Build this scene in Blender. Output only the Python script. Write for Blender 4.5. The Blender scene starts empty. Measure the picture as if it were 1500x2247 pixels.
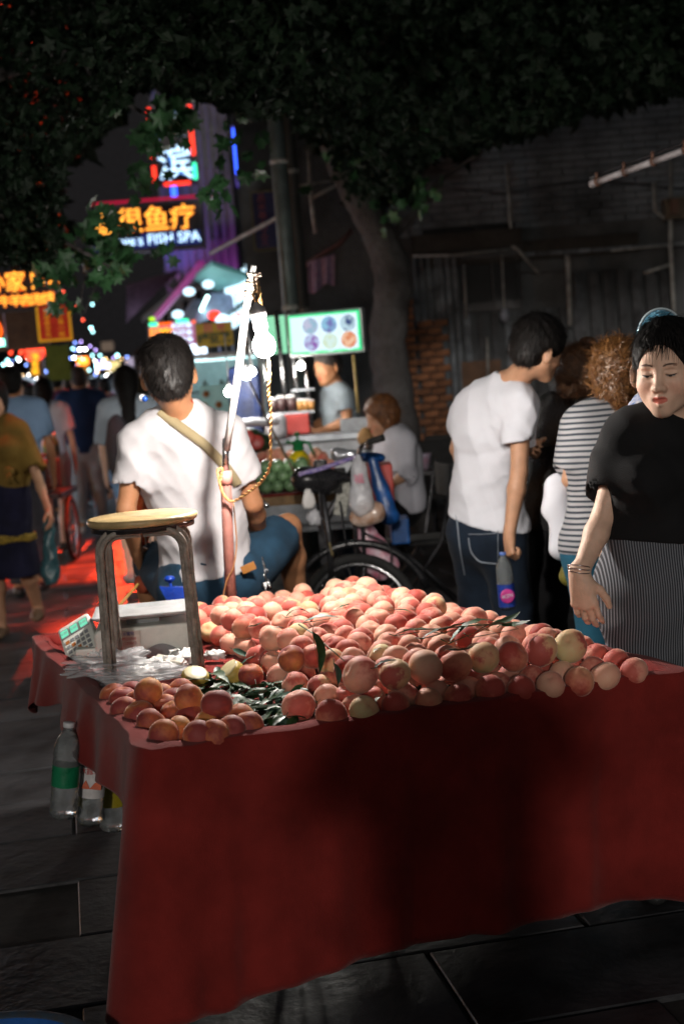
import bpy, bmesh, math, random, colorsys
import numpy as np
from mathutils import Vector, Matrix
from math import radians, sin, cos, pi
rnd = random.Random(7)
np.random.seed(7)
scene = bpy.context.scene
# ------------------------------------------------------------------ camera
FPX, EYE = 3121.0, 1.55
PITCH, ROLL = radians(-5.87), radians(4.5)
FW = np.array([0, cos(PITCH), sin(PITCH)]); _U = np.array([0, -sin(PITCH), cos(PITCH)]); _X = np.array([1., 0, 0])
RT = cos(ROLL) * _X - sin(ROLL) * _U
UP = sin(ROLL) * _X + cos(ROLL) * _U
cam_d = bpy.data.cameras.new('camera')
cam = bpy.data.objects.new('camera', cam_d)
scene.collection.objects.link(cam)
m = Matrix(((RT[0], UP[0], -FW[0], 0), (RT[1], UP[1], -FW[1], 0), (RT[2], UP[2], -FW[2], EYE), (0, 0, 0, 1)))
cam.matrix_world = m
cam_d.sensor_fit = 'VERTICAL'; cam_d.sensor_height = 36.0; cam_d.sensor_width = 24.0
cam_d.lens = 36.0 * FPX / 2247.0
cam_d.clip_start = 0.05; cam_d.clip_end = 500
cam_d.dof.use_dof = True; cam_d.dof.focus_distance = 3.75; cam_d.dof.aperture_fstop = 2.9
cam_d.dof.aperture_blades = 9
scene.camera = cam
# ------------------------------------------------------------------ world and light
world = bpy.data.worlds.new('World'); scene.world = world; world.use_nodes = True
wn = world.node_tree.nodes; wl = world.node_tree.links; wn.clear()
w_out = wn.new('ShaderNodeOutputWorld'); w_bg = wn.new('ShaderNodeBackground'); w_sky = wn.new('ShaderNodeTexSky')
w_sky.sky_type = 'NISHITA'; w_sky.sun_disc = False
SUN_EL, SUN_AZ = radians(11.5), radians(183)
w_sky.sun_elevation = SUN_EL; w_sky.sun_rotation = SUN_AZ
w_hs = wn.new('ShaderNodeHueSaturation'); w_hs.inputs['Saturation'].default_value = 0.35
wl.new(w_sky.outputs[0], w_hs.inputs['Color']); wl.new(w_hs.outputs[0], w_bg.inputs['Color'])
w_bg.inputs['Strength'].default_value = 0.015
wl.new(w_bg.outputs[0], w_out.inputs['Surface'])
sun_d = bpy.data.lights.new('night_glow', 'SUN'); sun_d.energy = 0.72; sun_d.angle = radians(2.5); sun_d.color = (1.0, 0.93, 0.86)
sun = bpy.data.objects.new('night_glow', sun_d); scene.collection.objects.link(sun)
_sd = Vector((sin(SUN_AZ) * cos(SUN_EL), cos(SUN_AZ) * cos(SUN_EL), sin(SUN_EL)))
sun.rotation_euler = _sd.to_track_quat('Z', 'Y').to_euler(); sun.location = (-2, -8, 6)
scene.view_settings.view_transform = 'Standard'; scene.view_settings.look = 'None'
scene.view_settings.exposure = 0.0; scene.view_settings.gamma = 1.0
scene.view_settings.use_curve_mapping = False
BULB_L = 1950.0      # radiance of the bare bulb over the fruit
# ------------------------------------------------------------------ render
scene.render.engine = 'CYCLES'
cy = scene.cycles
cy.use_denoising = True; cy.max_bounces = 5; cy.diffuse_bounces = 2; cy.glossy_bounces = 3
cy.transmission_bounces = 5; cy.transparent_max_bounces = 8; cy.caustics_reflective = False; cy.caustics_refractive = False
cy.sample_clamp_indirect = 4.0; cy.use_adaptive_sampling = True; cy.adaptive_threshold = 0.02
try: cy.use_light_tree = True
except Exception: pass
COL = scene.collection
# ------------------------------------------------------------------ places
def ray(px, py):
    v = FW + RT * (px - 750) / FPX - UP * (py - 1123.5) / FPX
    return v / v[1]
def at(px, py, Y):
    """world point at distance Y along the street axis seen in that direction"""
    return np.array([0, 0, EYE]) + ray(px, py) * Y
def onz(px, py, z):
    v = ray(px, py); return np.array([0, 0, EYE]) + v * (z - EYE) / v[2]
V = lambda *a: np.array(a, float)
def unit(v):
    v = np.asarray(v, float); return v / (np.linalg.norm(v) + 1e-12)
# ------------------------------------------------------------------ materials
MATS = {}
def _lin(c): return tuple(c) + ((1,) if len(c) == 3 else ())
def mat(name, col, rough=0.6, metal=0.0, noise=0.25, nscale=8.0, bump=0.15, bscale=60.0, spec=0.5, sheen=0.0,
        emit=None, estr=0.0, trans=0.0, ior=1.45, coat=0.0, rand=0.0, col2=None, sss=0.0, alpha=1.0, rvar=0.12, bdist=0.01):
    if name in MATS: return MATS[name]
    M = bpy.data.materials.new(name); M.use_nodes = True; MATS[name] = M
    nt = M.node_tree; N = nt.nodes; L = nt.links
    b = N['Principled BSDF']
    tc = N.new('ShaderNodeTexCoord')
    n1 = N.new('ShaderNodeTexNoise'); n1.inputs['Scale'].default_value = nscale; n1.inputs['Detail'].default_value = 6; n1.inputs['Roughness'].default_value = .62
    L.new(tc.outputs['Object'], n1.inputs['Vector'])
    mx = N.new('ShaderNodeMix'); mx.data_type = 'RGBA'
    c = col
    d = col2 if col2 is not None else tuple(max(0, x * (1 - noise * 1.6)) for x in c)
    e = c if col2 is not None else tuple(min(1, x * (1 + noise * .6)) for x in c)
    mx.inputs[6].default_value = _lin(d); mx.inputs[7].default_value = _lin(e)
    mr = N.new('ShaderNodeMapRange'); mr.inputs[1].default_value = .32; mr.inputs[2].default_value = .68
    L.new(n1.outputs[0], mr.inputs[0]); L.new(mr.outputs[0], mx.inputs[0])
    out = mx.outputs[2]
    if rand > 0:
        oi = N.new('ShaderNodeObjectInfo'); hs = N.new('ShaderNodeHueSaturation')
        m1 = N.new('ShaderNodeMapRange'); m1.inputs[3].default_value = 1 - rand; m1.inputs[4].default_value = 1 + rand
        L.new(oi.outputs['Random'], m1.inputs[0]); L.new(m1.outputs[0], hs.inputs['Value']); L.new(out, hs.inputs['Color']); out = hs.outputs[0]
    L.new(out, b.inputs['Base Color'])
    b.inputs['Metallic'].default_value = metal
    b.inputs['Specular IOR Level'].default_value = spec
    r2 = N.new('ShaderNodeMapRange'); r2.inputs[3].default_value = max(.02, rough - rvar); r2.inputs[4].default_value = min(1, rough + rvar)
    n2 = N.new('ShaderNodeTexNoise'); n2.inputs['Scale'].default_value = nscale * 2.3; n2.inputs['Detail'].default_value = 4
    L.new(tc.outputs['Object'], n2.inputs['Vector']); L.new(n2.outputs[0], r2.inputs[0]); L.new(r2.outputs[0], b.inputs['Roughness'])
    if bump > 0:
        n3 = N.new('ShaderNodeTexNoise'); n3.inputs['Scale'].default_value = bscale; n3.inputs['Detail'].default_value = 5
        L.new(tc.outputs['Object'], n3.inputs['Vector'])
        bp = N.new('ShaderNodeBump'); bp.inputs['Strength'].default_value = bump; bp.inputs['Distance'].default_value = bdist
        L.new(n3.outputs[0], bp.inputs['Height']); L.new(bp.outputs[0], b.inputs['Normal'])
    if sheen > 0:
        b.inputs['Sheen Weight'].default_value = sheen; b.inputs['Sheen Roughness'].default_value = .45
    if trans > 0:
        b.inputs['Transmission Weight'].default_value = trans; b.inputs['IOR'].default_value = ior
    if coat > 0: b.inputs['Coat Weight'].default_value = coat
    if sss > 0:
        b.inputs['Subsurface Weight'].default_value = sss; b.inputs['Subsurface Radius'].default_value = (.012, .005, .003)
    if alpha < 1: b.inputs['Alpha'].default_value = alpha
    if emit is not None:
        b.inputs['Emission Color'].default_value = _lin(emit); b.inputs['Emission Strength'].default_value = estr
    return M
def glow(name, col, s):
    """something that gives off light: a neon tube, LED, bulb or lit panel"""
    if name in MATS: return MATS[name]
    M = bpy.data.materials.new(name); M.use_nodes = True; MATS[name] = M
    nt = M.node_tree; nt.nodes.clear(); o = nt.nodes.new('ShaderNodeOutputMaterial'); e = nt.nodes.new('ShaderNodeEmission')
    e.inputs[0].default_value = _lin(col); e.inputs[1].default_value = s; nt.links.new(e.outputs[0], o.inputs[0]); return M
# ------------------------------------------------------------------ objects
def tag(o, label=None, cat=None, group=None, kind=None):
    if label: o['label'] = label
    if cat: o['category'] = cat
    if group: o['group'] = group
    if kind: o['kind'] = kind
    return o
def empty(name, loc=(0, 0, 0), rz=0.0, label=None, cat=None, group=None, rot=None):
    o = bpy.data.objects.new(name, None); COL.objects.link(o)
    o.location = tuple(loc); o.rotation_euler = rot if rot else (0, 0, rz); o.empty_display_size = .1
    return tag(o, label, cat, group)
def tree_copy(o, parent=None):
    c = o.copy(); COL.objects.link(c); c.parent = parent
    for ch in list(o.children): tree_copy(ch, c)
    return c
class MB:
    """collects shapes, links them as one mesh object"""
    def __init__(s): s.v = []; s.f = []; s.mi = []; s.cur = 0; s.flat = []
    def _add(s, vs, fs, flat=False):
        b = len(s.v); s.v += [tuple(float(c) for c in p) for p in vs]
        for f in fs: s.f.append(tuple(b + i for i in f)); s.mi.append(s.cur); s.flat.append(flat)
        return s
    def box(s, c, size, R=None, bev=0.0):
        c = np.array(c, float); h = np.array(size, float) / 2
        if bev <= 0:
            P = [(x, y, z) for x in (-1, 1) for y in (-1, 1) for z in (-1, 1)]
            vs = np.array(P) * h
            fs = [(0, 1, 3, 2), (4, 6, 7, 5), (0, 4, 5, 1), (2, 3, 7, 6), (0, 2, 6, 4), (1, 5, 7, 3)]
        else:
            bm = bmesh.new(); bmesh.ops.create_cube(bm, size=1)
            for v in bm.verts: v.co = Vector((v.co.x * size[0], v.co.y * size[1], v.co.z * size[2]))
            bmesh.ops.bevel(bm, geom=bm.edges[:], offset=min(bev, min(size) * .45), segments=2, affect='EDGES', profile=.6)
            bm.verts.index_update(); vs = np.array([v.co[:] for v in bm.verts]); fs = [tuple(v.index for v in f.verts) for f in bm.faces]; bm.free()
        if R is not None: vs = vs @ np.array(R).T
        return s._add(vs + c, fs, True)
    def tube(s, pts, r, n=8, caps=True, closed=False):
        P = [np.array(p, float) for p in pts]; k = len(P)
        rs = [r] * k if np.isscalar(r) else list(r)
        up = None; rings = []
        for i in range(k):
            if closed: t = unit(P[(i + 1) % k] - P[i - 1])
            else: t = unit(P[min(i + 1, k - 1)] - P[max(i - 1, 0)])
            if up is None:
                a = V(0, 0, 1) if abs(t[2]) < .9 else V(1, 0, 0); up = unit(np.cross(t, a))
            else: up = unit(up - t * np.dot(up, t))
            w = np.cross(t, up)
            rings.append([P[i] + rs[i] * (cos(2 * pi * j / n) * up + sin(2 * pi * j / n) * w) for j in range(n)])
        vs = [p for q in rings for p in q]; fs = []
        for i in range(k if closed else k - 1):
            a = i * n; b = ((i + 1) % k) * n
            for j in range(n): fs.append((a + j, a + (j + 1) % n, b + (j + 1) % n, b + j))
        if caps and not closed:
            fs.append(tuple(range(n - 1, -1, -1))); fs.append(tuple((k - 1) * n + j for j in range(n)))
        return s._add(vs, fs)
    def lathe(s, prof, c=(0, 0, 0), n=20, R=None, sx=1, sy=1, caps=True):
        vs = [(r * cos(2 * pi * j / n) * sx, r * sin(2 * pi * j / n) * sy, z) for r, z in prof for j in range(n)]
        fs = [(i * n + j, i * n + (j + 1) % n, (i + 1) * n + (j + 1) % n, (i + 1) * n + j) for i in range(len(prof) - 1) for j in range(n)]
        if caps:
            fs.append(tuple(range(n - 1, -1, -1))); fs.append(tuple((len(prof) - 1) * n + j for j in range(n)))
        vs = np.array(vs)
        if R is not None: vs = vs @ np.array(R).T
        return s._add(vs + np.array(c), fs)
    def ball(s, c, r, n=12, R=None, m=8):
        r = np.array([r] * 3 if np.isscalar(r) else r, float)
        prof = [(sin(pi * i / m), -cos(pi * i / m)) for i in range(m + 1)]; prof[0] = (.02, -1); prof[-1] = (.02, 1)
        vs = np.array([(q * cos(2 * pi * j / n), q * sin(2 * pi * j / n), z) for q, z in prof for j in range(n)]) * r
        if R is not None: vs = vs @ np.array(R).T
        fs = [(i * n + j, i * n + (j + 1) % n, (i + 1) * n + (j + 1) % n, (i + 1) * n + j) for i in range(m) for j in range(n)]
        fs.append(tuple(range(n - 1, -1, -1))); fs.append(tuple(m * n + j for j in range(n)))
        return s._add(vs + np.array(c), fs)
    def torus(s, c, R0, r, axis=(0, 0, 1), n=28, m=8, sq=1.0):
        a = unit(axis); h = V(0, 0, 1) if abs(a[2]) < .9 else V(1, 0, 0); u = unit(np.cross(a, h)); w = np.cross(a, u)
        return s.tube([np.array(c) + R0 * (cos(2 * pi * i / n) * u + sin(2 * pi * i / n) * w * sq) for i in range(n)], r, m, closed=True)
    def prism(s, poly, o, u, v, th):
        """polygon (list of 2-D points) in the plane o,u,v extruded by th along u x v"""
        o, u, v = (np.array(q, float) for q in (o, u, v)); n = unit(np.cross(u, v)); k = len(poly)
        vs = [o + u * a + v * b for a, b in poly] + [o + u * a + v * b + n * th for a, b in poly]
        fs = [tuple(range(k - 1, -1, -1)), tuple(range(k, 2 * k))] + [(i, (i + 1) % k, k + (i + 1) % k, k + i) for i in range(k)]
        return s._add(vs, fs, True)
    def grid(s, fn, nu, nv, closed_u=False):
        vs = [fn(i / (nu - (0 if closed_u else 1)), j / (nv - 1)) for i in range(nu) for j in range(nv)]
        fs = [(i * nv + j, ((i + 1) % nu) * nv + j, ((i + 1) % nu) * nv + j + 1, i * nv + j + 1) for i in range(nu if closed_u else nu - 1) for j in range(nv - 1)]
        return s._add(vs, fs)
    def build(s, name, mats, parent=None, smooth=True, world=False):
        me = bpy.data.meshes.new(name); me.from_pydata(s.v, [], s.f); me.update()
        if not isinstance(mats, (list, tuple)): mats = [mats]
        for q in mats: me.materials.append(q)
        if len(mats) > 1: me.polygons.foreach_set('material_index', s.mi)
        me.polygons.foreach_set('use_smooth', [smooth and not fl for fl in s.flat])
        o = bpy.data.objects.new(name, me); COL.objects.link(o)
        if parent is not None:
            o.parent = parent
            if world: o.matrix_parent_inverse = pmat(parent).inverted()
        return o
def pmat(o):
    M = Matrix.LocRotScale(o.location, o.rotation_euler, o.scale)
    return (pmat(o.parent) @ o.matrix_parent_inverse @ M) if o.parent else M
def npmesh(name, v, f, mats, parent=None, world=True, smooth=True, mi=None, col=None):
    me = bpy.data.meshes.new(name)
    v = np.asarray(v, np.float32); f = np.asarray(f, np.int32); nf, k = f.shape
    me.vertices.add(len(v)); me.vertices.foreach_set('co', v.ravel())
    me.loops.add(nf * k); me.loops.foreach_set('vertex_index', f.ravel())
    me.polygons.add(nf); me.polygons.foreach_set('loop_start', np.arange(nf, dtype=np.int32) * k)
    me.polygons.foreach_set('loop_total', np.full(nf, k, np.int32))
    if not isinstance(mats, (list, tuple)): mats = [mats]
    for q in mats: me.materials.append(q)
    if mi is not None: me.polygons.foreach_set('material_index', np.asarray(mi, np.int32))
    me.polygons.foreach_set('use_smooth', [smooth] * nf)
    me.update(calc_edges=True)
    if col is not None:
        a = me.color_attributes.new('tone', 'FLOAT_COLOR', 'POINT'); a.data.foreach_set('color', np.asarray(col, np.float32).ravel())
    me.validate()
    o = bpy.data.objects.new(name, me); COL.objects.link(o)
    if parent is not None:
        o.parent = parent
        if world: o.matrix_parent_inverse = pmat(parent).inverted()
    return o
def axes(x=None, z=None, y=None):
    """rotation matrix (columns = local axes) from two given directions"""
    if z is not None and x is not None:
        z = unit(z); x = unit(np.array(x) - z * np.dot(x, z)); y = np.cross(z, x)
    elif z is not None and y is not None:
        z = unit(z); y = unit(np.array(y) - z * np.dot(y, z)); x = np.cross(y, z)
    else:
        y = unit(y); x = unit(np.array(x) - y * np.dot(x, y)); z = np.cross(x, y)
    return np.column_stack([x, y, z])
def rz(a): return np.array([[cos(a), -sin(a), 0], [sin(a), cos(a), 0], [0, 0, 1]])
def text(name, body, size, mt, parent, origin, xdir, zdir, ext=.004, off=0.0, align='CENTER', world=True, sx=1.0):
    """lettering as real mesh: baseline from origin along xdir, upright along zdir"""
    cu = bpy.data.curves.new('t', 'FONT'); cu.body = body; cu.size = size; cu.extrude = ext / 2; cu.offset = off
    cu.align_x = align; cu.align_y = 'CENTER'; cu.resolution_u = 3
    to = bpy.data.objects.new('t', cu); COL.objects.link(to)
    me = bpy.data.meshes.new_from_object(to.evaluated_get(bpy.context.evaluated_depsgraph_get()))
    bpy.data.objects.remove(to); bpy.data.curves.remove(cu)
    me.name = name; me.materials.clear(); me.materials.append(mt)
    o = bpy.data.objects.new(name, me); COL.objects.link(o)
    x = unit(xdir); z = unit(np.array(zdir) - x * np.dot(zdir, x)); y = np.cross(x, z)   # text plane x,z ; normal -y
    M = Matrix(((x[0] * sx, z[0], y[0], origin[0]), (x[1] * sx, z[1], y[1], origin[1]), (x[2] * sx, z[2], y[2], origin[2]), (0, 0, 0, 1)))
    me.transform(M)
    if parent is not None:
        o.parent = parent
        if world: o.matrix_parent_inverse = pmat(parent).inverted()
    return o
# ================================================================== bodies: blended volumes meshed by surface nets
def _fold(X, Y, Z, f, seed):
    """soft irregular creases"""
    a = np.sin(X * f * 1.3 + 2.1 * np.sin(Y * f * .7 + seed) + Z * f * .55 + seed)
    b = np.sin(Z * f * 1.1 + 1.7 * np.sin(X * f * .8 - seed * 1.3) - Y * f * .6 + 2 * seed)
    c = np.sin((X + Y - Z) * f * 2.1 + 1.3 * np.sin(Z * f * 1.6 + seed * .7))
    return (1 - np.abs(a)) * .55 + (1 - np.abs(b)) * .55 + c * .18 - .45
class Sdf:
    def __init__(s, frame=None): s.p = []; s.k = .02
    def _rec(s, fn, lo, hi, k, op): s.p.append((fn, np.array(lo), np.array(hi), s.k if k is None else k, op)); return s
    def cone(s, a, b, ra, rb, k=None, op='+', flat=None, fs=1.0, clip=None):
        """tapered capsule; flat = direction in which the section is squeezed by fs; clip = list of (point, outward normal)"""
        a = np.array(a, float); b = np.array(b, float); ab = b - a; L2 = float(ab @ ab) + 1e-12
        n = None if flat is None else unit(flat)
        def fn(X, Y, Z):
            x = X - a[0]; y = Y - a[1]; z = Z - a[2]
            t = np.clip((x * ab[0] + y * ab[1] + z * ab[2]) / L2, 0, 1)
            dx = x - t * ab[0]; dy = y - t * ab[1]; dz = z - t * ab[2]
            d2 = dx * dx + dy * dy + dz * dz
            if n is not None:
                w = dx * n[0] + dy * n[1] + dz * n[2]; d2 = d2 + w * w * (fs * fs - 1)
            d = np.sqrt(d2) - (ra + (rb - ra) * t)
            if n is not None: d = d / (1 + (fs - 1) * .4)
            if clip:
                for c, m_ in clip: d = np.maximum(d, (X - c[0]) * m_[0] + (Y - c[1]) * m_[1] + (Z - c[2]) * m_[2])
            return d
        R = max(ra, rb); return s._rec(fn, np.minimum(a, b) - R, np.maximum(a, b) + R, k, op)
    def ell(s, c, r, R=None, k=None, op='+'):
        c = np.array(c, float); r = np.array(r, float); R = np.eye(3) if R is None else np.array(R)
        def fn(X, Y, Z):
            x = X - c[0]; y = Y - c[1]; z = Z - c[2]
            u = (x * R[0, 0] + y * R[1, 0] + z * R[2, 0]); v = (x * R[0, 1] + y * R[1, 1] + z * R[2, 1]); w = (x * R[0, 2] + y * R[1, 2] + z * R[2, 2])
            k0 = np.sqrt((u / r[0]) ** 2 + (v / r[1]) ** 2 + (w / r[2]) ** 2) + 1e-9
            k1 = np.sqrt((u / r[0] ** 2) ** 2 + (v / r[1] ** 2) ** 2 + (w / r[2] ** 2) ** 2) + 1e-9
            return k0 * (k0 - 1) / k1
        m_ = r.max(); return s._rec(fn, c - m_, c + m_, k, op)
    def plane(s, c, n, k=0.0):
        """cut everything on the n side of c"""
        c = np.array(c, float); n = unit(n)
        return s._rec(lambda X, Y, Z: (X - c[0]) * n[0] + (Y - c[1]) * n[1] + (Z - c[2]) * n[2], V(-99, -99, -99), V(99, 99, 99), k, 'i')
    def bounds(s):
        q = [p for p in s.p if p[4] == '+']
        return np.min([p[1] for p in q], 0), np.max([p[2] for p in q], 0)
    def values(s, xs, ys, zs):
        F = np.full((len(xs), len(ys), len(zs)), .06, np.float32)
        for fn, lo, hi, k, op in s.p:
            mg = .05 + k
            i0, i1 = np.searchsorted(xs, lo[0] - mg), np.searchsorted(xs, hi[0] + mg)
            j0, j1 = np.searchsorted(ys, lo[1] - mg), np.searchsorted(ys, hi[1] + mg)
            k0, k1 = np.searchsorted(zs, lo[2] - mg), np.searchsorted(zs, hi[2] + mg)
            if i1 <= i0 or j1 <= j0 or k1 <= k0: continue
            X = xs[i0:i1, None, None]; Y = ys[None, j0:j1, None]; Z = zs[None, None, k0:k1]
            d = fn(X, Y, Z).astype(np.float32); A = F[i0:i1, j0:j1, k0:k1]
            if op == 'n': F[i0:i1, j0:j1, k0:k1] = A + d; continue
            if op == '-': d = -d
            if op == '+':
                h = np.maximum(k - np.abs(A - d), 0) / max(k, 1e-6); F[i0:i1, j0:j1, k0:k1] = np.minimum(A, d) - h * h * k * .25
            else:
                h = np.maximum(k - np.abs(A - d), 0) / max(k, 1e-6); F[i0:i1, j0:j1, k0:k1] = np.maximum(A, d) + h * h * k * .25
        return F
    def wrinkle(s, amp, freq, seed=0., dirn=None):
        s.p.append((lambda X, Y, Z: -amp * _fold(X, Y, Z, freq, seed), V(-99, -99, -99), V(99, 99, 99), 0, 'n')); return s
    def mesh(s, res, fine=()):
        """fine = [(lo, hi, res)] boxes meshed more finely; one joined vertex/face set"""
        lo, hi = s.bounds(); out_v = []; out_f = []; nb = 0
        for q, (l, h, r) in enumerate([(lo - .02, hi + .02, res)] + list(fine)):
            l = np.array(l); h = np.array(h)
            if q: l = np.maximum(l, lo - .02); h = np.minimum(h, hi + .02)
            xs, ys, zs = (np.arange(l[i], h[i] + r, r, dtype=np.float32) for i in range(3))
            F = s.values(xs, ys, zs)
            v, f = nets(F, xs, ys, zs)
            if len(f) == 0: continue
            c = v[f].mean(1)
            for q2, (l2, h2, r2) in enumerate(fine):
                if q <= q2 and q != q2 + 1:
                    l2 = np.array(l2) + r2 * 1.2; h2 = np.array(h2) - r2 * 1.2
                    keep = ~np.all((c > l2) & (c < h2), 1); f = f[keep]; c = c[keep]
            out_v.append(v); out_f.append(f + nb); nb += len(v)
        return np.concatenate(out_v), np.concatenate(out_f)
def nets(F, xs, ys, zs):
    S = F < 0
    nx, ny, nz = F.shape
    c = np.zeros((nx - 1, ny - 1, nz - 1), np.int8)
    for i in (0, 1):
        for j in (0, 1):
            for k in (0, 1): c += S[i:nx - 1 + i, j:ny - 1 + j, k:nz - 1 + k]
    act = (c > 0) & (c < 8); I, J, K = np.nonzero(act)
    if len(I) == 0: return np.zeros((0, 3)), np.zeros((0, 4), int)
    idx = np.full(act.shape, -1, np.int32); idx[I, J, K] = np.arange(len(I))
    acc = np.zeros((len(I), 3)); cnt = np.zeros(len(I))
    corners = [(i, j, k) for i in (0, 1) for j in (0, 1) for k in (0, 1)]
    for a in corners:
        for ax in range(3):
            if a[ax]: continue
            b = list(a); b[ax] = 1
            fa = F[I + a[0], J + a[1], K + a[2]]; fb = F[I + b[0], J + b[1], K + b[2]]
            m_ = (fa < 0) != (fb < 0); t = np.where(m_, fa / np.where(m_, fa - fb, 1), 0)
            p = np.empty((len(I), 3)); p[:] = a; p[:, ax] += t
            acc += p * m_[:, None]; cnt += m_
    acc /= cnt[:, None]
    r = np.array([xs[1] - xs[0], ys[1] - ys[0], zs[1] - zs[0]])
    v = np.column_stack([xs[I], ys[J], zs[K]]) + acc * r
    fs = []
    for ax in range(3):
        sl = [slice(1, n - 1) for n in (nx, ny, nz)]; a = S[tuple(sl[q] if q != ax else slice(0, (nx, ny, nz)[ax] - 1) for q in range(3))]
        b = S[tuple(sl[q] if q != ax else slice(1, (nx, ny, nz)[ax]) for q in range(3))]
        m_ = a != b; P = np.array(np.nonzero(m_)).T; 
        if len(P) == 0: continue
        fl = a[m_]
        o = np.ones(3, int); o[ax] = 0; P = P + o
        u, w = [(1, 2), (2, 0), (0, 1)][ax]
        def g(du, dw):
            Q = P.copy(); Q[:, u] -= du; Q[:, w] -= dw; return idx[Q[:, 0], Q[:, 1], Q[:, 2]]
        q = np.column_stack([g(1, 1), g(0, 1), g(0, 0), g(1, 0)])
        q[~fl] = q[~fl][:, ::-1]; fs.append(q)
    f = np.concatenate(fs); f = f[(f >= 0).all(1)]
    return v, f
def sdf_obj(name, S, res, mt, parent, fine=(), col=None, shift=None):
    v, f = S.mesh(res, fine)
    return npmesh(name, v, f, mt, parent, world=True, col=(col(v) if col else None))
# ================================================================== ground
SD = unit(V(-.19, 1, 0)); SX = V(SD[1], -SD[0], 0)       # along the street, across it (to the right)
def sp_(c, y, z=0.0): return V(0, 0, 0) + SX * c + SD * y + V(0, 0, z)
stone = mat('wet_grey_stone', (.058, .058, .062), rough=.46, noise=.5, nscale=3.4, bump=.35, bscale=28, spec=.42, rand=.30, rvar=.14, bdist=.012)
soil = mat('joint_soil', (.035, .033, .030), rough=.8, noise=.4)
mb = MB(); mb.box((0, 95, -.06), (260, 240, .10)); ground = mb.build('ground', soil); tag(ground, kind='structure')
PW, PL = .90, .47
pm_ = []
for k_ in range(6):
    r_ = random.Random(k_); bm = bmesh.new(); bmesh.ops.create_cube(bm, size=1)
    for v in bm.verts: v.co = Vector((v.co.x * (PW - .014), v.co.y * (PL - .014), v.co.z * .05 + r_.uniform(-.0015, .0015)))
    bmesh.ops.bevel(bm, geom=[e for e in bm.edges if all(v.co.z > 0 for v in e.verts)], offset=.004, segments=1, affect='EDGES')
    me = bpy.data.meshes.new('paver'); bm.to_mesh(me); bm.free(); me.materials.append(stone); pm_.append(me)
npv = 0; far_mb = MB()
for j in range(0, 70):
    y = 1.4 + j * PL
    for i in range(-9, 9):
        c = (i + (.5 if j % 2 else 0)) * PW + .35; p = sp_(c, y)
        d = p[1]; sxp = 750 + p[0] / max(d, .5) * FPX
        if sxp < -260 or sxp > 1760: continue
        if d < 15.5 and npv < 298:
            o = bpy.data.objects.new('paver', rnd.choice(pm_)); COL.objects.link(o); o.parent = ground; o.location = (p[0], p[1], -.021 + rnd.uniform(-.0025, .0025))
            o.rotation_euler = (rnd.uniform(-.003, .003), rnd.uniform(-.003, .003), math.atan2(SX[1], SX[0])); npv += 1
        else:
            R = np.column_stack([SX, SD, V(0, 0, 1)]); far_mb.box((p[0], p[1], -.021 + rnd.uniform(-.002, .002)), (PW - .014, PL - .014, .05), R)
o = far_mb.build('pavers', stone, ground); o['kind'] = 'stuff'
# ================================================================== helpers for signs
def board(name, tl, tr, bl, Y, th, mt, label, cat, frame=None, fw=.03, dirx=None):
    """thin board whose corners lie on three sight lines at distance Y; returns (object, centre, x, z, w, h)"""
    P0, P1, P2 = at(*tl, Y), at(*tr, Y), at(*bl, Y)
    x = unit((P1 - P0) * V(1, 1, 0)) if dirx is None else unit(dirx)
    z = V(0, 0, 1); w = np.linalg.norm(P1 - P0); h = abs(P0[2] - P2[2]) if abs(P0[2] - P2[2]) > 0 else 1
    c = (P1 + P2) / 2; y = np.cross(z, x)
    t = empty(name, (c[0], c[1], c[2] - h / 2), label=label, cat=cat)
    R = np.column_stack([x, y, z]); mb = MB(); mb.box(c, (w, th, h), R); mb.build('board', mt, t, world=True)
    if frame is not None:
        for s_ in (-1, 1):
            mb = MB(); mb.box(c + z * s_ * (h / 2 + fw / 2), (w + fw * 2, th + .02, fw), R); mb.build('frame', frame, t, world=True)
            mb = MB(); mb.box(c + x * s_ * (w / 2 + fw / 2), (fw, th + .02, h), R); mb.build('frame', frame, t, world=True)
    return t, c - y * (th / 2), x, z, w, h, R
def led(t, body, c, x, z, size, core, halo, off=.012, sx=1.0, name='lettering'):
    n = np.cross(x, z)
    a = text(name, body, size, halo, t, c + n * .012, x, z, .006, off=off, sx=sx)
    b = text('neon_core', body, size, core, a, c + n * .020, x, z, .006, off=off * .15, sx=sx)
    return a
# display colours: emission kept below clipping for colour, above for the lamps
n_or = glow('neon_orange', (1.0, .13, .012), 1.7); n_orc = glow('neon_orange_core', (1.0, .42, .05), 2.2)
n_bl = glow('neon_iceblue', (.08, .30, 1.0), 1.2); n_blc = glow('neon_ice_core', (.60, .85, 1.0), 2.2)
n_red = glow('neon_red', (1.0, .04, .02), 2.6); n_grn = glow('neon_green', (.05, .9, .45), 2.6); n_pur = glow('neon_purple', (.62, .05, .80), 24); n_pink = glow('neon_pink', (1.0, .10, .40), 1.6)
n_blue = glow('neon_blue', (.03, .10, 1.0), 4); n_yel = glow('neon_yellow', (1.0, .55, .03), 1.8)
plast = mat('dark_render', (.09, .095, .10), rough=.8, noise=.4, nscale=1.5, bump=.5, bscale=20, bdist=.02); dark_metal = mat('dark_sign_metal', (.03, .028, .032), rough=.5)
grey_metal = mat('grey_pole_paint', (.09, .115, .115), rough=.5, noise=.3, nscale=6, metal=.2); purple_wall = mat('pale_wall_upstreet', (.12, .11, .13), rough=.8, noise=.35, nscale=1.2)
far_dark = mat('dark_far_wall', (.022, .022, .028), rough=.9, noise=.4)
glassd = mat('dark_window_glass', (.008, .009, .012), rough=.35, spec=.15)
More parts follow.
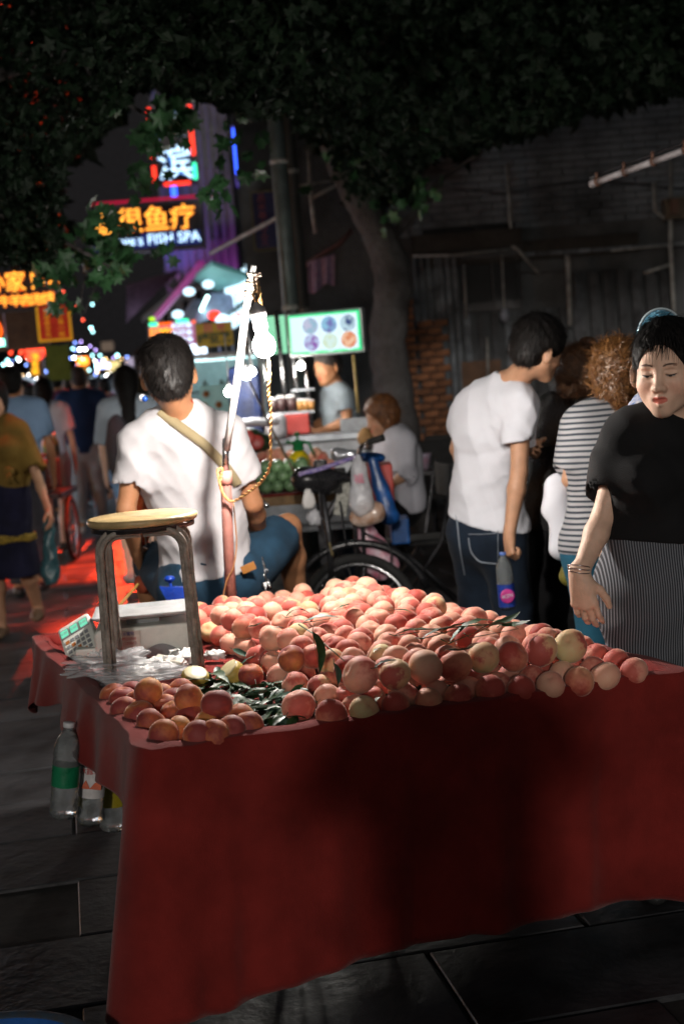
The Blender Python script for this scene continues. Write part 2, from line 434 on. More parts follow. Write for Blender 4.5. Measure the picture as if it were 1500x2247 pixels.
# ================================================================== dark brick building behind the tree
YW = 15.0
br_m = mat('sooty_brick', (.22, .25, .285), rough=.85, noise=.5, nscale=1.1, bump=.3, rand=.3); br_o = mat('orange_brick', (.24, .10, .045), rough=.85, noise=.45, nscale=12, bump=.4, rand=.3)
bld = empty('brick_building', (3.0, YW, 0), label='old dark brick building with pipes and plank doors behind the people on the right', cat='building')
mb = MB(); mb.box((3.6, YW + .30, 4.6), (8.8, .5, 9.2)); mb.build('wall', plast, bld, world=True)
# upper wall brickwork (joined courses, sooty)
mb = MB(); r_ = random.Random(3); zc = 2.85; row_ = 0
while zc < 5.3:
    x = .55 + (.125 if row_ % 2 else 0)
    while x < 4.6:
        mb.box((x, YW + .045 + r_.uniform(-.007, .003), zc), (.238, .06, .060)); x += .25
    zc += .0725; row_ += 1
o = mb.build('brick_course', br_m, bld, world=True); o['kind'] = 'stuff'
bm_ = {}
def brick_at(x, z, m_, w=.238, parent=bld, dy=0.0):
    key = (m_.name, w)
    if key not in bm_:
        q = MB(); q.box((0, 0, 0), (w, .10, .062)); o = q.build('brick', m_); bm_[key] = o.data; bpy.data.objects.remove(o)
    o = bpy.data.objects.new('brick', bm_[key]); COL.objects.link(o); o.parent = parent; o.matrix_parent_inverse = pmat(parent).inverted()
    o.location = (x, YW - .03 + rnd.uniform(-.012, .006) + dy, z); o.rotation_euler = (0, rnd.uniform(-.01, .01), rnd.uniform(-.02, .02))
x0 = at(884, 800, YW)[0]; zb, zt_ = at(930, 895, YW)[2], at(930, 705, YW)[2]
row_ = 0; z = zb - .3
while z < at(890, 640, YW)[2]:
    for k_ in range(1): brick_at(x0 + .05 + (0.0 if row_ % 2 else .01), z, br_o, w=.16, dy=-.06)
    if z < zt_:
        x = x0 + .245 + (.07 if row_ % 2 else 0)
        for k_ in range(2): brick_at(x - .06, z, br_o, w=.150); x += .160
    z += .078; row_ += 1
plank_m = mat('weathered_planks', (.15, .17, .19), rough=.8, noise=.5, nscale=5, bump=.5, bscale=30, rand=.2); plank_d = mat('dark_planks', (.065, .068, .074), rough=.8, noise=.4, rand=.3)
def wbox(name, x0_, y0_, x1_, y1_, m_, d=.06, proud=.03, parent=bld):
    a = at(x0_, y0_, YW); b = at(x1_, y1_, YW); c = (a + b) / 2; q = MB(); q.box((c[0], YW - proud - d / 2 + .05, c[2]), (abs(b[0] - a[0]), d, abs(a[2] - b[2]))); return q.build(name, m_, parent, world=True)
for i in range(7):   # plank door right of the tree
    wbox('plank', 905 + i * 15.5, 565 + i * -1, 919 + i * 15.5, 712 if i < 4 else 890, plank_m, proud=.02 + .004 * (i % 2))
dr = wbox('door_panel', 1016, 560, 1140, 672, glassd, d=.03, proud=.0)
for (u0, v0, u1, v1) in ((1012, 552, 1142, 560), (1012, 560, 1018, 674), (1136, 556, 1142, 670), (1012, 668, 1142, 676), (1078, 560, 1082, 668)): wbox('window_frame', u0, v0, u1, v1, dark_metal, proud=.03)
for i in range(9): wbox('board', 1015 + i * 30, 690 - i * 2, 1041 + i * 30, 860, plank_d if i % 3 else plank_m, proud=.015 + .006 * (i % 2))
wbox('board', 1010, 795, 1100, 850, mat('brown_board', (.13, .07, .04), rough=.8), proud=.05)
for i in range(7): wbox('board', 1258 + i * 31, 600 - i * 2, 1286 + i * 31, 760, plank_d, proud=.012 + .006 * (i % 2))
wbox('lintel', 900, 520, 1140, 540, mat('timber_beam', (.04, .035, .03), rough=.85), d=.12, proud=.05)
wbox('lintel', 940, 545, 1400, 552, MATS['timber_beam'], d=.05, proud=.02)
wbox('glazed_strip', 925, 505, 1130, 520, glassd, proud=.01)
wbox('meter_box', 1450, 440, 1500, 482, mat('faded_meter_box', (.16, .12, .08), rough=.7, noise=.4), d=.2, proud=.05)
wbox('fuse_box', 1458, 445, 1474, 475, mat('brown_bakelite', (.18, .09, .06), rough=.6), d=.25, proud=.10)
pipe_g = mat('galvanised_conduit', (.42, .42, .40), rough=.6, noise=.35, nscale=12, metal=.3)
def conduit(pts, r=.02, name='pipe', m_=pipe_g, parent=bld):
    q = MB(); q.tube([at(x, y, YW - .10) for x, y in pts], r, 8); return q.build(name, m_, parent, world=True)
conduit([(1112, 360), (1118, 470), (1124, 540), (1136, 548), (1182, 600)], .018); conduit([(905, 562), (1000, 560), (1124, 546)], .014)
conduit([(1243, 560), (1246, 585), (1250, 715)], .026); conduit([(1470, 350), (1470, 540), (1474, 620), (1478, 690)], .022); conduit([(1433, 400), (1436, 462), (1452, 476), (1490, 470)], .020)
conduit([(1410, 600), (1476, 578)], .014); conduit([(1068, 740), (1070, 830)], .014); conduit([(1018, 580), (1022, 700)], .012); conduit([(1100, 560), (1106, 690)], .010)
conduit([(1340, 550), (1500, 535)], .010); conduit([(1124, 600), (1360, 592)], .006, 'cable', dark_metal); conduit([(850, 400), (1100, 425), (1300, 395), (1500, 415)], .008, 'cable', dark_metal)
q = MB(); c = at(1107, 692, YW - .15); q.ball(c, (.05, .05, .075), 10); q.build('hanging_rag', mat('pale_rag', (.22, .23, .27), rough=.9), bld, world=True)
for i in range(12): wbox('sill_brick', 1145 + i * 30, 0 + 556 - i * 2, 1172 + i * 30, 562 - i * 2, br_m, proud=.06)
# unlit tube lamp upper right, hung nearer
a0, a1 = at(1296, 404, 7.5), at(1512, 326, 7.0); tl_ = empty('tube_lamp', (a0 + a1) / 2, label='unlit white tube lamp on a slanting rod at the upper right', cat='lamp')
tube_w = mat('opal_tube', (.50, .46, .47), rough=.35)
for s0, s1 in ((.0, .05), (.07, .34), (.36, .62), (.655, .93)):
    q = MB(); q.tube([a0 * (1 - s0) + a1 * s0, a0 * (1 - s1) + a1 * s1], .016 if s0 else .020, 10); q.build('tube' if s0 else 'end_cap', tube_w, tl_, world=True)
for s0 in (.06, .35, .64, .95):
    q = MB(); p = a0 * (1 - s0) + a1 * s0; q.tube([p, a0 * (1 - s0 - .02) + a1 * (s0 + .02)], .024, 10); q.tube([p, p + V(0, 0, .05)], .008, 6); q.build('clamp', MATS['brown_bakelite'], tl_, world=True)
q = MB(); q.tube([a0 + V(0, .02, .035), a1 + V(0, .02, .035), a1 + (a1 - a0) * 3 + V(0, .02, .035)], .007, 6); q.build('rod', dark_metal, tl_, world=True)
# ================================================================== poles, tree
def pole(px, Y, r, top, label, m_=grey_metal, lean=0.0, bands=2):
    p = at(px, 850, Y); x, y = p[0], p[1]; t = empty('utility_pole', (x, y, 0), label=label, cat='pole')
    q = MB(); q.tube([(x, y, 0), (x + lean * .5, y, top * .5), (x + lean, y, top)], [r * 1.06, r, r * .94], 20); q.build('shaft', m_, t, world=True)
    for i in range(bands):
        q = MB(); z = 2.0 + 1.1 * i; q.tube([(x + lean * z / top, y, z), (x + lean * z / top, y, z + .035)], r * 1.12, 20); q.build('band', pipe_g, t, world=True)
    return t
pole(652, 11.0, .062, 6.0, 'grey green utility pole left of the menu board, the nearer of two'); pole(678, 11.6, .050, 6.2, 'darker utility pole close behind the grey green one', mat('dark_pole_paint', (.05, .055, .055), rough=.6))
bark = mat('plane_tree_bark', (.11, .105, .105), rough=.85, noise=.5, nscale=5, bump=.8, bscale=26, bdist=.03, col2=(.05, .042, .04))
TY = 12.6
def limb(q, P, R, n=14):
    pts = spline_([np.array(p) for p in P], 6); rs = np.interp(np.linspace(0, 1, len(pts)), np.linspace(0, 1, len(R)), R)
    rs = [r * (1 + .05 * sin(i * 1.7) + .03 * sin(i * 3.1)) for i, r in enumerate(rs)]; q.tube(pts, rs, n)
def spline_(P, n=8):
    out = []
    for i in range(len(P) - 1):
        p0 = P[max(i - 1, 0)]; p1 = P[i]; p2 = P[i + 1]; p3 = P[min(i + 2, len(P) - 1)]
        for k_ in range(n):
            t = k_ / n; out.append(.5 * ((2 * p1) + (-p0 + p2) * t + (2 * p0 - 5 * p1 + 4 * p2 - p3) * t * t + (-p0 + 3 * p1 - 3 * p2 + p3) * t ** 3))
    return out + [P[-1]]
base = at(868, 900, TY); tree = empty('plane_tree', (base[0], base[1], 0), label='leaning plane tree with grey trunk beside the menu board', cat='tree')
q = MB(); limb(q, [(base[0] + .05, TY, -.05), (base[0] + .02, TY, .7), at(862, 850, TY), at(850, 745, TY), at(862, 620, TY), at(838, 530, TY), at(795, 455, TY), at(748, 370, TY), at(716, 270, TY - .1), at(695, 150, TY - .3), at(660, 20, TY - .6), at(600, -160, TY - 1)], [.26, .20, .175, .165, .17, .15, .125, .11, .10, .085, .07, .05])
q.build('trunk', bark, tree, world=True)
for k_, (P, R) in enumerate([([at(700, 240, TY - .1), at(740, 170, TY - .6), at(830, 100, TY - 1.2), at(900, -20, TY - 2)], [.05, .04, .03, .015]), ([at(840, 540, TY), at(905, 470, TY + .2), at(960, 400, TY + .4), at(1060, 330, TY + .2)], [.06, .04, .025, .012]),
      ([at(712, 230, TY - .2), at(600, 230, TY - 1), at(500, 180, TY - 2), at(380, 80, TY - 3)], [.05, .035, .025, .015])]):
    q = MB(); limb(q, P, R, 9); q.build('limb', bark, tree, world=True)
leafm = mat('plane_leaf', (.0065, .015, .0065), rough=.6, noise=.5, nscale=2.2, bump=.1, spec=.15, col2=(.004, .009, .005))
def lobed():
    """five-lobed leaf, 12 triangles"""
    P = [(0, -.5), (.18, -.30), (.50, -.28), (.30, .0), (.46, .30), (.16, .22), (0, .52), (-.16, .22), (-.46, .30), (-.30, .0), (-.50, -.28), (-.18, -.30)]
    vs = [(0, -.05, .06)] + [(x, y, -.10 * abs(x) - .06 * y * y) for x, y in P]; return np.array(vs), [(0, i + 1, (i + 1) % 12 + 1) for i in range(12)]
LV, LF = lobed(); LF = np.array(LF)
def low(x):   # how low the crown hangs along the picture's width (sight line height)
    K = [(-300, 640), (0, 585), (60, 575), (130, 580), (150, 570), (200, 560), (200, 450), (218, 350), (300, 290), (330, 255), (345, 235), (400, 185), (440, 185), (480, 210), (520, 220), (560, 230), (640, 265), (700, 245), (760, 330), (820, 430), (880, 440), (930, 400), (1000, 340), (1100, 320), (1200, 290), (1350, 250), (1500, 205), (1800, 160)]
    return np.interp(x, [k[0] for k in K], [k[1] for k in K])
def crown(name, parent, N, xr, Yr, size, seed, ymin=-260, fringe=.45, dense=1.0):
    rs = np.random.RandomState(seed); cs = []
    # clumps first, leaves gathered round them
    nc = N // 22
    while len(cs) < nc:
        x = rs.uniform(*xr); yb = low(x); t = rs.rand(); y = yb - (yb - ymin) * t ** 1.25 + rs.normal(0, 10)
        if y > yb + 14: continue
        Y = rs.uniform(*Yr); cs.append(at(x, y, Y))
    cs = np.array(cs); c = cs[rs.randint(0, nc, N)] + rs.normal(0, .13, (N, 3)) * V(1, 1.4, .9)
    px = 750 + (c[:, 0] / c[:, 1]) * FPX; keep = (c[:, 2] - EYE) / c[:, 1] * FPX > 0
    ylim = np.array([low(x) for x in px]) + 24 * rs.rand(N)
    py = 1123.5 - 320 - (c[:, 2] - EYE) / c[:, 1] * FPX * 1.0 - (px - 750) * .0787; keep &= py < ylim; keep &= ~((px > 252) & (px < 445) & (py > 425) & (py < 575))
    c = c[keep]; N = len(c)
    d = rs.normal(0, 1, (N, 3)); d[:, 2] = -abs(d[:, 2]) * .9 - .3; d /= np.linalg.norm(d, axis=1)[:, None]       # tip direction, drooping
    n = rs.normal(0, 1, (N, 3)); n -= d * (n * d).sum(1)[:, None]; n /= np.linalg.norm(n, axis=1)[:, None]; w = np.cross(d, n)
    s = size * rs.uniform(.45, 1.25, N)[:, None]; asp = rs.uniform(.45, 1.1, N)[:, None, None]; cu = rs.uniform(-1.5, 4, N)[:, None, None]
    LVn = np.repeat(LV[None], N, 0) + rs.normal(0, .07, (N, len(LV), 3)); LVn[:, :, 2] = LVn[:, :, 2] * cu[:, :, 0]
    vs = (c[:, None] + (w[:, None] * LVn[:, :, 0:1] * asp + d[:, None] * LVn[:, :, 1:2] + n[:, None] * LVn[:, :, 2:3]) * s[:, None]).reshape(-1, 3) if True else (c[:, None] + (w[:, None] * LV[None, :, 0:1] + d[:, None] * LV[None, :, 1:2] + n[:, None] * LV[None, :, 2:3]) * s[:, None]).reshape(-1, 3)
    fs = (LF[None] + (np.arange(N) * len(LV))[:, None, None]).reshape(-1, 3)
    o = npmesh(name, vs, fs, leafm, parent, smooth=False); o['kind'] = 'stuff'; return o
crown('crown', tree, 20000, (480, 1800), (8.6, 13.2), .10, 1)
tree2 = empty('plane_tree', (-5.2, 8.5, 0), label='plane tree whose leafy boughs hang over the street at the upper left', cat='tree')
q = MB(); limb(q, [(-5.2, 8.5, -.05), (-5.1, 8.5, 1.5), (-4.8, 8.4, 3.2), (-4.0, 8.2, 4.6), (-2.5, 7.8, 5.2)], [.26, .2, .17, .13, .07]); q.build('trunk', bark, tree2, world=True)
for P, R in [([at(-200, 500, 8.2), at(0, 470, 7.8), at(120, 520, 7.6), at(240, 585, 7.4)], [.04, .025, .015, .006]), ([at(-100, 200, 8), at(150, 120, 7.8), at(215, 180, 7.8), at(330, 260, 7.8)], [.04, .03, .018, .008]), ([at(195, 580, 7.9), at(180, 640, 7.9), at(178, 705, 7.9)], [.006, .004, .003]), ([at(232, 585, 7.9), at(205, 640, 7.9), at(184, 690, 7.9)], [.006, .004, .003]),
             ([at(-50, 60, 9), at(200, 20, 8.8), at(500, 60, 8.6), at(640, 160, 8.6)], [.05, .04, .03, .012])]:
    q = MB(); limb(q, P, R, 7); q.build('branch', bark, tree2, world=True)
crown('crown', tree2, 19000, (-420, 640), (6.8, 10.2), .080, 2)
# deep canopy overhead and behind that closes off the sky
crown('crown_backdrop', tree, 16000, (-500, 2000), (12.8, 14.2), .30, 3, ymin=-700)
# a few low sprigs hanging free
def sprig(px, py, Y, n, sc, seed, parent=tree2, sz=.10, m_=None):
    rs = np.random.RandomState(seed); c = at(px, py, Y) + rs.normal(0, sc, (n, 3)); d = rs.normal(0, .6, (n, 3)); d[:, 2] -= .9; d /= np.linalg.norm(d, axis=1)[:, None]
    w = rs.normal(0, 1, (n, 3)); w -= d * (w * d).sum(1)[:, None]; w /= np.linalg.norm(w, axis=1)[:, None]; nn = np.cross(w, d); s = sz * rs.uniform(.7, 1.2, n)[:, None]
    vs = (c[:, None] + (w[:, None] * LV[None, :, 0:1] + d[:, None] * LV[None, :, 1:2] + nn[:, None] * LV[None, :, 2:3]) * s[:, None]).reshape(-1, 3)
    fs = (LF[None] + (np.arange(n) * len(LV))[:, None, None]).reshape(-1, 3); npmesh('leaf_spray', vs, fs, m_ or leafb, parent, smooth=False)['kind'] = 'stuff'
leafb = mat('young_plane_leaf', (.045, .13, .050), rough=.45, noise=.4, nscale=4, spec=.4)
for i, (x, y, n, sc) in enumerate([(243, 592, 9, .05), (150, 575, 22, .10), (200, 560, 24, .10), (262, 548, 10, .05), (487, 432, 16, .05), (530, 328, 24, .10), (258, 228, 4, .03), (380, 560, 3, .02), (135, 660, 8, .05), (338, 300, 6, .04), (272, 556, 6, .03), (345, 556, 3, .02), (120, 600, 12, .06), (240, 500, 12, .08), (322, 385, 10, .06), (365, 305, 9, .05), (395, 262, 12, .05), (372, 268, 14, .05), (350, 262, 10, .05), (408, 245, 12, .05), (212, 520, 10, .05), (222, 475, 9, .05)]):
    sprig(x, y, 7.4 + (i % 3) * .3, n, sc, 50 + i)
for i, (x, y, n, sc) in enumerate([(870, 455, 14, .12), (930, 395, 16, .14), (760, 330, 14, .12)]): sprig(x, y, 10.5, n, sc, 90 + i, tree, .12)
# ================================================================== signs over the street
t, c, x, z, w, h, R = board('fish_spa_sign', (206, 470), (440, 438), (206, 562), 22.0, .18, dark_metal, 'lit shop sign reading fish therapy in orange and FISH SPA in ice blue', 'sign', frame=mat('sign_frame_grey', (.10, .09, .11), rough=.6), fw=.05)
q = MB(); q.box(c - np.cross(x, z) * -.0 + V(0, -.004, -h * .32), (w * .98, .006, h * .32), R); q.build('lower_panel', mat('sign_panel_blue', (.02, .03, .16), rough=.5, emit=(.02, .04, .3), estr=.35), t, world=True)
for i, ch in enumerate('温很鱼疗'): led(t, ch, c + x * (-w * .385 + w * .243 * i) + z * h * .14, x, z, .40, n_orc, n_or, .006)
led(t, "Couple's FISH SPA", c - z * h * .31, x, z, .215, n_blc, n_bl, .004, sx=.98)
q = MB(); q.tube([c + z * (h / 2 + .09) - x * w * .5, c + z * (h / 2 + .09) + x * w * .62], .022, 8); q.build('red_tube', glow('dim_red_tube', (.8, .02, .08), .55), t, world=True)
t, c, x, z, w, h, R = board('hotel_sign', (336, 236), (424, 224), (336, 412), 26.0, .25, dark_metal, 'tall blue-white neon hotel sign edged with red and green tubes', 'sign')
led(t, '滨', c + z * (-h * .27) + x * .02, x, z, .64, n_blc, n_bl, .008); led(t, '海', c + z * (h * .24) + x * .02, x, z, .60, n_blc, n_bl, .008)
for s_ in (-1, 1):
    for k_, m_ in ((0, n_red), (1, n_red), (2, n_grn if s_ > 0 else n_red)):
        z1 = (.48 - .32 * k_ - .02) * h if k_ < 2 else -.26 * h; z0 = z1 - (.30 * h if k_ < 2 else .20 * h)
        q = MB(); q.tube([c + x * s_ * w * .50 + z * z0 + V(0, -.03, 0), c + x * s_ * w * .50 + z * z1 + V(0, -.03, 0)], .034, 8); q.build('neon_tube', m_, t, world=True)
q = MB(); q.tube([c - x * w * .28 - z * h * .5 + V(0, -.03, 0), c + x * w * .36 - z * h * .5 + V(0, -.03, 0)], .03, 8); q.build('neon_tube', n_red, t, world=True)
t, c, x, z, w, h, R = board('neon_sign', (514, 280), (552, 274), (514, 412), 30.0, .25, mat('violet_sign_board', (.05, .03, .12), rough=.5, emit=(.05, .03, .35), estr=.6), 'slim blue and white neon sign right of the hotel sign', 'sign')
for k_, (xx, z0, z1, m_, r) in enumerate([(-.05, -.05, .30, n_blc, .07), (-.40, -.3, .45, n_blue, .022), (.42, -.3, .45, n_blue, .022), (-.05, .36, .46, n_blc, .06), (-.3, -.12, .0, n_blue, .05)]):
    q = MB(); q.tube([c + x * w * xx + z * h * z0 + V(0, -.05, 0), c + x * w * xx + z * h * z1 + V(0, -.05, 0)], r, 8); q.build('neon_tube', m_, t, world=True)
q = MB(); q.tube([c - x * w * .3 - z * h * .42 + V(0, -.05, 0), c + x * w * .2 - z * h * .42 + V(0, -.05, 0)], .04, 8); q.build('neon_tube', n_pink, t, world=True)
for i, (xx, yy, r) in enumerate(((357, 210, .035), (517, 210, .03), (521, 233, .03), (360, 283, .04), (372, 300, .04))):
    q = MB(); q.ball(at(xx, yy, 28), r, 8); o = q.build('blue_lamp', n_blc if i != 1 else n_blue); tag(o, 'small blue white lamp shining through the leaves above the hotel sign', 'lamp', 'blue lamps seen through the leaves')
# blue sign with red characters behind the poles
t, c, x, z, w, h, R = board('blue_sign', (558, 426), (642, 418), (558, 548), 14.2, .08, mat('navy_sign_paint', (.018, .025, .11), rough=.6, noise=.15), 'dark blue sign with two columns of faded red characters behind the poles', 'sign', frame=mat('brass_frame', (.12, .11, .05), rough=.6), fw=.02)
redp = mat('faded_red_paint', (.38, .10, .11), rough=.7)
for i, ch in enumerate('品米串大工三'): text('lettering', ch, .085, redp, t, c - x * w * .27 + z * (h * .40 - i * h * .158), x, z, .006)
for i, ch in enumerate('凉皮夹馍'): text('lettering', ch, .085, redp, t, c + x * w * .24 + z * (h * .40 - i * h * .22), x, z, .006)
# added red spots, standing in for unplaced neon, aimed at the wet paving
rw = empty('added_red_lamps', (-2.9, 21.0, 3.5), label='four added red lamps over the street aimed at the paving, standing in for neon', cat='lamp')
q = MB(); q.tube([(-4.2, 21.0, 3.65), (-2.6, 21.0, 3.65)], .03, 8); q.build('bar', dark_metal, rw, world=True)
for (fx_, tx_, ty_, col_, e_, ang_) in ((-3.0, -2.2, 11.8, (1.0, .045, .012), 2900, 14), (-3.7, -2.75, 9.6, (1.0, .03, .12), 500, 11), (-2.20, -2.20, 12.5, (1.0, .05, .014), 9900, 33), (-1.85, -1.85, 9.6, (1.0, .05, .02), 6500, 26)):
    by0, bz0 = (21.0, 3.5) if e_ < 3000 else (12.3 if e_ > 9000 else 9.7, 5.4)
    q = MB(); q.box((fx_, by0, bz0), (.24, .14, .18), bev=.02); fo = q.build('standin_lamp', dark_metal, rw, world=True)
    ld = bpy.data.lights.new('standin_light', 'SPOT'); ld.energy = e_; ld.color = col_; ld.spot_size = radians(ang_); ld.spot_blend = .65; ld.shadow_soft_size = .10
    lo = bpy.data.objects.new('standin_light', ld); COL.objects.link(lo); lo.location = (fx_, by0 - .14, bz0 - .11); lo.rotation_euler = (Vector((fx_, by0 - .14, bz0 - .11)) - Vector((tx_, ty_, 0))).to_track_quat('Z', 'Y').to_euler(); lo.parent = fo; lo.matrix_parent_inverse = pmat(fo).inverted()
# orange noodle house sign on the left, red banner, edge signs
t, c, x, z, w, h, R = board('noodle_house_sign', (-60, 606), (122, 592), (-60, 690), 16.0, .15, dark_metal, 'glowing orange sign of the mutton soup house at the left', 'sign')
for i, (ch, sz, xx) in enumerate((('孙', .23, -.06), ('家', .24, .19), ('!', .26, .40), ('吃', .20, .60))): led(t, ch, c + x * (xx * w - w * .14) + z * h * .22, x, z, sz, n_orc, n_or, .006)
for i, ch in enumerate('牛羊肉泡馍'): led(t, ch, c + x * (-w * .10 + i * w * .132) - z * h * .26, x, z, .135, n_orc, n_or, .006)
q = MB(); q.box(c + V(0, .09, 0) + x * 0 - z * (h * .5 + .22), (w * .75, .05, .42), R); q.build('hanging_panel', mat('brown_panel', (.11, .05, .02), rough=.8), t, world=True)
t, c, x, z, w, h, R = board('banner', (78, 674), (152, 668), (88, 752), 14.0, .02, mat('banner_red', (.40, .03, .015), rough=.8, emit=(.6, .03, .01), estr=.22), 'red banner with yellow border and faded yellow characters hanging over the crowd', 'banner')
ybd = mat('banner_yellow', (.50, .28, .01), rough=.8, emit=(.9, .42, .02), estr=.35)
for s_ in (-1, 1):
    q = MB(); q.box(c + x * s_ * w * .47 + V(0, -.004, 0), (w * .07, .008, h), R); q.build('border', ybd, t, world=True)
q = MB(); q.box(c - z * h * .46 + V(0, -.005, 0), (w * .87, .008, h * .07), R); q.build('border', ybd, t, world=True)
for k_ in range(2):
    for i, ch in enumerate('天下第一碗' if k_ else '清真老字号'): text('lettering', ch, .060, ybd, t, c + x * (-.2 + .4 * k_) * w + z * (h * .36 - i * h * .17) + V(0, -.006, 0), x, z, .004)
q = MB(); cc = c - z * (h * .5 + .21)
for i in range(16): q.box(cc + x * (-.4 + .8 * i / 15) * w * .82 + z * rnd.uniform(-.006, .006), (w * .045, .012, .34), R)
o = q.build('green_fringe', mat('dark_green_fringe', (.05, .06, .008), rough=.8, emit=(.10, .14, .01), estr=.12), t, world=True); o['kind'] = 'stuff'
q = MB(); q.tube([at(-4, 706, 11), at(3, 722, 11), at(4, 730, 11), at(-3, 748, 11)], .012, 8); o = q.build('neon_stroke', n_or); tag(o, 'end of an orange neon character at the left picture edge', 'neon sign')
q = MB(); q.box(at(3, 752, 11), (.05, .02, .055)); o = q.build('green_neon', glow('neon_green_white', (.3, 1, .7), 4)); tag(o, 'green white neon block at the left picture edge', 'neon sign')
q = MB(); q.box(at(12, 725, 11.05), (.012, .02, .26)); o = q.build('sign_edge', mat('lilac_edge', (.3, .25, .4), rough=.5)); tag(o, 'pale edge frame of the neon sign at the left picture edge', 'sign frame')
# red blossom of lamps with yellow characters
t = empty('neon_flower', at(85, 790, 24), label='cluster of red lamps above a yellow vertical neon sign', cat='neon sign')
r_ = random.Random(5); q = MB()
for i in range(60):
    a_ = r_.uniform(0, 2 * pi); rr = r_.uniform(0, 1) ** .6; q.ball(at(74 + 30 * rr * cos(a_), 770 + 20 * rr * sin(a_), 24 + r_.uniform(-.2, .2)), .028, 6, m=5)
for (xx, yy) in ((18, 760), (24, 775), (30, 764), (40, 755), (26, 768), (36, 748), (68, 738), (80, 749), (60, 748)): q.ball(at(xx, yy, 24), .03, 6, m=5)
o = q.build('red_lamps', glow('neon_scarlet', (1, .07, .03), 3.2), t, world=True); o['kind'] = 'stuff'
q = MB(); R0 = np.eye(3); q.box(at(80, 800, 24.1), (.26, .06, .46)); q.build('board', dark_metal, t, world=True)
for i, ch in enumerate('美食城'): led(t, ch, at(78, 784 + 16 * i, 24.0), V(1, 0, 0), V(0, 0, 1), .125, n_yel, glow('neon_amber', (1, .30, .01), 1.6), .006)
# ================================================================== shops and carts on the right hand side of the street
t, c, x, z, w, h, R = board('cart_sign', (330, 712), (428, 702), (330, 764), 17.0, .10, mat('rose_lightbox', (.25, .12, .20), rough=.5, emit=(.75, .16, .42), estr=.45), 'pink light box with orange and white characters above a snack cart', 'sign')
for i, (ch, m1, m2) in enumerate((('回', n_orc, n_or), ('家', n_yel, n_or))): led(t, ch, c + x * (-.36 + .24 * i) * w, x, z, .15, m1, m2, .005)
for j in range(3):
    text('lettering', '手工酸奶', .060, n_blc, t, c + x * .22 * w + z * (h * .30 - j * h * .30) + V(0, -.01, 0), x, z, .006, off=.002)
for i, (xx, yy, m_, ww) in enumerate(((337, 712, n_grn, .10), (400, 704, n_grn, .14), (362, 711, n_or, .16), (334, 700, glow('neon_lime', (.5, 1, .02), 1.6), .06), (425, 706, n_or, .04))):
    q = MB(); q.box(at(xx, yy, 16.8), (ww, .03, .035)); q.build('led_strip', m_, t, world=True)
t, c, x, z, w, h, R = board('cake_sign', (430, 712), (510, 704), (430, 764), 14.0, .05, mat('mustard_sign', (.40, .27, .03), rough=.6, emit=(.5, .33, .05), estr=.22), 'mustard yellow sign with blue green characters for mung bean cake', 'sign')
tealp = mat('teal_sign_paint', (.01, .10, .11), rough=.6); pinkp = mat('pink_sign_paint', (.60, .12, .18), rough=.6, emit=(.6, .1, .15), estr=.15)
for i, ch in enumerate('绿豆糕'): text('lettering', ch, .115, tealp, t, c + x * (-.30 + .30 * i) * w - z * h * .18, x, z, .006, off=.003)
for i, ch in enumerate('回味'): text('lettering', ch, .090, pinkp, t, c + x * (-.15 + .36 * i) * w + z * h * .27, x, z, .006, off=.002)
# glass snack cart under it
cyan_w = mat('cart_white_enamel', (.55, .62, .64), rough=.4, noise=.1); glassc = mat('cart_glass', (.65, .8, .82), rough=.08, trans=.85, ior=1.1, noise=.02, bump=0)
g0 = at(478, 900, 13.6); gc = empty('snack_cart', (g0[0], g0[1], 0), label='white glazed snack cart under the mustard sign', cat='cart')
gw = .46; gx = g0[0]
q = MB(); q.box((gx, 13.9, .45), (gw * 2, .7, .9), bev=.01); q.build('cabinet', cyan_w, gc, world=True)
q = MB(); q.box((gx, 13.9, 1.74), (gw * 2 + .04, .74, .04), bev=.01); q.build('roof', cyan_w, gc, world=True)
for sx_ in (-1, 1):
    for sy_ in (-1, 1):
        q = MB(); q.box((gx + sx_ * (gw - .02), 13.9 + sy_ * .33, 1.31), (.03, .03, .82)); q.build('post', pipe_g, gc, world=True)
for zz in (1.12, 1.40):
    q = MB(); q.box((gx, 13.9, zz), (gw * 1.9, .6, .015)); q.build('shelf', cyan_w, gc, world=True)
q = MB(); q.box((gx, 13.56, 1.31), (gw * 1.92, .006, .80)); q.build('front_glass', glassc, gc, world=True)
q = MB(); q.box((gx, 14.2, 1.31), (gw * 1.9, .01, .80)); q.build('back_panel', mat('lit_cyan_panel', (.45, .55, .56), rough=.5, emit=(.45, .62, .64), estr=.40), gc, world=True)
q = MB(); q.tube([(gx - .30, 13.95, 1.70), (gx + .38, 13.95, 1.70)], .007, 8); q.build('tube_light', glow('cart_tube', (.75, 1.0, .98), 14), gc, world=True)
q = MB(); q.box((gx + .08, 13.54, 1.28), (.46, .012, .36)); o = q.build('poster', mat('aqua_poster', (.30, .45, .43), rough=.5, emit=(.20, .40, .38), estr=.35), gc, world=True)
biscuit = mat('biscuit_print', (.5, .25, .06), rough=.6)
for i in range(9):
    q = MB(); q.lathe([(.002, 0), (.034, 0), (.030, .003)], (gx - .15 + .14 * (i % 4) + .03 * (i // 4), 13.532, 1.16 + .11 * (i // 3)), 10, axes(z=V(0, -1, 0), x=V(1, 0, 0))); q.build('biscuit_picture', biscuit, o, world=True)
for i in range(10):
    q = MB(); xx = gx - .36 + .08 * i; q.lathe([(.022, 0), (.026, .02), (.026, .07), (.014, .085), (.014, .1)], (xx, 13.8 + .05 * (i % 2), 1.41 if i % 2 else 1.13), 10); q.build('jar', [mat('amber_jar', (.4, .2, .04), rough=.3), mat('pale_jar', (.6, .62, .55), rough=.3)][i % 2], gc, world=True)
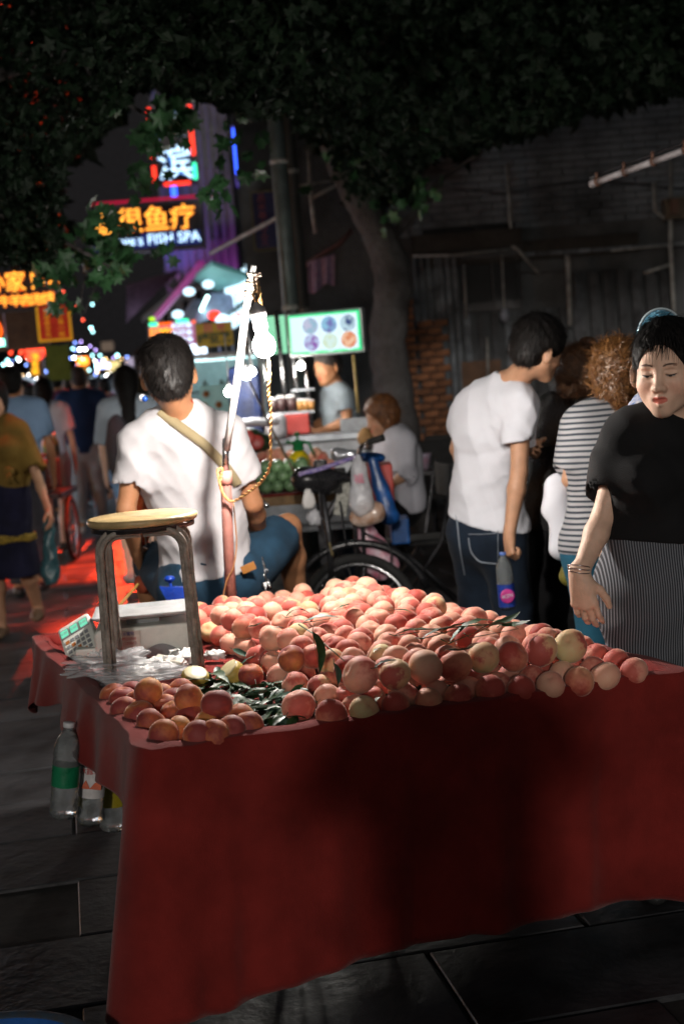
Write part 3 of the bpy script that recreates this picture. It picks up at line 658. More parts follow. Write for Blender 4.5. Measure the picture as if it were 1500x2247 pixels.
# teal lit canopy and shop fascia
sh = empty('lit_shop', at(520, 800, 17), label='shop with a teal lit canopy and white glowing fascia letters', cat='shop'); 
n0, f0 = at(562, 600, 15.2), at(500, 640, 19.5); zt0, zb0 = at(562, 592, 15.2)[2], at(562, 676, 15.2)[2]
xf = unit((n0 - f0) * V(1, 1, 0)); cf = (n0 + f0) / 2; cf[2] = (zt0 + zb0) / 2; RF = np.column_stack([xf, np.cross(V(0, 0, 1), xf), V(0, 0, 1)])
q = MB(); q.box(cf, (np.linalg.norm((n0 - f0)[:2]), .10, zt0 - zb0), RF); q.build('fascia', mat('teal_fascia', (.03, .14, .15), rough=.5), sh, world=True)
for i, ch in enumerate('西北特产清真小吃'): text('lettering', ch, .34, n_blc, sh, cf + xf * (-1.7 + .49 * i) - RF[:, 1] * .06 + V(0, 0, .10), xf, V(0, 0, 1), .02, off=.012)
for i, ch in enumerate('老米家干果批发部'): text('lettering', ch, .19, n_blc, sh, cf + xf * (-1.7 + .49 * i) - RF[:, 1] * .06 + V(0, 0, -.22), xf, V(0, 0, 1), .02, off=.008)
teal_c = mat('teal_lit_ceiling', (.25, .55, .55), rough=.6, emit=(.10, .45, .45), estr=.16)  # teal light under the canopy is put into its colour and emission
A1, A2, A3, A4 = at(470, 640, 19.5), at(560, 612, 15.2), at(545, 560, 15.4), at(462, 574, 20)
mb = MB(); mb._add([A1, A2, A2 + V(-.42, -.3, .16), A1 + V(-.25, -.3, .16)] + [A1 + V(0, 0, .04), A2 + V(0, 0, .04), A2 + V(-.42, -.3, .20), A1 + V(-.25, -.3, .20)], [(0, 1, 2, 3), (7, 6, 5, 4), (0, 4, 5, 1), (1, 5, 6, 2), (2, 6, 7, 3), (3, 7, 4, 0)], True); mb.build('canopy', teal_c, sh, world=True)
q = MB(); q.tube([cf + xf * 2.0 - V(.5, .3, .05), cf - xf * 1.8 - V(.4, .3, .05)], .02, 6); q.build('tube_light', glow('canopy_tube', (.6, 1, .95), 7), sh, world=True)
q = MB(); q.box(at(590, 636, 15.3), (.34, .06, .66)); q.build('brown_panel', MATS['brown_panel'], sh, world=True)
# umbrellas / sunshades crowded beneath it
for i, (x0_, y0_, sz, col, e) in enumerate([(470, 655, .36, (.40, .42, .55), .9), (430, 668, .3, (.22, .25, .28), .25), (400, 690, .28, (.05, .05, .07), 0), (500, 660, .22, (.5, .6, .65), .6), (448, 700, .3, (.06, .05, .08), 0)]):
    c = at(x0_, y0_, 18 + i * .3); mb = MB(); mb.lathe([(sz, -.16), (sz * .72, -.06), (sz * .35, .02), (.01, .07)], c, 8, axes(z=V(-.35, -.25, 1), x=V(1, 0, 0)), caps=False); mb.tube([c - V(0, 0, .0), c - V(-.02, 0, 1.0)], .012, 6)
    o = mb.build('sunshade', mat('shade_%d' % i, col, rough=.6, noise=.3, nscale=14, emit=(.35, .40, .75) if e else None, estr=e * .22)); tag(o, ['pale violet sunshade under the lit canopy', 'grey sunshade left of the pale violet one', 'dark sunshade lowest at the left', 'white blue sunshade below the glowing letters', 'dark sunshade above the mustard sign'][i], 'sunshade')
for i, (xx, yy, r, m_) in enumerate([(487, 700, .06, n_blc), (470, 692, .055, n_red), (457, 624, .05, n_blc), (390, 690, .05, n_blc), (415, 640, .05, n_blc), (523, 690, .02, n_or)]):
    q = MB(); q.ball(at(xx, yy, 16.8), (r * 1.4, r, r), 8); o = q.build('shop_lamp', m_); tag(o, ['white shop lamp over the mustard sign', 'red shop lamp beside the white one', 'pale shop lamp under the teal canopy', 'pale lamp between the dark sunshades', 'faint lamp beneath the awning edge', 'tiny orange lamp below the fascia'][i], 'lamp')
# slatted awning and purple lit facades
aw = empty('awning', at(360, 650, 21), label='dark pink corrugated awning with a glowing edge above the crowd', cat='awning'); awm = mat('awning_tin', (.20, .11, .16), rough=.6, noise=.3, nscale=6)
for i in range(7):
    p0 = at(278, 628 + i * 12, 20.5 - i * .05); p1 = at(392 - i * 10, 592 + i * 9, 21.5 - i * .05); q = MB(); d = unit(p1 - p0)
    q._add([p0, p1, p1 - V(0, .08, .06), p0 - V(0, .08, .06), p0 + V(0, 0, .012), p1 + V(0, 0, .012)], [(0, 1, 2, 3), (3, 2, 5, 4), (0, 4, 5, 1), (0, 3, 4), (1, 5, 2)], True); q.build('slat', awm, aw, world=True)
q = MB(); q.tube([at(340, 700, 20), at(392, 640, 19), at(442, 578, 18)], .045, 8); q.build('edge_tube', mat('magenta_glow_edge', (.4, .12, .3), rough=.5, emit=(.5, .05, .35), estr=.35), aw, world=True)  # the edge carries its own magenta emission
fac = empty('far_building', (-3.4, 33, 0), label='tall building washed in blue and violet light behind the hotel sign', cat='building')
q = MB(); q.box((-2.75, 34, 6), (1.7, 2, 12)); q.build('wall', purple_wall, fac, world=True)
for i in range(2):
    for j in range(4):
        q = MB(); q.box((-3.2 + i * .8, 32.98, 3.5 + j * 1.6), (.6, .06, .95)); o = q.build('window', glassd, fac, world=True); q = MB(); q.box((-3.2 + i * .8, 32.94, 3.5 + j * 1.6), (.03, .03, .95)); q.build('mullion', dark_metal, o, world=True)
q = MB(); q.tube([(-3.9, 32.6, 3.1), (-2.9, 32.6, 3.2)], .03, 8); q.build('added_violet_tube', n_pur, fac, world=True); q = MB(); q.tube([(-3.2, 32.6, 5.6), (-3.15, 32.6, 8.6)], .06, 8); q.build('blue_tube', n_blue, fac, world=True)  # the violet tube is added to tint the wall
for fx_, fz_, fc_, fe_ in ((-2.6, 3.0, (.80, .10, .60), 50), (-2.1, 3.0, (.50, .08, .8), 60), (-3.3, 3.6, (.08, .14, 1.0), 90)):  # added violet and blue spots washing the wall, standing in for neon
    q = MB(); q.box((fx_, 31.9, fz_), (.22, .12, .16), bev=.01); fo = q.build('standin_lamp', dark_metal, fac, world=True)
    ld = bpy.data.lights.new('standin_light', 'SPOT'); ld.energy = fe_; ld.color = fc_; ld.spot_size = radians(110); ld.spot_blend = .8; ld.shadow_soft_size = .08
    lo = bpy.data.objects.new('standin_light', ld); COL.objects.link(lo); lo.location = (fx_, 31.95, fz_ + .12); lo.rotation_euler = Vector((0, -1.0, -1.8)).to_track_quat('Z', 'Y').to_euler(); lo.parent = fo; lo.matrix_parent_inverse = pmat(fo).inverted()
for k_ in range(9):
    q = MB(); q.box((-3.5 + k_ * .19, 32.97, 6.2), (.10, .10, 6.0)); q.build('pilaster', purple_wall, fac, world=True)
rb = empty('shop_row', (-1.2, 24, 0), label='dark two storey shop row on the right side of the street', cat='building')
rc = sp_(1.9, 24); RS = np.column_stack([SX, SD, V(0, 0, 1)])
q = MB(); q.box(sp_(3.6, 25, 1.45), (3.2, 12.0, 2.9), RS); q.build('wall', plast, rb, world=True)
q = MB(); q.box(sp_(1.92, 25, 2.85), (.10, 12, .12), RS); q.build('cornice', dark_metal, rb, world=True)
for j in range(6):
    q = MB(); q.box(sp_(1.98, 20 + j * 2, 1.3), (.06, 1.5, 2.0), RS); q.build('shopfront', mat('lit_shopfront', (.25, .28, .3), rough=.4, emit=(.6, .74, .9), estr=3.5), rb, world=True)
    q = MB(); q.box(sp_(1.96, 20 + j * 2, 2.55), (.06, 1.0, .30), RS); q.build('window', glassd, rb, world=True)
lb = empty('left_row', (-8, 22, 0), label='dark row of shophouses on the left side of the street', cat='building')
q = MB(); q.box(sp_(-5.6, 30, 3.4), (3.6, 44, 6.8), RS); q.build('wall', far_dark, lb, world=True)
for j in range(16):
    q = MB(); q.box(sp_(-3.76, 11 + j * 2.5, 1.25), (.08, 1.7, 1.9), RS); q.build('shopfront', MATS['lit_shopfront'] if j % 3 else mat('warm_shopfront', (.3, .2, .1), rough=.4, emit=(1, .45, .15), estr=3.5), lb, world=True)
    q = MB(); q.box(sp_(-3.76, 11 + j * 2.5, 4.4), (.08, 1.0, 1.2), RS); q.build('window', glassd, lb, world=True)
fb = empty('gate_tower', (-9, 62, 0), label='dark building closing the far end of the street', cat='building')
q = MB(); q.box((-9, 62, 14), (60, 3, 28)); q.build('wall', far_dark, fb, world=True)
rg = empty('right_row', (9, 17, 0), label='unlit warehouse continuing right of the brick building', cat='building')
q = MB(); q.box((13.2, YW + .8, 4.6), (10, 1.0, 9.2)); q.build('wall', plast, rg, world=True)
# lights and little signs far down the street
r_ = random.Random(11); cols = [glow('bokeh_white', (1.0, .97, .90), 30), glow('bokeh_cyan', (.45, .95, 1.0), 9), glow('bokeh_blue', (.22, .35, 1.0), 7), glow('bokeh_warm', (1.0, .62, .25), 9), glow('bokeh_red', (1.0, .10, .05), 7), glow('bokeh_violet', (.55, .40, 1.0), 6)]
cn = ['white', 'cyan', 'blue', 'warm', 'red', 'violet']
spots = [(22, 826, 0, 4), (41, 826, 0, 5), (40, 787, 1, 4), (82, 830, 0, 4), (105, 838, 0, 4), (127, 838, 0, 4), (130, 855, 0, 4), (65, 822, 0, 3), (48, 856, 1, 5), (60, 850, 1, 4), (30, 850, 1, 4), (165, 768, 2, 3), (176, 766, 5, 3), (165, 752, 2, 3), (178, 750, 5, 3), (175, 767, 0, 3), (187, 766, 0, 3), (198, 760, 5, 3), (210, 768, 5, 3), (163, 785, 0, 3), (155, 786, 2, 3), (175, 785, 1, 3), (203, 780, 1, 3), (160, 765, 1, 3), (196, 812, 1, 3), (236, 825, 0, 5), (212, 840, 0, 4), (210, 822, 2, 3), (283, 808, 0, 5), (270, 815, 0, 4), (258, 780, 1, 4), (250, 785, 5, 3), (279, 783, 2, 3), (232, 788, 3, 3), (220, 780, 1, 3), (145, 802, 3, 2), (103, 815, 2, 4), (117, 818, 2, 4), (118, 808, 5, 3), (140, 700, 4, 2), (203, 668, 1, 3), (200, 720, 1, 4), (204, 728, 1, 3), (182, 702, 4, 3), (170, 673, 4, 3), (138, 640, 4, 3), (8, 800, 1, 4), (5, 870, 1, 4), (92, 858, 3, 3), (155, 835, 1, 3), (225, 800, 5, 3), (244, 842, 0, 3), (262, 838, 1, 3), (190, 835, 2, 3), (70, 842, 0, 3)] + [(r_.randint(12, 300), r_.randint(788, 842), r_.choice((0, 0, 1, 1, 2, 3, 5)), r_.choice((2, 3, 3, 4))) for _ in range(46)]
for i, (xx, yy, ci, sz) in enumerate(spots):
    Y = r_.uniform(26, 44); q = MB(); q.ball(at(xx, yy, Y), sz * Y / FPX * .75, 8, m=6); o = q.build('stall_lamp', cols[ci])
    tag(o, '%s lamp %s the far stalls, %s' % (cn[ci], 'high above' if yy < 740 else 'above' if yy < 800 else 'level with' if yy < 832 else 'low among', 'left of the neon flower' if xx < 60 else 'around the neon flower' if xx < 110 else 'under the red banner' if xx < 150 else 'left of the orange shop sign' if xx < 178 else 'right of the orange shop sign' if xx < 230 else 'next to the tall person in olive'), 'lamp', '%s lamps far down the street' % cn[ci])
for i, (xx, yy, ww, hh, col, e, lbl) in enumerate([(226, 803, 30, 11, (.45, .50, 1.0), 2.6, 'violet white shop sign above the navy shirted man'), (182, 792, 24, 17, (1.0, .26, .03), 2.4, 'orange shop sign at the street end'), (248, 803, 30, 22, (.75, .60, .25), .9, 'pale yellow shop sign near the seller'), (134, 814, 20, 26, (.25, .45, .30), .8, 'green grey lit stall front below the banner'), (115, 820, 20, 12, (.15, .18, .7), 1.8, 'blue lit sign below the banner'), (165, 826, 30, 30, (.25, .10, .08), .5, 'dim red brown hoarding at the street end'), (65, 835, 50, 20, (.4, .5, .6), .7, 'pale lit stall front left of the banner'), (225, 835, 60, 20, (.55, .7, .8), .9, 'pale lit stall front above the navy shirt'), (20, 835, 30, 20, (.25, .5, .55), .7, 'teal lit stall front at the far left'), (150, 845, 26, 12, (.5, .35, .3), .6, 'warm lit counter at the street end'), (185, 812, 12, 18, (.6, .25, .03), .8, 'small amber hoarding below the orange sign'), (236, 760, 26, 20, (.22, .16, .12), .35, 'brown signboard in the branches right of the blue lamps'), (40, 842, 34, 12, (.7, .9, 1.0), 1.6, 'white lit counter at the left street end'), (95, 845, 40, 10, (.6, .8, 1.0), 1.3, 'pale blue lit counter behind the woman in white shirt'), (262, 826, 30, 14, (.7, .85, .9), 1.2, 'white lit counter left of the seller\'s head'), (205, 852, 34, 10, (.8, .75, .6), 1.0, 'cream lit counter low at the street end'), (150, 822, 16, 10, (.9, .5, .2), 1.0, 'amber lit counter under the banner'), (285, 795, 18, 20, (.35, .3, .4), .7, 'violet grey hoarding beside the seller\'s head')]):
    Y = 36 + i * .8; e *= 1.7; q = MB(); k_ = Y / FPX; q.box(at(xx, yy, Y), (ww * k_, .08, hh * k_), bev=.01); o = q.build('shop_sign', glow('far_sign_%d' % i, col, e)); tag(o, lbl, 'sign')
# ================================================================== people
def skin_mat(name, c):
    """skin whose tone attribute (lips, brows, nails) tints the base colour"""
    if name in MATS: return MATS[name]
    M = mat(name, c, rough=.52, noise=.10, nscale=22, bump=.12, bscale=180, spec=.4, sss=.06)
    nt = M.node_tree; b = nt.nodes['Principled BSDF']; l = b.inputs['Base Color'].links[0]; src = l.from_socket
    at_ = nt.nodes.new('ShaderNodeVertexColor'); at_.layer_name = 'tone'
    mx = nt.nodes.new('ShaderNodeMix'); mx.data_type = 'RGBA'; mx.blend_type = 'MULTIPLY'; mx.inputs[0].default_value = 1
    nt.links.new(src, mx.inputs[6]); nt.links.new(at_.outputs[0], mx.inputs[7]); nt.links.new(mx.outputs[2], b.inputs['Base Color'])
    return M
def arc_pts(*P):
    return [np.array(p, float) for p in P]
def hand(S, wr, d, n, side, curl=.5, k=.006, s=1.0, spread=1.0, ext=None):
    """five-fingered hand: wrist, direction to the fingertips, palm normal, side = +1 if the thumb lies towards d x n"""
    d = unit(d); n = unit(n - d * np.dot(n, d)); t = unit(np.cross(d, n)) * side
    wr = np.array(wr, float)
    S.cone(wr - d * .01, wr + d * .03 * s, .025 * s, .027 * s, k=.02, flat=n, fs=1.5)
    S.cone(wr + d * .025 * s + t * .014 * s, wr + d * .078 * s + t * .024 * s, .017 * s, .0125 * s, k=.016, flat=n, fs=1.2)
    S.cone(wr + d * .025 * s - t * .010 * s, wr + d * .072 * s - t * .026 * s, .017 * s, .0115 * s, k=.016, flat=n, fs=1.2)
    S.cone(wr + d * .03 * s, wr + d * .082 * s, .018 * s, .014 * s, k=.016, flat=n, fs=1.25)
    F = [(.027, .082, .066, .0083), (.009, .088, .074, .0086), (-.009, .085, .069, .0083), (-.026, .076, .054, .0074)]
    tips = []
    for i, (o, b0, ln, r) in enumerate(F):
        c = curl[i] if hasattr(curl, '__len__') else curl * (1 + .12 * i)
        p = wr + d * b0 * s + t * o * s; a = 0.15 * c; pts = [p - d * .012 * s]
        dd = unit(d + t * o * 1.8 * spread)
        for q, fr in enumerate((.45, .31, .24)):
            a += c * (.75, .95, .6)[q]
            p = p + (dd * cos(a) + n * sin(a)) * ln * fr * s; pts.append(p)
        for q in range(3): S.cone(pts[q], pts[q + 1], r * s * (1, .95, .88)[q], r * s * (.95, .88, .74)[q], k=.0035)
        tips.append(pts[-1])
    b = wr + d * .022 * s + t * .018 * s
    m1 = b + (d * .62 + t * .62 + n * .35) * .040 * s
    m2 = m1 + unit(d * .85 + t * .30 + n * (.25 + .5 * (curl if np.isscalar(curl) else .5))) * .032 * s
    m3 = m2 + unit(d * .9 + t * .05 + n * .45) * .024 * s
    S.cone(b, m1, .014 * s, .0115 * s, k=.010); S.cone(m1, m2, .0108 * s, .0098 * s, k=.004); S.cone(m2, m3, .0096 * s, .0076 * s, k=.004)
    return tips
def head(S, c, R, s=1.0, k=.012, fem=False, mouth_open=0.0, fine=True, full=1.0):
    """c = centre between the ears, R columns = right, forward, up"""
    P = lambda x, y, z: c + R @ (V(x, y, z) * s)
    E = lambda x, y, z, rx, ry, rz_, kk=None, op='+', tilt=None: S.ell(P(x, y, z), V(rx, ry, rz_) * s, R if tilt is None else R @ tilt, k=kk, op=op)
    C = lambda a, b, ra, rb, kk=None, op='+', **q: S.cone(P(*a), P(*b), ra * s, rb * s, k=kk, op=op, **q)
    E(0, -.016, .042, .0755, .094, .082, .02)
    E(0, .022, -.012, .064 * full, .066, .088, .03)
    if fem:
        C((-.040, .022, -.055), (-.012, .062, -.092), .024, .017, .03); C((.040, .022, -.055), (.012, .062, -.092), .024, .017, .03)
    else:
        C((-.050, .010, -.050), (-.016, .064, -.094), .024, .019, .03); C((.050, .010, -.050), (.016, .064, -.094), .024, .019, .03)
    E(0, .070, -.095, .017, .015, .013, .02)
    if not fine:
        C((0, .078, .004), (0, .102, -.032), .009, .012, .012)
        for q in (-1, 1): E(q * .076, -.008, -.012, .010, .021, .032, .008)
        return P
    E(-.036 * full, .052, -.030, .026, .024, .026, .025); E(.036 * full, .052, -.030, .026, .024, .026, .025)
    C((-.032, .070, .020), (.032, .070, .020), .0125, .0125, .022)
    # sockets, eyeballs, lids
    for q in (-1, 1):
        E(q * .031, .089, .001, .019, .013, .011, .014, '-')
        E(q * .031, .0685, -.001, .0145, .0145, .0145, .004)
        C((q * .018, .0825, .0045), (q * .044, .0745, .0035), .0030, .0030, .005)      # upper lid fold
        C((q * .019, .0815, -.0065), (q * .043, .0745, -.0060), .0026, .0026, .005)
        E(q * .0845, -.010, -.012, .0085, .021, .034, .006, tilt=rz(-q * .85))
        E(q * .0915, .000, -.008, .0055, .011, .020, .004, '-', tilt=rz(-q * .85))
    # nose
    C((0, .080, .012), (0, .098, -.028), .0080, .0105, .014)
    E(0, .101, -.033, .0115, .0115, .0095, .008)
    for q in (-1, 1):
        E(q * .0125, .092, -.036, .0085, .0095, .0075, .006)
        E(q * .0065, .0985, -.0435, .0034, .0042, .0030, .003, '-')
    # mouth
    E(0, .076, -.064, .027, .0155, .022, .020)
    g = mouth_open
    C((-.019, .083, -.0605), (.0, .0925, -.0570), .0030, .0058, .004); C((.019, .083, -.0605), (.0, .0925, -.0570), .0030, .0058, .004)
    C((-.018, .082, -.0655 - g), (.0, .0910, -.0695 - g), .0032, .0068, .004); C((.018, .082, -.0655 - g), (.0, .0910, -.0695 - g), .0032, .0068, .004)
    C((-.017, .092, -.0625 - g / 2), (.017, .092, -.0625 - g / 2), .0016 + g * .5, .0016 + g * .5, .003, '-')
    return P
def face_tone(c, R, s):
    lips = V(.92, .42, .42); brow = V(.45, .38, .34)
    def f(v):
        q = (v - c) @ R / s; col = np.ones((len(v), 4)); x, y, z = q[:, 0], q[:, 1], q[:, 2]
        m_ = (y > .079) & ((x / .0205) ** 2 + ((z + .0640) / .0098) ** 2 < 1)
        col[m_, :3] = lips
        m_ = (y > .055) & (np.abs(x) > .013) & (np.abs(x) < .047) & (np.abs(z - (.0225 + .003 * np.sin((np.abs(x) - .01) * 80))) < .0030)
        col[m_, :3] = brow
        ck = np.exp(-(((np.abs(x) - .040) / .020) ** 2 + ((z + .035) / .020) ** 2)) * (y > .02)
        col[:, 1] *= 1 - .16 * ck; col[:, 2] *= 1 - .18 * ck
        return col
    return f
def plain_tone(v): return np.ones((len(v), 4))
def std_joints(loc, heading, H=1.70, lean=0.0, walk=0.0, arms='down', fem=False, hands_front=0.0, bend=0.0, seat=None):
    """canonical joints of a standing/walking figure; heading 0 faces +Y"""
    s = H / 1.72; hw = .168 if fem else .188
    J = dict(hip=V(0, 0, .93), waist=V(0, 0, 1.07), chest=V(0, .0, 1.27), neck=V(0, -.015, 1.465), head=V(0, .015, 1.60))
    for sg, n in ((-1, 'L'), (1, 'R')):
        st = walk * sg
        J['hip' + n] = V(sg * .088, 0, .90); J['knee' + n] = V(sg * .092, .11 * st + .03, .49); J['ank' + n] = V(sg * .095, .28 * st - .03 - (.12 if st < 0 else 0), .085 + (.06 if st < -.01 else 0))
        J['sh' + n] = V(sg * hw, -.01, 1.405); J['el' + n] = V(sg * (hw + .055), -.02 - .10 * st, 1.12); J['wr' + n] = V(sg * (hw + .05), .05 - .16 * st, .875)
        if arms == 'front': J['el' + n] = V(sg * (hw + .05), .02, 1.12); J['wr' + n] = V(sg * .12, .25, 1.12)
    if bend:
        c, si = cos(bend), sin(bend)
        for k_ in list(J):
            if k_ in ('waist', 'chest', 'neck', 'head', 'shL', 'shR', 'elL', 'elR', 'wrL', 'wrR'):
                p = J[k_]; dz = p[2] - .95; J[k_] = V(p[0], p[1] * c + dz * si, .95 + dz * c - p[1] * si)
    M = rz(heading)
    return {k_: M @ (v * s) + np.array([loc[0], loc[1], 0 if len(loc) < 3 else loc[2]]) for k_, v in J.items()}
def person(J, s=1.0, label=None, group=None, skin=('skin_warm', (.46, .25, .15)), fem=False, look=None, head_up=None, res=.010, headres=None, handres=None,
           top=None, bottom=None, hair=None, shoes='shoe_dark', curl=.5, palmL=None, palmR=None, faced=False, mouth=0.0, base=None, belly=0.0, handdir=None, full=1.0, nohands=False):
    """a person: body (one continuous skin mesh) with hair and clothes as children"""
    p = empty('person', (0, 0, 0), label=label, cat='person', group=group)
    b0 = (J['ankL'] + J['ankR']) / 2; p.location = (b0[0], b0[1], 0)
    right = unit(J['shR'] - J['shL']); upv = unit(J['neck'] - J['hip']); fwd = unit(np.cross(upv, right)); right = np.cross(fwd, upv)
    hright = unit(J['hipR'] - J['hipL']); hf = unit(np.cross(V(0, 0, 1), hright))
    fl = look if look is not None else fwd
    hu = head_up if head_up is not None else unit(J['head'] - J['neck'] + V(0, 0, .12))
    hf_ = unit(fl - hu * np.dot(fl, hu)); hr_ = np.cross(hf_, hu); HR = np.column_stack([hr_, hf_, hu])
    wS = .90 if fem else 1.0
    def torso(S, g=0.0, k=.05, neck=True, gb=None):
        gb = g if gb is None else gb
        S.cone(J['hipL'] * .55 + J['hipR'] * .45 + V(0, 0, .00), J['hipR'] * .55 + J['hipL'] * .45, .128 * s + gb, .128 * s + gb, k=k, flat=hf, fs=1.25)
        S.cone(J['hip'] + V(0, 0, .02) * s, J['waist'], .148 * s + gb + belly * .5, .134 * wS * s + g + belly, k=k, flat=hf, fs=1.35)
        S.cone(J['waist'], J['chest'], .134 * wS * s + g + belly, .152 * wS * s + g, k=k, flat=fwd, fs=1.38)
        S.cone(J['chest'], J['chest'] * .45 + J['neck'] * .55, .152 * wS * s + g, .120 * wS * s + g, k=k, flat=fwd, fs=1.42)
        a = J['shL'] * .80 + J['shR'] * .20; b = J['shR'] * .80 + J['shL'] * .20
        S.cone(a, b, .056 * s + g, .056 * s + g, k=.05)
        nb = J['neck'] - upv * .005
        S.cone(nb, J['shL'] * .82 + J['neck'] * .18, .047 * s + g * .6, .046 * s + g, k=.04); S.cone(nb, J['shR'] * .82 + J['neck'] * .18, .047 * s + g * .6, .046 * s + g, k=.04)
        if fem:
            for q in (-1, 1): S.ell(J['chest'] + right * q * .072 * s + fwd * .085 * s - upv * .01, V(.062, .05, .06) * s + g * .7, k=.05)
    def arm(S, n, g=0.0, k=.012):
        f = .90 if fem else 1.0
        S.cone(J['sh' + n], J['el' + n], .047 * s * f + g, .034 * s * f + g, k=k)
        S.cone(J['el' + n], J['el' + n] * .72 + J['wr' + n] * .28, .034 * s * f + g, .037 * s * f + g, k=.012)
        S.cone(J['el' + n] * .72 + J['wr' + n] * .28, J['wr' + n], .037 * s * f + g, .0235 * s * f + g, k=.012)
    def leg(S, n, g=0.0, k=.04, to=1.0, gk=None):
        S.cone(J['hip' + n], J['knee' + n], .083 * s + g, .053 * s + g, k=k)
        S.cone(J['knee' + n], J['knee' + n] * .65 + J['ank' + n] * .35, .052 * s + g, .054 * s + g, k=.02)
        S.cone(J['knee' + n] * .65 + J['ank' + n] * .35, J['ank' + n], .053 * s + g, .035 * s + g, k=.03)
    B = Sdf(); torso(B)
    for n in 'LR': arm(B, n); leg(B, n)
    fdirs = {}
    for n in 'LR':
        fd = unit(hf + hright * (.12 if n == 'R' else -.12)) if base is None else unit(base[n]) if isinstance(base, dict) else unit(base)
        fdirs[n] = fd
        B.cone(J['ank' + n] + V(0, 0, -.03), J['ank' + n] + fd * .13 * s + V(0, 0, -.055), .034 * s, .026 * s, k=.03)
    B.cone(J['neck'] - upv * .02, J['head'] - HR @ V(0, .012, .055) * s, .055 * s * (.88 if fem else 1), .053 * s * (.86 if fem else 1), k=.03)
    head(B, J['head'], HR, s, fem=fem, mouth_open=mouth, fine=faced, full=full)
    fine = []
    if headres: c = J['head']; fine.append((c - V(.13, .13, .14), c + V(.13, .13, .15), headres))
    for n in 'LR':
        d = unit(J['wr' + n] - J['el' + n]); pn = (palmL if n == 'L' else palmR)
        if pn is None: pn = right * (1 if n == 'L' else -1)
        if handdir and n in handdir: d = unit(handdir[n])
        # thumb towards fwd
        sd = 1 if np.dot(np.cross(d, pn), fwd + V(0, 0, .3)) > 0 else -1
        if not nohands: hand(B, J['wr' + n], d, pn, sd, curl=curl[n] if isinstance(curl, dict) else curl, s=s)
        if handres and (handres is True or n in handres):
            c = J['wr' + n] + d * .075; fine.append((c - V(.11, .11, .11), c + V(.11, .11, .11), .0035))
    v, f = B.mesh(res, fine)
    body = npmesh('body', v, f, skin_mat(*skin), p, col=(face_tone(J['head'], HR, s) if faced else plain_tone)(v))
    # ---- clothes
    if top:
        S = Sdf(); g = top.get('g', .014)
        fl_ = top.get('flare', 0)
        hem = top.get('hem', -.02)
        hp = J['hip'] + upv * hem * s
        sl = top.get('sleeve', .62)
        for n in 'LR':
            a, b, c = J['sh' + n], J['el' + n], J['wr' + n]
            if sl <= 0: continue
            if sl <= 1:
                e = a + (b - a) * sl; d = unit(b - a); gs = top.get('sg', .022)
                S.cone(a, e + d * .03, .052 * s + g, .040 * s + gs, k=.03, clip=[(e, d)])
            else:
                d = unit(c - b); e = b + (c - b) * (sl - 1); gs = top.get('sg', .012)
                S.cone(a, b, .052 * s + g, .041 * s + gs, k=.03); S.cone(b, e + d * .03, .041 * s + gs, .030 * s + gs, k=.03, clip=[(e, d)])
        for n in 'LR':      # hollow cuffs
            if sl <= 0: continue
            a, b = (J['sh' + n], J['el' + n]) if sl <= 1 else (J['el' + n], J['wr' + n]); e = a + (b - a) * (sl if sl <= 1 else sl - 1); d = unit(b - a)
            S.cone(e - d * .012, e + d * .03, .040 * s + top.get('sg', .022) - .014, .040 * s + top.get('sg', .022) - .012, k=.004, op='-')
        torso(S, g, k=.06, gb=top.get('gb', g))
        if fl_: S.cone(J['waist'], hp - upv * .02, .140 * s + g, .150 * s + g + fl_, k=.06, flat=hf, fs=1.3)
        if top.get('w2', 0): S.wrinkle(top['w2'], top.get('f2', 36), 4.4)
        if top.get('wr', .006): S.wrinkle(top.get('wr', .006), top.get('wf', 11), top.get('seed', rnd.random() * 9))
        nk = J['neck'] + upv * top.get('neck', .0) * s + fwd * .015
        S.ell(nk + upv * .045 * s - V(0, 0, 0), V(.066, .066, .052) * s * top.get('nr', 1.0), np.column_stack([right, unit(fwd + upv * -.5), np.cross(right, unit(fwd + upv * -.5))]), k=.012, op='-')
        S.plane(hp, -upv + top.get('hemtilt', 0) * fwd, k=.006)
        for q in top.get('extra', []): q(S, J)
        sdf_obj('t_shirt' if sl <= 1 else 'jacket', S, top.get('res', max(res * .9, .006)), top['mat'], p)
    if bottom:
        S = Sdf(); g = bottom.get('g', .010); kind = bottom.get('kind', 'trousers')
        tp = J['waist'] * bottom.get('rise', .25) + J['hip'] * (1 - bottom.get('rise', .25))
        S.cone(J['hipL'] * .55 + J['hipR'] * .45, J['hipR'] * .55 + J['hipL'] * .45, .134 * s + g, .134 * s + g, k=.05, flat=hf, fs=1.22)
        S.cone(J['hip'], tp + upv * .06, .147 * s + g, .138 * wS * s + g, k=.05, flat=hf, fs=1.32, clip=[(tp, upv)])
        ln = bottom.get('len', 1.0); fl_ = bottom.get('flare', .0)
        if kind == 'skirt':
            lo_ = (J['kneeL'] + J['kneeR']) / 2; z = J['hip'] * (1 - ln) + lo_ * ln
            S.cone(J['hip'], z, .150 * s, .165 * s + fl_, k=.05, flat=hf, fs=1.2)
        else:
            for n in 'LR':
                kn, an, hp_ = J['knee' + n], J['ank' + n], J['hip' + n]
                if ln <= 1:
                    e = hp_ + (kn - hp_) * ln; d = unit(kn - hp_); S.cone(hp_, e + d * .03, .092 * s + g, .062 * s + g + fl_, k=.045, clip=[(e, d)])
                else:
                    S.cone(hp_, kn, .090 * s + g, .060 * s + g + fl_ * .5, k=.045)
                    e = kn + (an - kn) * (ln - 1); d = unit(an - kn); S.cone(kn, e + d * .03, .058 * s + g + fl_ * .5, .046 * s + g + fl_, k=.03, clip=[(e, d)])
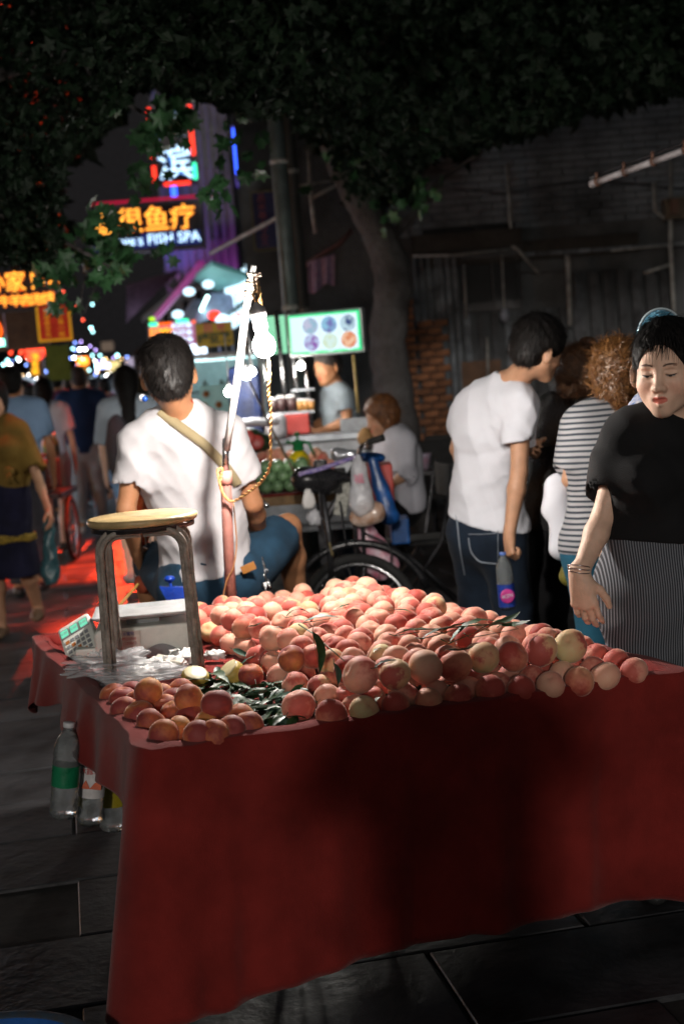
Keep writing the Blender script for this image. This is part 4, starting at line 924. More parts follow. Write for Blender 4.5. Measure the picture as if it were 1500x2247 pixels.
        if bottom.get('wr', .005): S.wrinkle(bottom.get('wr', .005), bottom.get('wf', 13), bottom.get('seed', rnd.random() * 9))
        if kind != 'shorts': S.plane(tp, upv, k=.004)
        if kind == 'skirt': S.plane(z, V(0, 0, -1), k=.004)
        for q in bottom.get('extra', []): q(S, J)
        sdf_obj({'skirt': 'skirt', 'shorts': 'shorts'}.get(kind, 'trousers'), S, bottom.get('res', max(res * .9, .006)), bottom['mat'], p)
    if shoes:
        for n in 'LR':
            S = Sdf(); a = J['ank' + n]; fd = fdirs[n]
            S.cone(a + V(0, 0, -.035) - fd * .03, a + fd * .10 * s + V(0, 0, -.045), .045 * s, .044 * s, k=.03, flat=V(0, 0, 1), fs=1.15)
            S.cone(a + fd * .10 * s + V(0, 0, -.045), a + fd * .165 * s + V(0, 0, -.052), .043 * s, .034 * s, k=.02, flat=V(0, 0, 1), fs=1.3)
            S.plane(a + V(0, 0, -.085), V(0, 0, -1)); S.plane(a + V(0, 0, .01), V(0, 0, 1))
            sdf_obj('shoe', S, .010, MATS[shoes], p)
    if hair: make_hair(p, J['head'], HR, s, fem=fem, **hair)
    p['_'] = 1; del p['_']
    return p, HR
def make_hair(p, c, R, s, mt, style='short', res=.007, strands=900, thick=.014, fem=False, seed=1, back=None, slen=.045, hairline=.0, lift=.004, tmat=None):
    P = lambda x, y, z: c + R @ (V(x, y, z) * s)
    S = Sdf(); t = thick
    S.ell(P(0, -.018, .044), V(.078 + t, .096 + t, .084 + t) * s, R, k=.02)
    S.ell(P(0, -.045, -.012), V(.070 + t * .7, .062 + t, .075) * s, R, k=.03)
    if style in ('bob', 'long', 'pony', 'curly'):
        for q in (-1, 1): S.ell(P(q * .066, -.005, -.02), V(.022, .045, .070) * s, R, k=.03)
    if style == 'long': S.cone(P(0, -.075, -.02), P(0, -.09, -.36), .075 * s, .05 * s, k=.05, flat=R[:, 1], fs=1.7)
    if style == 'pony':
        S.cone(P(0, -.11, .02), P(0, -.17, -.06), .030 * s, .036 * s, k=.02); S.cone(P(0, -.17, -.06), P(0, -.15, -.40), .036 * s, .018 * s, k=.02)
    if style == 'bun': S.ell(P(.0, -.03, .150), V(.042, .042, .038) * s, R, k=.015)
    if style == 'curly':
        r_ = random.Random(seed)
        for _ in range(46):
            a = r_.uniform(0, 2 * pi); e = r_.uniform(-.7, 1.35)
            d = V(cos(a) * cos(e), sin(a) * cos(e), sin(e))
            if d[1] > .45 and d[2] < .5: continue
            S.ell(P(d[0] * .074, -.02 + d[1] * .090, .03 + d[2] * .084), V(1, 1, 1) * r_.uniform(.016, .030) * s, k=.012)
        if back: 
            for q in back: S.cone(P(*q[0]), P(*q[1]), q[2] * s, q[3] * s, k=.03)
    S.wrinkle(.0035 if style != 'curly' else .006, 60 if style != 'curly' else 45, seed)
    # open the face, free the nape and the ears
    S.ell(P(0, .115, -.035 + hairline), V(.070, .085, .098) * s, R, k=.012, op='-')
    if style in ('short', 'bun', 'crop'):
        for q in (-1, 1): S.ell(P(q * .098, .008, -.032), V(.034, .050, .054) * s, R, k=.010, op='-')
        S.plane(P(0, -.07, -.088), R @ unit(V(0, .35, -1)), k=.01)
    elif style in ('bob', 'curly'):
        S.plane(P(0, 0, -.13 if not back else -.40), R @ V(0, 0, -1), k=.02)
    v, f = S.mesh(res)
    if len(f) == 0: return None
    o = npmesh('hair', v, f, mt, p)
    if strands:
        # tapered locks lying on the cap, running from the crown whorl downwards
        r_ = np.random.RandomState(seed); fc = v[f].mean(1)
        a = v[f[:, 1]] - v[f[:, 0]]; b = v[f[:, 2]] - v[f[:, 0]]; nn = np.cross(a, b); nn /= np.linalg.norm(nn, axis=1)[:, None] + 1e-12
        q_ = (fc - c) @ R / s; okm = np.ones(len(f), bool)
        if style in ('short', 'crop'): okm &= ~((np.abs(q_[:, 0]) > .045) & (q_[:, 2] < .012) & (q_[:, 1] > -.05)); okm &= ~((q_[:, 1] > .035) & (q_[:, 2] < .085)); okm &= q_[:, 2] > -.075
        pick = r_.choice(np.nonzero(okm)[0], strands)
        crown = P(.012, -.06, .12)
        vs = []; fs = []
        for q in pick:
            o_ = fc[q]; n = nn[q]; d = o_ - crown; d = d / (np.linalg.norm(d) + 1e-9) + R @ V(0, 0, -.35) + r_.normal(0, .22, 3)
            if style == 'curly': d = r_.normal(0, 1, 3) + R @ V(0, 0, -.6)
            d -= n * np.dot(d, n); d /= np.linalg.norm(d) + 1e-9
            w = np.cross(n, d); L = slen * s * r_.uniform(.5, 1.2); wd = .0016 * s * r_.uniform(.7, 1.6); k0 = len(vs)
            cb = r_.uniform(-.25, .25) if style != 'curly' else r_.uniform(-1.2, 1.2)
            if style == 'curly':
                L *= 1.5; ph_ = r_.uniform(0, 6.28); tu = r_.uniform(5, 9)
                for i in range(8):
                    tt = i / 7; cc = o_ + d * L * tt + (w * cos(ph_ + tu * tt) + n * sin(ph_ + tu * tt)) * .007 * s * (.3 + tt) + n * (lift * .35 - .006 * tt); hw_ = wd * 1.1 * (1 - tt * .8)
                    vs += [cc - w * hw_, cc + w * hw_]
                fs += [(k0 + 2 * i, k0 + 2 * i + 1, k0 + 2 * i + 3, k0 + 2 * i + 2) for i in range(7)]
                continue
            for i, tt in enumerate((0, .35, .7, 1.0)):
                cc = o_ + d * L * tt + w * L * cb * tt * tt + n * (lift * sin(tt * pi * .8) + (.0035 * tt if style != 'crop' else 0)) - n * .001
                hw_ = wd * (1 - tt * .85); vs += [cc - w * hw_, cc + w * hw_]
            fs += [(k0, k0 + 1, k0 + 3, k0 + 2), (k0 + 2, k0 + 3, k0 + 5, k0 + 4), (k0 + 4, k0 + 5, k0 + 7, k0 + 6)]
        so = npmesh('hair_strands', np.array(vs), np.array(fs), tmat or mt, o); so['kind'] = 'stuff'
        so.matrix_parent_inverse = pmat(o).inverted()
    return o
# ================================================================== fruit cart
A_ = V(-0.459, 3.151); B_ = V(0.80, 3.51); C_ = V(-1.04, 4.70); D_ = V(0.10, 5.20)
RIM = 0.722; FLOOR = 0.690
def bed(u, v, z=RIM):
    q = A_ * (1 - u) * (1 - v) + B_ * u * (1 - v) + C_ * (1 - u) * v + D_ * u * v
    return V(q[0], q[1], z)
def bed_uv(p):
    u = v = .5
    for _ in range(12):
        q = bed(u, v)[:2] - np.array(p)[:2]
        J = np.array([(B_ - A_) * (1 - v) + (D_ - C_) * v, (C_ - A_) * (1 - u) + (D_ - B_) * u]).T
        d = np.linalg.solve(J, -q); u += d[0]; v += d[1]
    return u, v
cloth_red = mat('red_cotton', (.215, .020, .016), rough=.88, noise=.22, nscale=5, bump=.35, bscale=420, sheen=.12, spec=.15)
wood_dark = mat('dark_timber', (.09, .06, .04), rough=.75, noise=.4, nscale=14, bump=.4)
steel_dark = mat('dark_steel', (.06, .06, .065), rough=.45, metal=.8, noise=.3)
rubber = mat('black_rubber', (.018, .018, .018), rough=.85)
chrome = mat('worn_chrome', (.55, .55, .56), rough=.28, metal=1.0, noise=.25)
cart = empty('fruit_cart', bed(.5, .5, 0), label='flatbed tricycle cart heaped with peaches under a red cloth', cat='cart')
mb = MB()
def quadbox(mb, P, z0, z1):
    n = len(P); vs = [(p[0], p[1], z0) for p in P] + [(p[0], p[1], z1) for p in P]
    mb._add(vs, [tuple(range(n - 1, -1, -1)), tuple(range(n, 2 * n))] + [(i, (i + 1) % n, n + (i + 1) % n, n + i) for i in range(n)], True)
quadbox(mb, [bed(.012, .012), bed(.988, .012), bed(.988, .988), bed(.012, .988)], .60, .675)
mb.build('bed_frame', wood_dark, cart, world=True)
for q, (u0, v0, u1, v1) in enumerate([(.012, .0125, .988, .0125), (.988, .03, .988, .97), (.988, .988, .012, .988), (.012, .97, .012, .03)]):
    mb = MB(); a, b = bed(u0, v0, .685), bed(u1, v1, .685); mb.tube([a, b], .022, 6); mb.build('side_rail', steel_dark, cart, world=True)
# wheels, axle, forks under the bed
def wheel(parent, c, axis, R=.31, w=.022, spokes=18, name='wheel', hub=.03, tyremat=None, rimmat=None):
    a = unit(axis); h = V(0, 0, 1); u = unit(np.cross(a, h)); q = np.cross(a, u)
    mb = MB(); mb.torus(c, R - w, w, a, 40, 10); t = mb.build('tyre', tyremat or rubber, parent, world=True)
    mb = MB(); mb.torus(c, R - w * 2.3, w * .55, a, 40, 6); mb.build('rim', rimmat or chrome, parent, world=True)
    mb = MB(); mb.tube([c - a * hub, c + a * hub], hub * .7, 12)
    for i in range(spokes):
        t1 = 2 * pi * i / spokes; t2 = t1 + (.5 if i % 2 else -.5)
        p0 = c + a * hub * (.8 if i % 2 else -.8) + (cos(t2) * u + sin(t2) * q) * hub * .6; p1 = c + (cos(t1) * u + sin(t1) * q) * (R - w * 2.5)
        mb.tube([p0, p1], .0022, 4, caps=False)
    mb.build('spokes', chrome, parent, world=True)
bx = unit(np.append(B_ - A_, 0)); by = unit(np.append(C_ - A_, 0))
for u, v in ((.12, .42), (.88, .42)):
    c = bed(u, v, .31); wp = empty('wheel', c); wp.parent = cart; wp.matrix_parent_inverse = pmat(cart).inverted(); wheel(wp, c, bx, R=.31)
mb = MB(); mb.tube([bed(.10, .42, .31), bed(.90, .42, .31)], .018, 8); mb.build('axle', steel_dark, cart, world=True)
for u in (.25, .5, .75):
    mb = MB(); mb.box(bed(u, .5, .58), (.05, 1.4, .05), axes(z=V(0, 0, 1), y=by)); mb.build('crossbeam', steel_dark, cart, world=True)
for u in (.2, .8):
    mb = MB(); mb.tube([bed(u, .30, .60), bed(u, .42, .33), bed(u, .54, .60)], .014, 6); mb.build('axle_bracket', steel_dark, cart, world=True)
# chain, pedals and front wheel under the far end
mb = MB(); mb.tube([bed(.5, .9, .58), bed(.5, .75, .30), bed(.5, 1.1, .32)], .020, 8); mb.build('down_tube', steel_dark, cart, world=True)
mb = MB(); mb.torus(bed(.5, .62, .29), .10, .006, bx, 28, 6); mb.build('chain_ring', chrome, cart, world=True)
# --- cloth: flat sheet, rim and hanging skirt
per = []      # perimeter samples (point, outward normal, drop, id)
def edge(p, q, n, d0, d1, k, f=None):
    for i in range(k):
        t = i / k; per.append((bed(*(np.array(p) * (1 - t) + np.array(q) * t)), n, (d0 + (d1 - d0) * t) if f is None else f(t)))
nF = unit(V(bx[1], -bx[0], 0)); nL = unit(V(-by[1], by[0], 0)); nR = -nL; nB = unit(V(*( (D_ - C_)[::-1] * V(-1, 1)), 0))
def dl(t): return .17 + .03 * sin(t * 9) + .035 * math.exp(-((t - .98) / .06) ** 2) + (.06 * max(0, (t - .5)) * 0)
edge((0, 0), (1, 0), nF, .55, .55, 120, lambda t: .572 + .008 * sin(t * 5 + 1) + .002 * t)
edge((1, 0), (1, 1), nR, .5, .45, 80)
edge((1, 1), (0, 1), nB, .25, .20, 60)
edge((0, 1), (0, 0), nL, .2, .2, 110, lambda t: .155 + .035 * sin(t * 7.5 + 2.0) + .012 * sin(t * 31) + .05 * math.exp(-((t) / .12) ** 2))
NP = len(per); NV = 34
nrm = []
for i in range(NP):
    n = sum(per[(i + j) % NP][1] * math.exp(-(j / 2.2) ** 2) for j in range(-7, 8)); nrm.append(unit(n))
drp = [per[i][2] for i in range(NP)]
for i in range(NP - 8, NP): drp[i] = .640
for i in range(0, 40): drp[i] += .050 * (1 - i / 40.0)
drp[NP - 9] = .36; drp[NP - 10] = .24
vs = []; uvs = []
for i in range(NP):
    p, _, _ = per[i]; n = nrm[i]; dr = drp[i]
    s_ = i * .0128; left = i >= NP - 110; front = i < 120; right = 120 <= i < 200
    # at the near left corner the long front drape stops and the short side drape begins
    cw = math.exp(-((i - 120) / 7.0) ** 2)           # flare of the far right corner
    cl = math.exp(-(min(i, NP - i) / 3.0) ** 2)
    for j in range(NV):
        t = j / (NV - 1)
        fold = .010 * sin(s_ * 17 + 1.3 * sin(s_ * 6)) + .007 * sin(s_ * 41 + 2) * t + .014 * sin(s_ * 7.3 + 1)
        if left: fold = .016 * sin(s_ * 26 + sin(s_ * 9)) + .012 * sin(s_ * 11)
        z = RIM + .006 - dr * max(0, (t - .12)) / .88
        o = .010 + (.012 if t > .04 else 0) + min(t * 5, 1) * .006 + fold * t ** .8 * (1.0 if not front else .85) + t * (.010 if front else .045 if right else .035) + cw * t * .055 + cl * t * .012
        if t < .04: z = RIM + .010; o = -.004
        elif t < .08: z = RIM + .010; o = .012
        if i >= NP - 9:
            k9 = (i - (NP - 9)) / 9; o += t * .055 * sin(pi * min(1, k9 * 1.1)) + t * .02
        if front: o += t ** .6 * (.006 * abs(sin(s_ * 23 + 2.2 * sin(s_ * 3.1) + t * 1.5)) + .0045 * sin(s_ * 57 + 5 * t + 2 * sin(s_ * 9)) * (1 - .5 * t) + .004 * sin(t * 17 + s_ * 4 + 2 * sin(s_ * 6)) + .010 * sin(s_ * 3.3 + t * 2))
        q = p + n * o
        vs.append((q[0], q[1], z + .0025 * sin(s_ * 33 + 2 * sin(s_ * 11))))
fs = [(i * NV + j, ((i + 1) % NP) * NV + j, ((i + 1) % NP) * NV + j + 1, i * NV + j + 1) for i in range(NP) for j in range(NV - 1)]
# inner slope and the sheet lying in the bed
NI = 3; base = len(vs)
for i in range(NP):
    p, _, _ = per[i]; n = nrm[i]
    for j, (o, z) in enumerate(((-.022, RIM + .006), (-.034, RIM - .012), (-.045, FLOOR + .004))):
        q = p + n * o; vs.append((q[0], q[1], z + .002 * sin(i * .6 + j)))
for i in range(NP):
    i2 = (i + 1) % NP
    fs.append((i2 * NV, i * NV, base + i * NI, base + i2 * NI))
    for j in range(NI - 1): fs.append((base + i2 * NI + j, base + i * NI + j, base + i * NI + j + 1, base + i2 * NI + j + 1))
npm = npmesh('tablecloth', vs, fs, cloth_red)
npm.data.update()
mod = npm.modifiers.new('thick', 'SOLIDIFY'); mod.thickness = .003; mod.offset = 1
mb = MB()
def sheet(a, b):
    u = .03 + .94 * a; v = .025 + .95 * b; p = bed(u, v, FLOOR + .006 + .004 * sin(a * 23 + b * 9) * sin(b * 31)); return p
mb.grid(sheet, 50, 60)
ls = mb.build('bed_sheet', cloth_red, npm)
tag(npm, 'faded red cotton cloth draped over the fruit cart', 'tablecloth')
# --- peaches
def peach_mat(name, cy, cr, cd, bias, thresh=.5):
    M = bpy.data.materials.new(name); M.use_nodes = True; MATS[name] = M
    nt = M.node_tree; N = nt.nodes; L = nt.links; b = N['Principled BSDF']
    tc = N.new('ShaderNodeTexCoord'); oi = N.new('ShaderNodeObjectInfo')
    off = N.new('ShaderNodeVectorMath'); off.operation = 'MULTIPLY_ADD'; off.inputs[1].default_value = (1, 1, 1)
    cx = N.new('ShaderNodeCombineXYZ'); mm = N.new('ShaderNodeMath'); mm.operation = 'MULTIPLY'; mm.inputs[1].default_value = 37.0
    L.new(oi.outputs['Random'], mm.inputs[0]); L.new(mm.outputs[0], cx.inputs[0]); L.new(mm.outputs[0], cx.inputs[1])
    L.new(tc.outputs['Object'], off.inputs[0]); L.new(cx.outputs[0], off.inputs[2])
    n1 = N.new('ShaderNodeTexNoise'); n1.inputs['Scale'].default_value = 15; n1.inputs['Detail'].default_value = 5; n1.inputs['Roughness'].default_value = .55; L.new(off.outputs[0], n1.inputs['Vector'])
    n2 = N.new('ShaderNodeTexNoise'); n2.inputs['Scale'].default_value = 95; n2.inputs['Detail'].default_value = 3; L.new(off.outputs[0], n2.inputs['Vector'])
    # blush faces one side of each fruit
    sp = N.new('ShaderNodeSeparateXYZ'); L.new(tc.outputs['Object'], sp.inputs[0])
    s1 = N.new('ShaderNodeMath'); s1.operation = 'MULTIPLY_ADD'; s1.inputs[1].default_value = 5.5; L.new(sp.outputs[0], s1.inputs[0]); L.new(n1.outputs[0], s1.inputs[2])
    s2 = N.new('ShaderNodeMath'); s2.operation = 'MULTIPLY_ADD'; s2.inputs[1].default_value = .26; L.new(n2.outputs[0], s2.inputs[0]); L.new(s1.outputs[0], s2.inputs[2])
    s3 = N.new('ShaderNodeMath'); s3.operation = 'MULTIPLY_ADD'; s3.inputs[1].default_value = .34; L.new(oi.outputs['Random'], s3.inputs[0]); L.new(s2.outputs[0], s3.inputs[2])
    cr_ = N.new('ShaderNodeValToRGB'); e = cr_.color_ramp.elements
    e[0].position = .34 + bias; e[0].color = _lin(cy); e[1].position = 1.02 + bias; e[1].color = _lin(cd)
    q = cr_.color_ramp.elements.new(.62 + bias); q.color = _lin(tuple(.45 * a_ + .55 * b_ for a_, b_ in zip(cy, cr)))
    q = cr_.color_ramp.elements.new(.80 + bias); q.color = _lin(cr)
    L.new(s3.outputs[0], cr_.inputs[0]); L.new(cr_.outputs[0], b.inputs['Base Color'])
    b.inputs['Roughness'].default_value = .62; b.inputs['Specular IOR Level'].default_value = .28
    b.inputs['Sheen Weight'].default_value = .38; b.inputs['Sheen Roughness'].default_value = .35; b.inputs['Sheen Tint'].default_value = (1, .85, .75, 1)
    b.inputs['Subsurface Weight'].default_value = .08; b.inputs['Subsurface Radius'].default_value = (.012, .005, .003)
    bp = N.new('ShaderNodeBump'); bp.inputs['Strength'].default_value = .10; bp.inputs['Distance'].default_value = .002; L.new(n2.outputs[0], bp.inputs['Height']); L.new(bp.outputs[0], b.inputs['Normal'])
    return M
pm_pink = peach_mat('peach_skin_pink', (.80, .48, .32), (.78, .32, .23), (.56, .12, .09), .035)
pm_pale = peach_mat('peach_skin_pale', (.68, .60, .30), (.70, .36, .20), (.48, .10, .08), .11)
pm_red = peach_mat('peach_skin_red', (.74, .40, .22), (.66, .21, .13), (.42, .065, .05), -.08)
pm_dark = peach_mat('peach_skin_dusky', (.68, .36, .10), (.52, .15, .06), (.28, .05, .045), -.06)
def peach_mesh(seed, mt, amp=.0):
    r_ = random.Random(seed); n, m_ = 22, 15; vs = []; ph = r_.uniform(0, 6); sq = r_.uniform(.90, 1.0); tipx = r_.uniform(-.06, .06)
    for i in range(m_ + 1):
        th = pi * i / m_
        for j in range(n):
            a = 2 * pi * j / n
            r = 1 - .03 * cos(2 * a + ph)
            cle = math.exp(-((min(abs(a), 2 * pi - abs(a))) / .20) ** 2)
            r *= 1 - .125 * cle * sin(th) ** .5 * (.4 + .6 * (1 + cos(th)) / 2)
            x = r * sin(th) * cos(a); y = r * sin(th) * sin(a); z = -cos(th) * sq
            z -= .19 * math.exp(-(sin(th) / .26) ** 2) * (1 if i > m_ / 2 else 0)         # stem hollow (top)
            z -= .05 * math.exp(-(sin(th) / .15) ** 2) * (1 if i < m_ / 2 else 0)         # small tip
            vs.append(((x + tipx * (1 + cos(th)) * .5) * .038, y * .038, z * .038))
    fs = [(i * n + j, i * n + (j + 1) % n, (i + 1) * n + (j + 1) % n, (i + 1) * n + j) for i in range(m_) for j in range(n)]
    o = npmesh('peach', np.array(vs), np.array(fs), mt); me = o.data; bpy.data.objects.remove(o); return me
PM = {k_: [peach_mesh(s0 + i, mt) for i in range(5)] for s0, (k_, mt) in zip((1, 11, 21, 31), (('pink', pm_pink), ('pale', pm_pale), ('red', pm_red), ('dark', pm_dark)))}
G_P = 'peaches heaped on the red cart'
peaches = []
def peach(p, r=.038, kind=None, rot=None, label=None, group=G_P, name='peach'):
    k_ = kind or rnd.choices(('pink', 'pale', 'red'), (.66, .16, .18))[0]
    o = bpy.data.objects.new(name, rnd.choice(PM[k_])); COL.objects.link(o)
    o.location = tuple(p); s_ = r / .038; o.scale = (s_ * rnd.uniform(.97, 1.03), s_ * rnd.uniform(.97, 1.03), s_ * rnd.uniform(.93, 1.02))
    o.rotation_euler = rot or ((rnd.uniform(-.2, .9), rnd.uniform(-.5, .5), rnd.uniform(3.6, 5.8)) if rnd.random() < .55 else (rnd.uniform(-1.1, 1.1), rnd.uniform(-1.1, 1.1), rnd.uniform(0, 6.28)))
    tag(o, label, 'peach', group); peaches.append((o, np.array(p), r)); return o
ORD = ['first', 'second', 'third', 'fourth', 'fifth', 'sixth', 'seventh', 'eighth', 'ninth', 'tenth', 'eleventh', 'twelfth', 'thirteenth', 'fourteenth', 'fifteenth']
def ORD2(i): return ORD[i] if i < len(ORD) else ('sixteenth', 'seventeenth', 'eighteenth', 'nineteenth', 'twentieth', 'twenty-first', 'twenty-second', 'twenty-third', 'twenty-fourth', 'twenty-fifth', 'twenty-sixth', 'twenty-seventh', 'twenty-eighth')[min(12, i - 15)]
def lay(px, py, zc, r, **kw): return peach(onz(px, py, zc), r, **kw)
# the row along the front edge
row = [(655, 1550, .041, 'pink'), (727, 1569, .039, 'red'), (798, 1560, .038, 'pale'), (868, 1548, .036, 'red'), (938, 1540, .036, 'red'), (1004, 1530, .036, 'red'), (1074, 1515, .039, 'red'), (1143, 1512, .036, 'red'), (1208, 1504, .036, 'pink'), (1270, 1495, .037, 'red'), (1326, 1484, .038, 'pink'), (1389, 1474, .038, 'pink')]
for i, (x, y, r, k_) in enumerate(row):
    lay(x, y, FLOOR + .008 + r, r, kind=k_, label='peach in the lowest row along the front cloth edge, %s from the left' % ORD[i])
top = [(790, 1481, .046, 'pink'), (866, 1479, .041, 'pale'), (934, 1464, .044, 'pink'), (999, 1460, .041, 'red'), (1060, 1443, .043, 'pale'), (1124, 1440, .041, 'red'), (1187, 1427, .044, 'pale'), (1250, 1418, .044, 'pale')]
for i, (x, y, r, k_) in enumerate(top):
    lay(x, y, FLOOR + .066 + r, r, kind=k_, label='large peach of the raised front row, %s from the left' % ORD[i])
loose = [(766, 1470, FLOOR + .10, .040, 'red', 'red peach tucked left behind the largest front peach'), (640, 1446, FLOOR + .10, .038, 'dark', 'golden yellow peach topping the left corner of the heap'),
         (728, 1452, FLOOR + .10, .037, 'pale', 'yellow green peach under the hanging twig leaf'), (690, 1440, FLOOR + .10, .038, 'red', 'two-toned red peach left of the twig leaf'),
         (648, 1503, FLOOR + .045, .038, 'pink', 'peach with a dark red top just behind the front left corner peach'), (702, 1508, FLOOR + .048, .034, 'pale', 'pale peach third back from the front left corner'), (722, 1500, FLOOR + .05, .033, 'red', 'small red peach under the white edged leaf'),
         (718, 1532, FLOOR + .045, .036, 'pink', 'pink peach second row behind the front left corner'), (760, 1530, FLOOR + .046, .034, 'pink', 'pink peach with a deep cleft below the largest front peach'),
         (610, 1482, FLOOR + .045, .034, 'pink', 'peach at the foot of the golden yellow one'), (665, 1480, FLOOR + .045, .035, 'red', 'red peach behind the dark topped peach'),
         (550, 1481, FLOOR + .040, .036, 'dark', 'dark red peach lying alone on the leaves'),
         (1306, 1441, FLOOR + .046, .036, 'pink', 'peach at the right end of the heap, second row'), (1350, 1452, FLOOR + .046, .034, 'pink', 'small peach between the two right corner peaches')]
for x, y, z, r, k_, lb in loose: lay(x, y, z, r, kind=k_, label=lb)
# hex-packed heap behind
L1u = .0605; rows = 27
cand = []
for j in range(rows):
    v = .045 + j * .0362
    n_ = 19
    for i in range(n_):
        u = .385 + (i + (.5 if j % 2 else 0)) * .0312 * 1.02
        if u > .965: continue
        cand.append((u, v, 1))
        if v < .16 and i == 0 and False: pass
for j in range(rows):
    v = .045 + (j + .5) * .0362
    for i in range(19):
        u = .399 + (i + (.5 if j % 2 else 0)) * .0312 * 1.02
        lim = .86 - .02 * sin(v * 20)
        if u > lim or v > .76 + .05 * sin(u * 17): continue
        if v < .075: continue
        cand.append((u, v, 2))
# spacing along u (1.3 m bed) is ~4 cm per step: thin the grid to fruit-sized pitch
keep = []
pts = []
order = sorted(cand, key=lambda c: (c[2], c[0] > .42, c[1], c[0]))
for u, v, l in order:
    uu = u + rnd.uniform(-.004, .004); vv = v + rnd.uniform(-.003, .003)
    p = bed(uu, vv, FLOOR + (.042 if l == 1 else .103)); ok = True
    for (q, ql) in pts:
        if ql == l and (q[0] - p[0]) ** 2 + (q[1] - p[1]) ** 2 < .0655 ** 2: ok = False; break
    if not ok: continue
    for o, q, r in peaches:
        if abs(q[2] - p[2]) < .035 and np.linalg.norm(q[:2] - p[:2]) < .062: ok = False; break
        if np.linalg.norm(q - p) < .05: ok = False; break
    if ok: pts.append((p, l))
lay2 = np.array([q[:2] for q, l in pts if l == 2])
vis = []
for p, l in pts:
    if l == 1:
        cov = (np.linalg.norm(lay2 - p[:2], axis=1) < .085).sum()
        u, v = bed_uv(p)
        if cov >= 4 and .43 < u and v > .12: continue
    vis.append((p, l))
def heap_label(p, l):
    u, v = bed_uv(p)
    side = 'left flank' if u < .46 else 'right flank' if u > .80 else 'middle'
    dep = 'front third' if v < .33 else 'back third near the seated man' if v > .66 else 'central third'
    return '%s peach in the %s of the heap, %s' % ('lower layer' if l == 1 else 'upper layer', side, dep)
_uvc = {}
def rowof(p, l):
    k_ = id(p)
    if k_ not in _uvc: _uvc[k_] = bed_uv(p)
    return int(max(0, _uvc[k_][1] - .03) / .0375)
for q_, _l in vis: rowof(q_, _l)
vis.sort(key=lambda q: (q[0][1] + (0 if q[1] == 2 else .3)))
for i, (p, l) in enumerate(vis):
    pj = p + V(rnd.uniform(-.004, .004), rnd.uniform(-.004, .004), rnd.uniform(-.004, .006)); u, v = bed_uv(p)
    if l == 1 and v > .72 and rnd.random() < .5: pj[2] += .012
    kd = rnd.choices(('pink', 'pale', 'red'), (.86, .07, .07))[0]
    r = rnd.uniform(.0345, .0385)
    rk = rowof(p, l); cn_ = sum(1 for p2, l2 in vis if l2 == l and rowof(p2, l2) == rk and _uvc[id(p2)][0] < _uvc[id(p)][0])
    peach(pj, r, kind=kd, label='%s peach, %s layer, %s row behind the front edge, %s from the left' % ({'pink': 'pink', 'pale': 'pale', 'red': 'reddish'}[kd], 'lower' if l == 1 else 'upper', ORD2(rk), ORD2(cn_)))
# the darker fruit in the near left corner
lf = [(248, 1526), (271, 1534), (272, 1556), (306, 1568), (332, 1586), (360, 1612), (389, 1602), (436, 1614), (508, 1603), (454, 1590), (416, 1576), (484, 1568), (526, 1578), (360, 1553), (381, 1568), (382, 1540), (350, 1530), (398, 1520), (444, 1555), (300, 1545), (328, 1552), (290, 1520), (470, 1612), (545, 1592)]
G_D = 'darker peaches in the near left corner of the cart'
nm = ['dusky peach near the left cloth edge']; 
for i, (x, y) in enumerate(lf):
    if any(abs(x - a) + abs(y - b) < 20 for a, b in lf[:i]): continue
    p = onz(x, y, FLOOR + .044)
    where = 'at the front cloth edge' if y > 1598 else 'along the left cloth edge' if x < 310 else 'in the middle rows' if y > 1550 else 'in the back rows'
    peach(p, rnd.uniform(.035, .039), kind='dark', label='dusky corner peach %s, %s counting rightwards and back' % (where, ORD2(i)), group=G_D)
for x, y, r, k_, lb in [(326, 1518, .037, 'dark', 'golden peach topping the corner group, nearest the stool leg'), (414, 1533, .037, 'dark', 'dark red peach topping the corner group'), (476, 1545, .040, 'dark', 'largest yellow peach topping the corner group on the right')]:
    lay(x, y, FLOOR + .088, r, kind=k_, label=lb, group=G_D)
# cut tasting fruit
flesh = mat('pale_flesh', (.72, .62, .36), rough=.4, noise=.1, nscale=30, spec=.6)
yel = mat('yellow_skin', (.62, .45, .10), rough=.5, noise=.25, nscale=20)
for (x, y, lb, a) in [(428, 1488, 'yellow peach with a bite-sized slice cut off its top', .2), (508, 1477, 'halved yellow peach showing pale flesh on the leaves', -.7)]:
    p = onz(x, y, FLOOR + .044); t = empty('cut_peach', p, label=lb, cat='peach', group='cut peaches for tasting')
    S = Sdf(); S.ell(p, V(.039, .039, .037)); n = unit(V(sin(a), -.35, .85)); S.plane(p + n * .018, n, k=.004)
    sdf_obj('skin', S, .004, yel, t)
    mb = MB(); Rr = axes(z=n, x=V(1, 0, 0)); mb.lathe([(.0325, -.004), (.033, .0006), (.030, .0022), (.004, .0018)], p + n * .018, 20, Rr); mb.build('cut_face', flesh, t, world=True)
# --- leaves on the cart
leaf_g = mat('peach_leaf', (.030, .080, .024), rough=.48, noise=.35, nscale=30, bump=.2, spec=.35, rand=.35)
leaf_b = mat('peach_leaf_blue', (.06, .13, .09), rough=.42, noise=.3, nscale=30, rand=.3, spec=.45)
def leaf_mesh(L, W, fold, curl):
    mb = MB(); ns = 9
    def fn(a, b):
        x = (a - .5) * L; w = W * sin(pi * min(1, a * 1.02) ** .85) ** .8 * .5; y = (b - .5) * 2 * w
        return (x, y, abs(b - .5) * 2 * w * fold + curl * L * (a - .5) ** 2 - curl * L * .1 + .0022 * sin(a * 22) * abs(b - .5))
    mb.grid(fn, ns, 5); mb.tube([(-L * .62, 0, 0), (-L * .5, 0, curl * L * .15), (L * .45, 0, curl * L * .1)], [.0012, .0012, .0005], 4)
    o = mb.build('leaf', leaf_g); me = o.data; bpy.data.objects.remove(o); return me
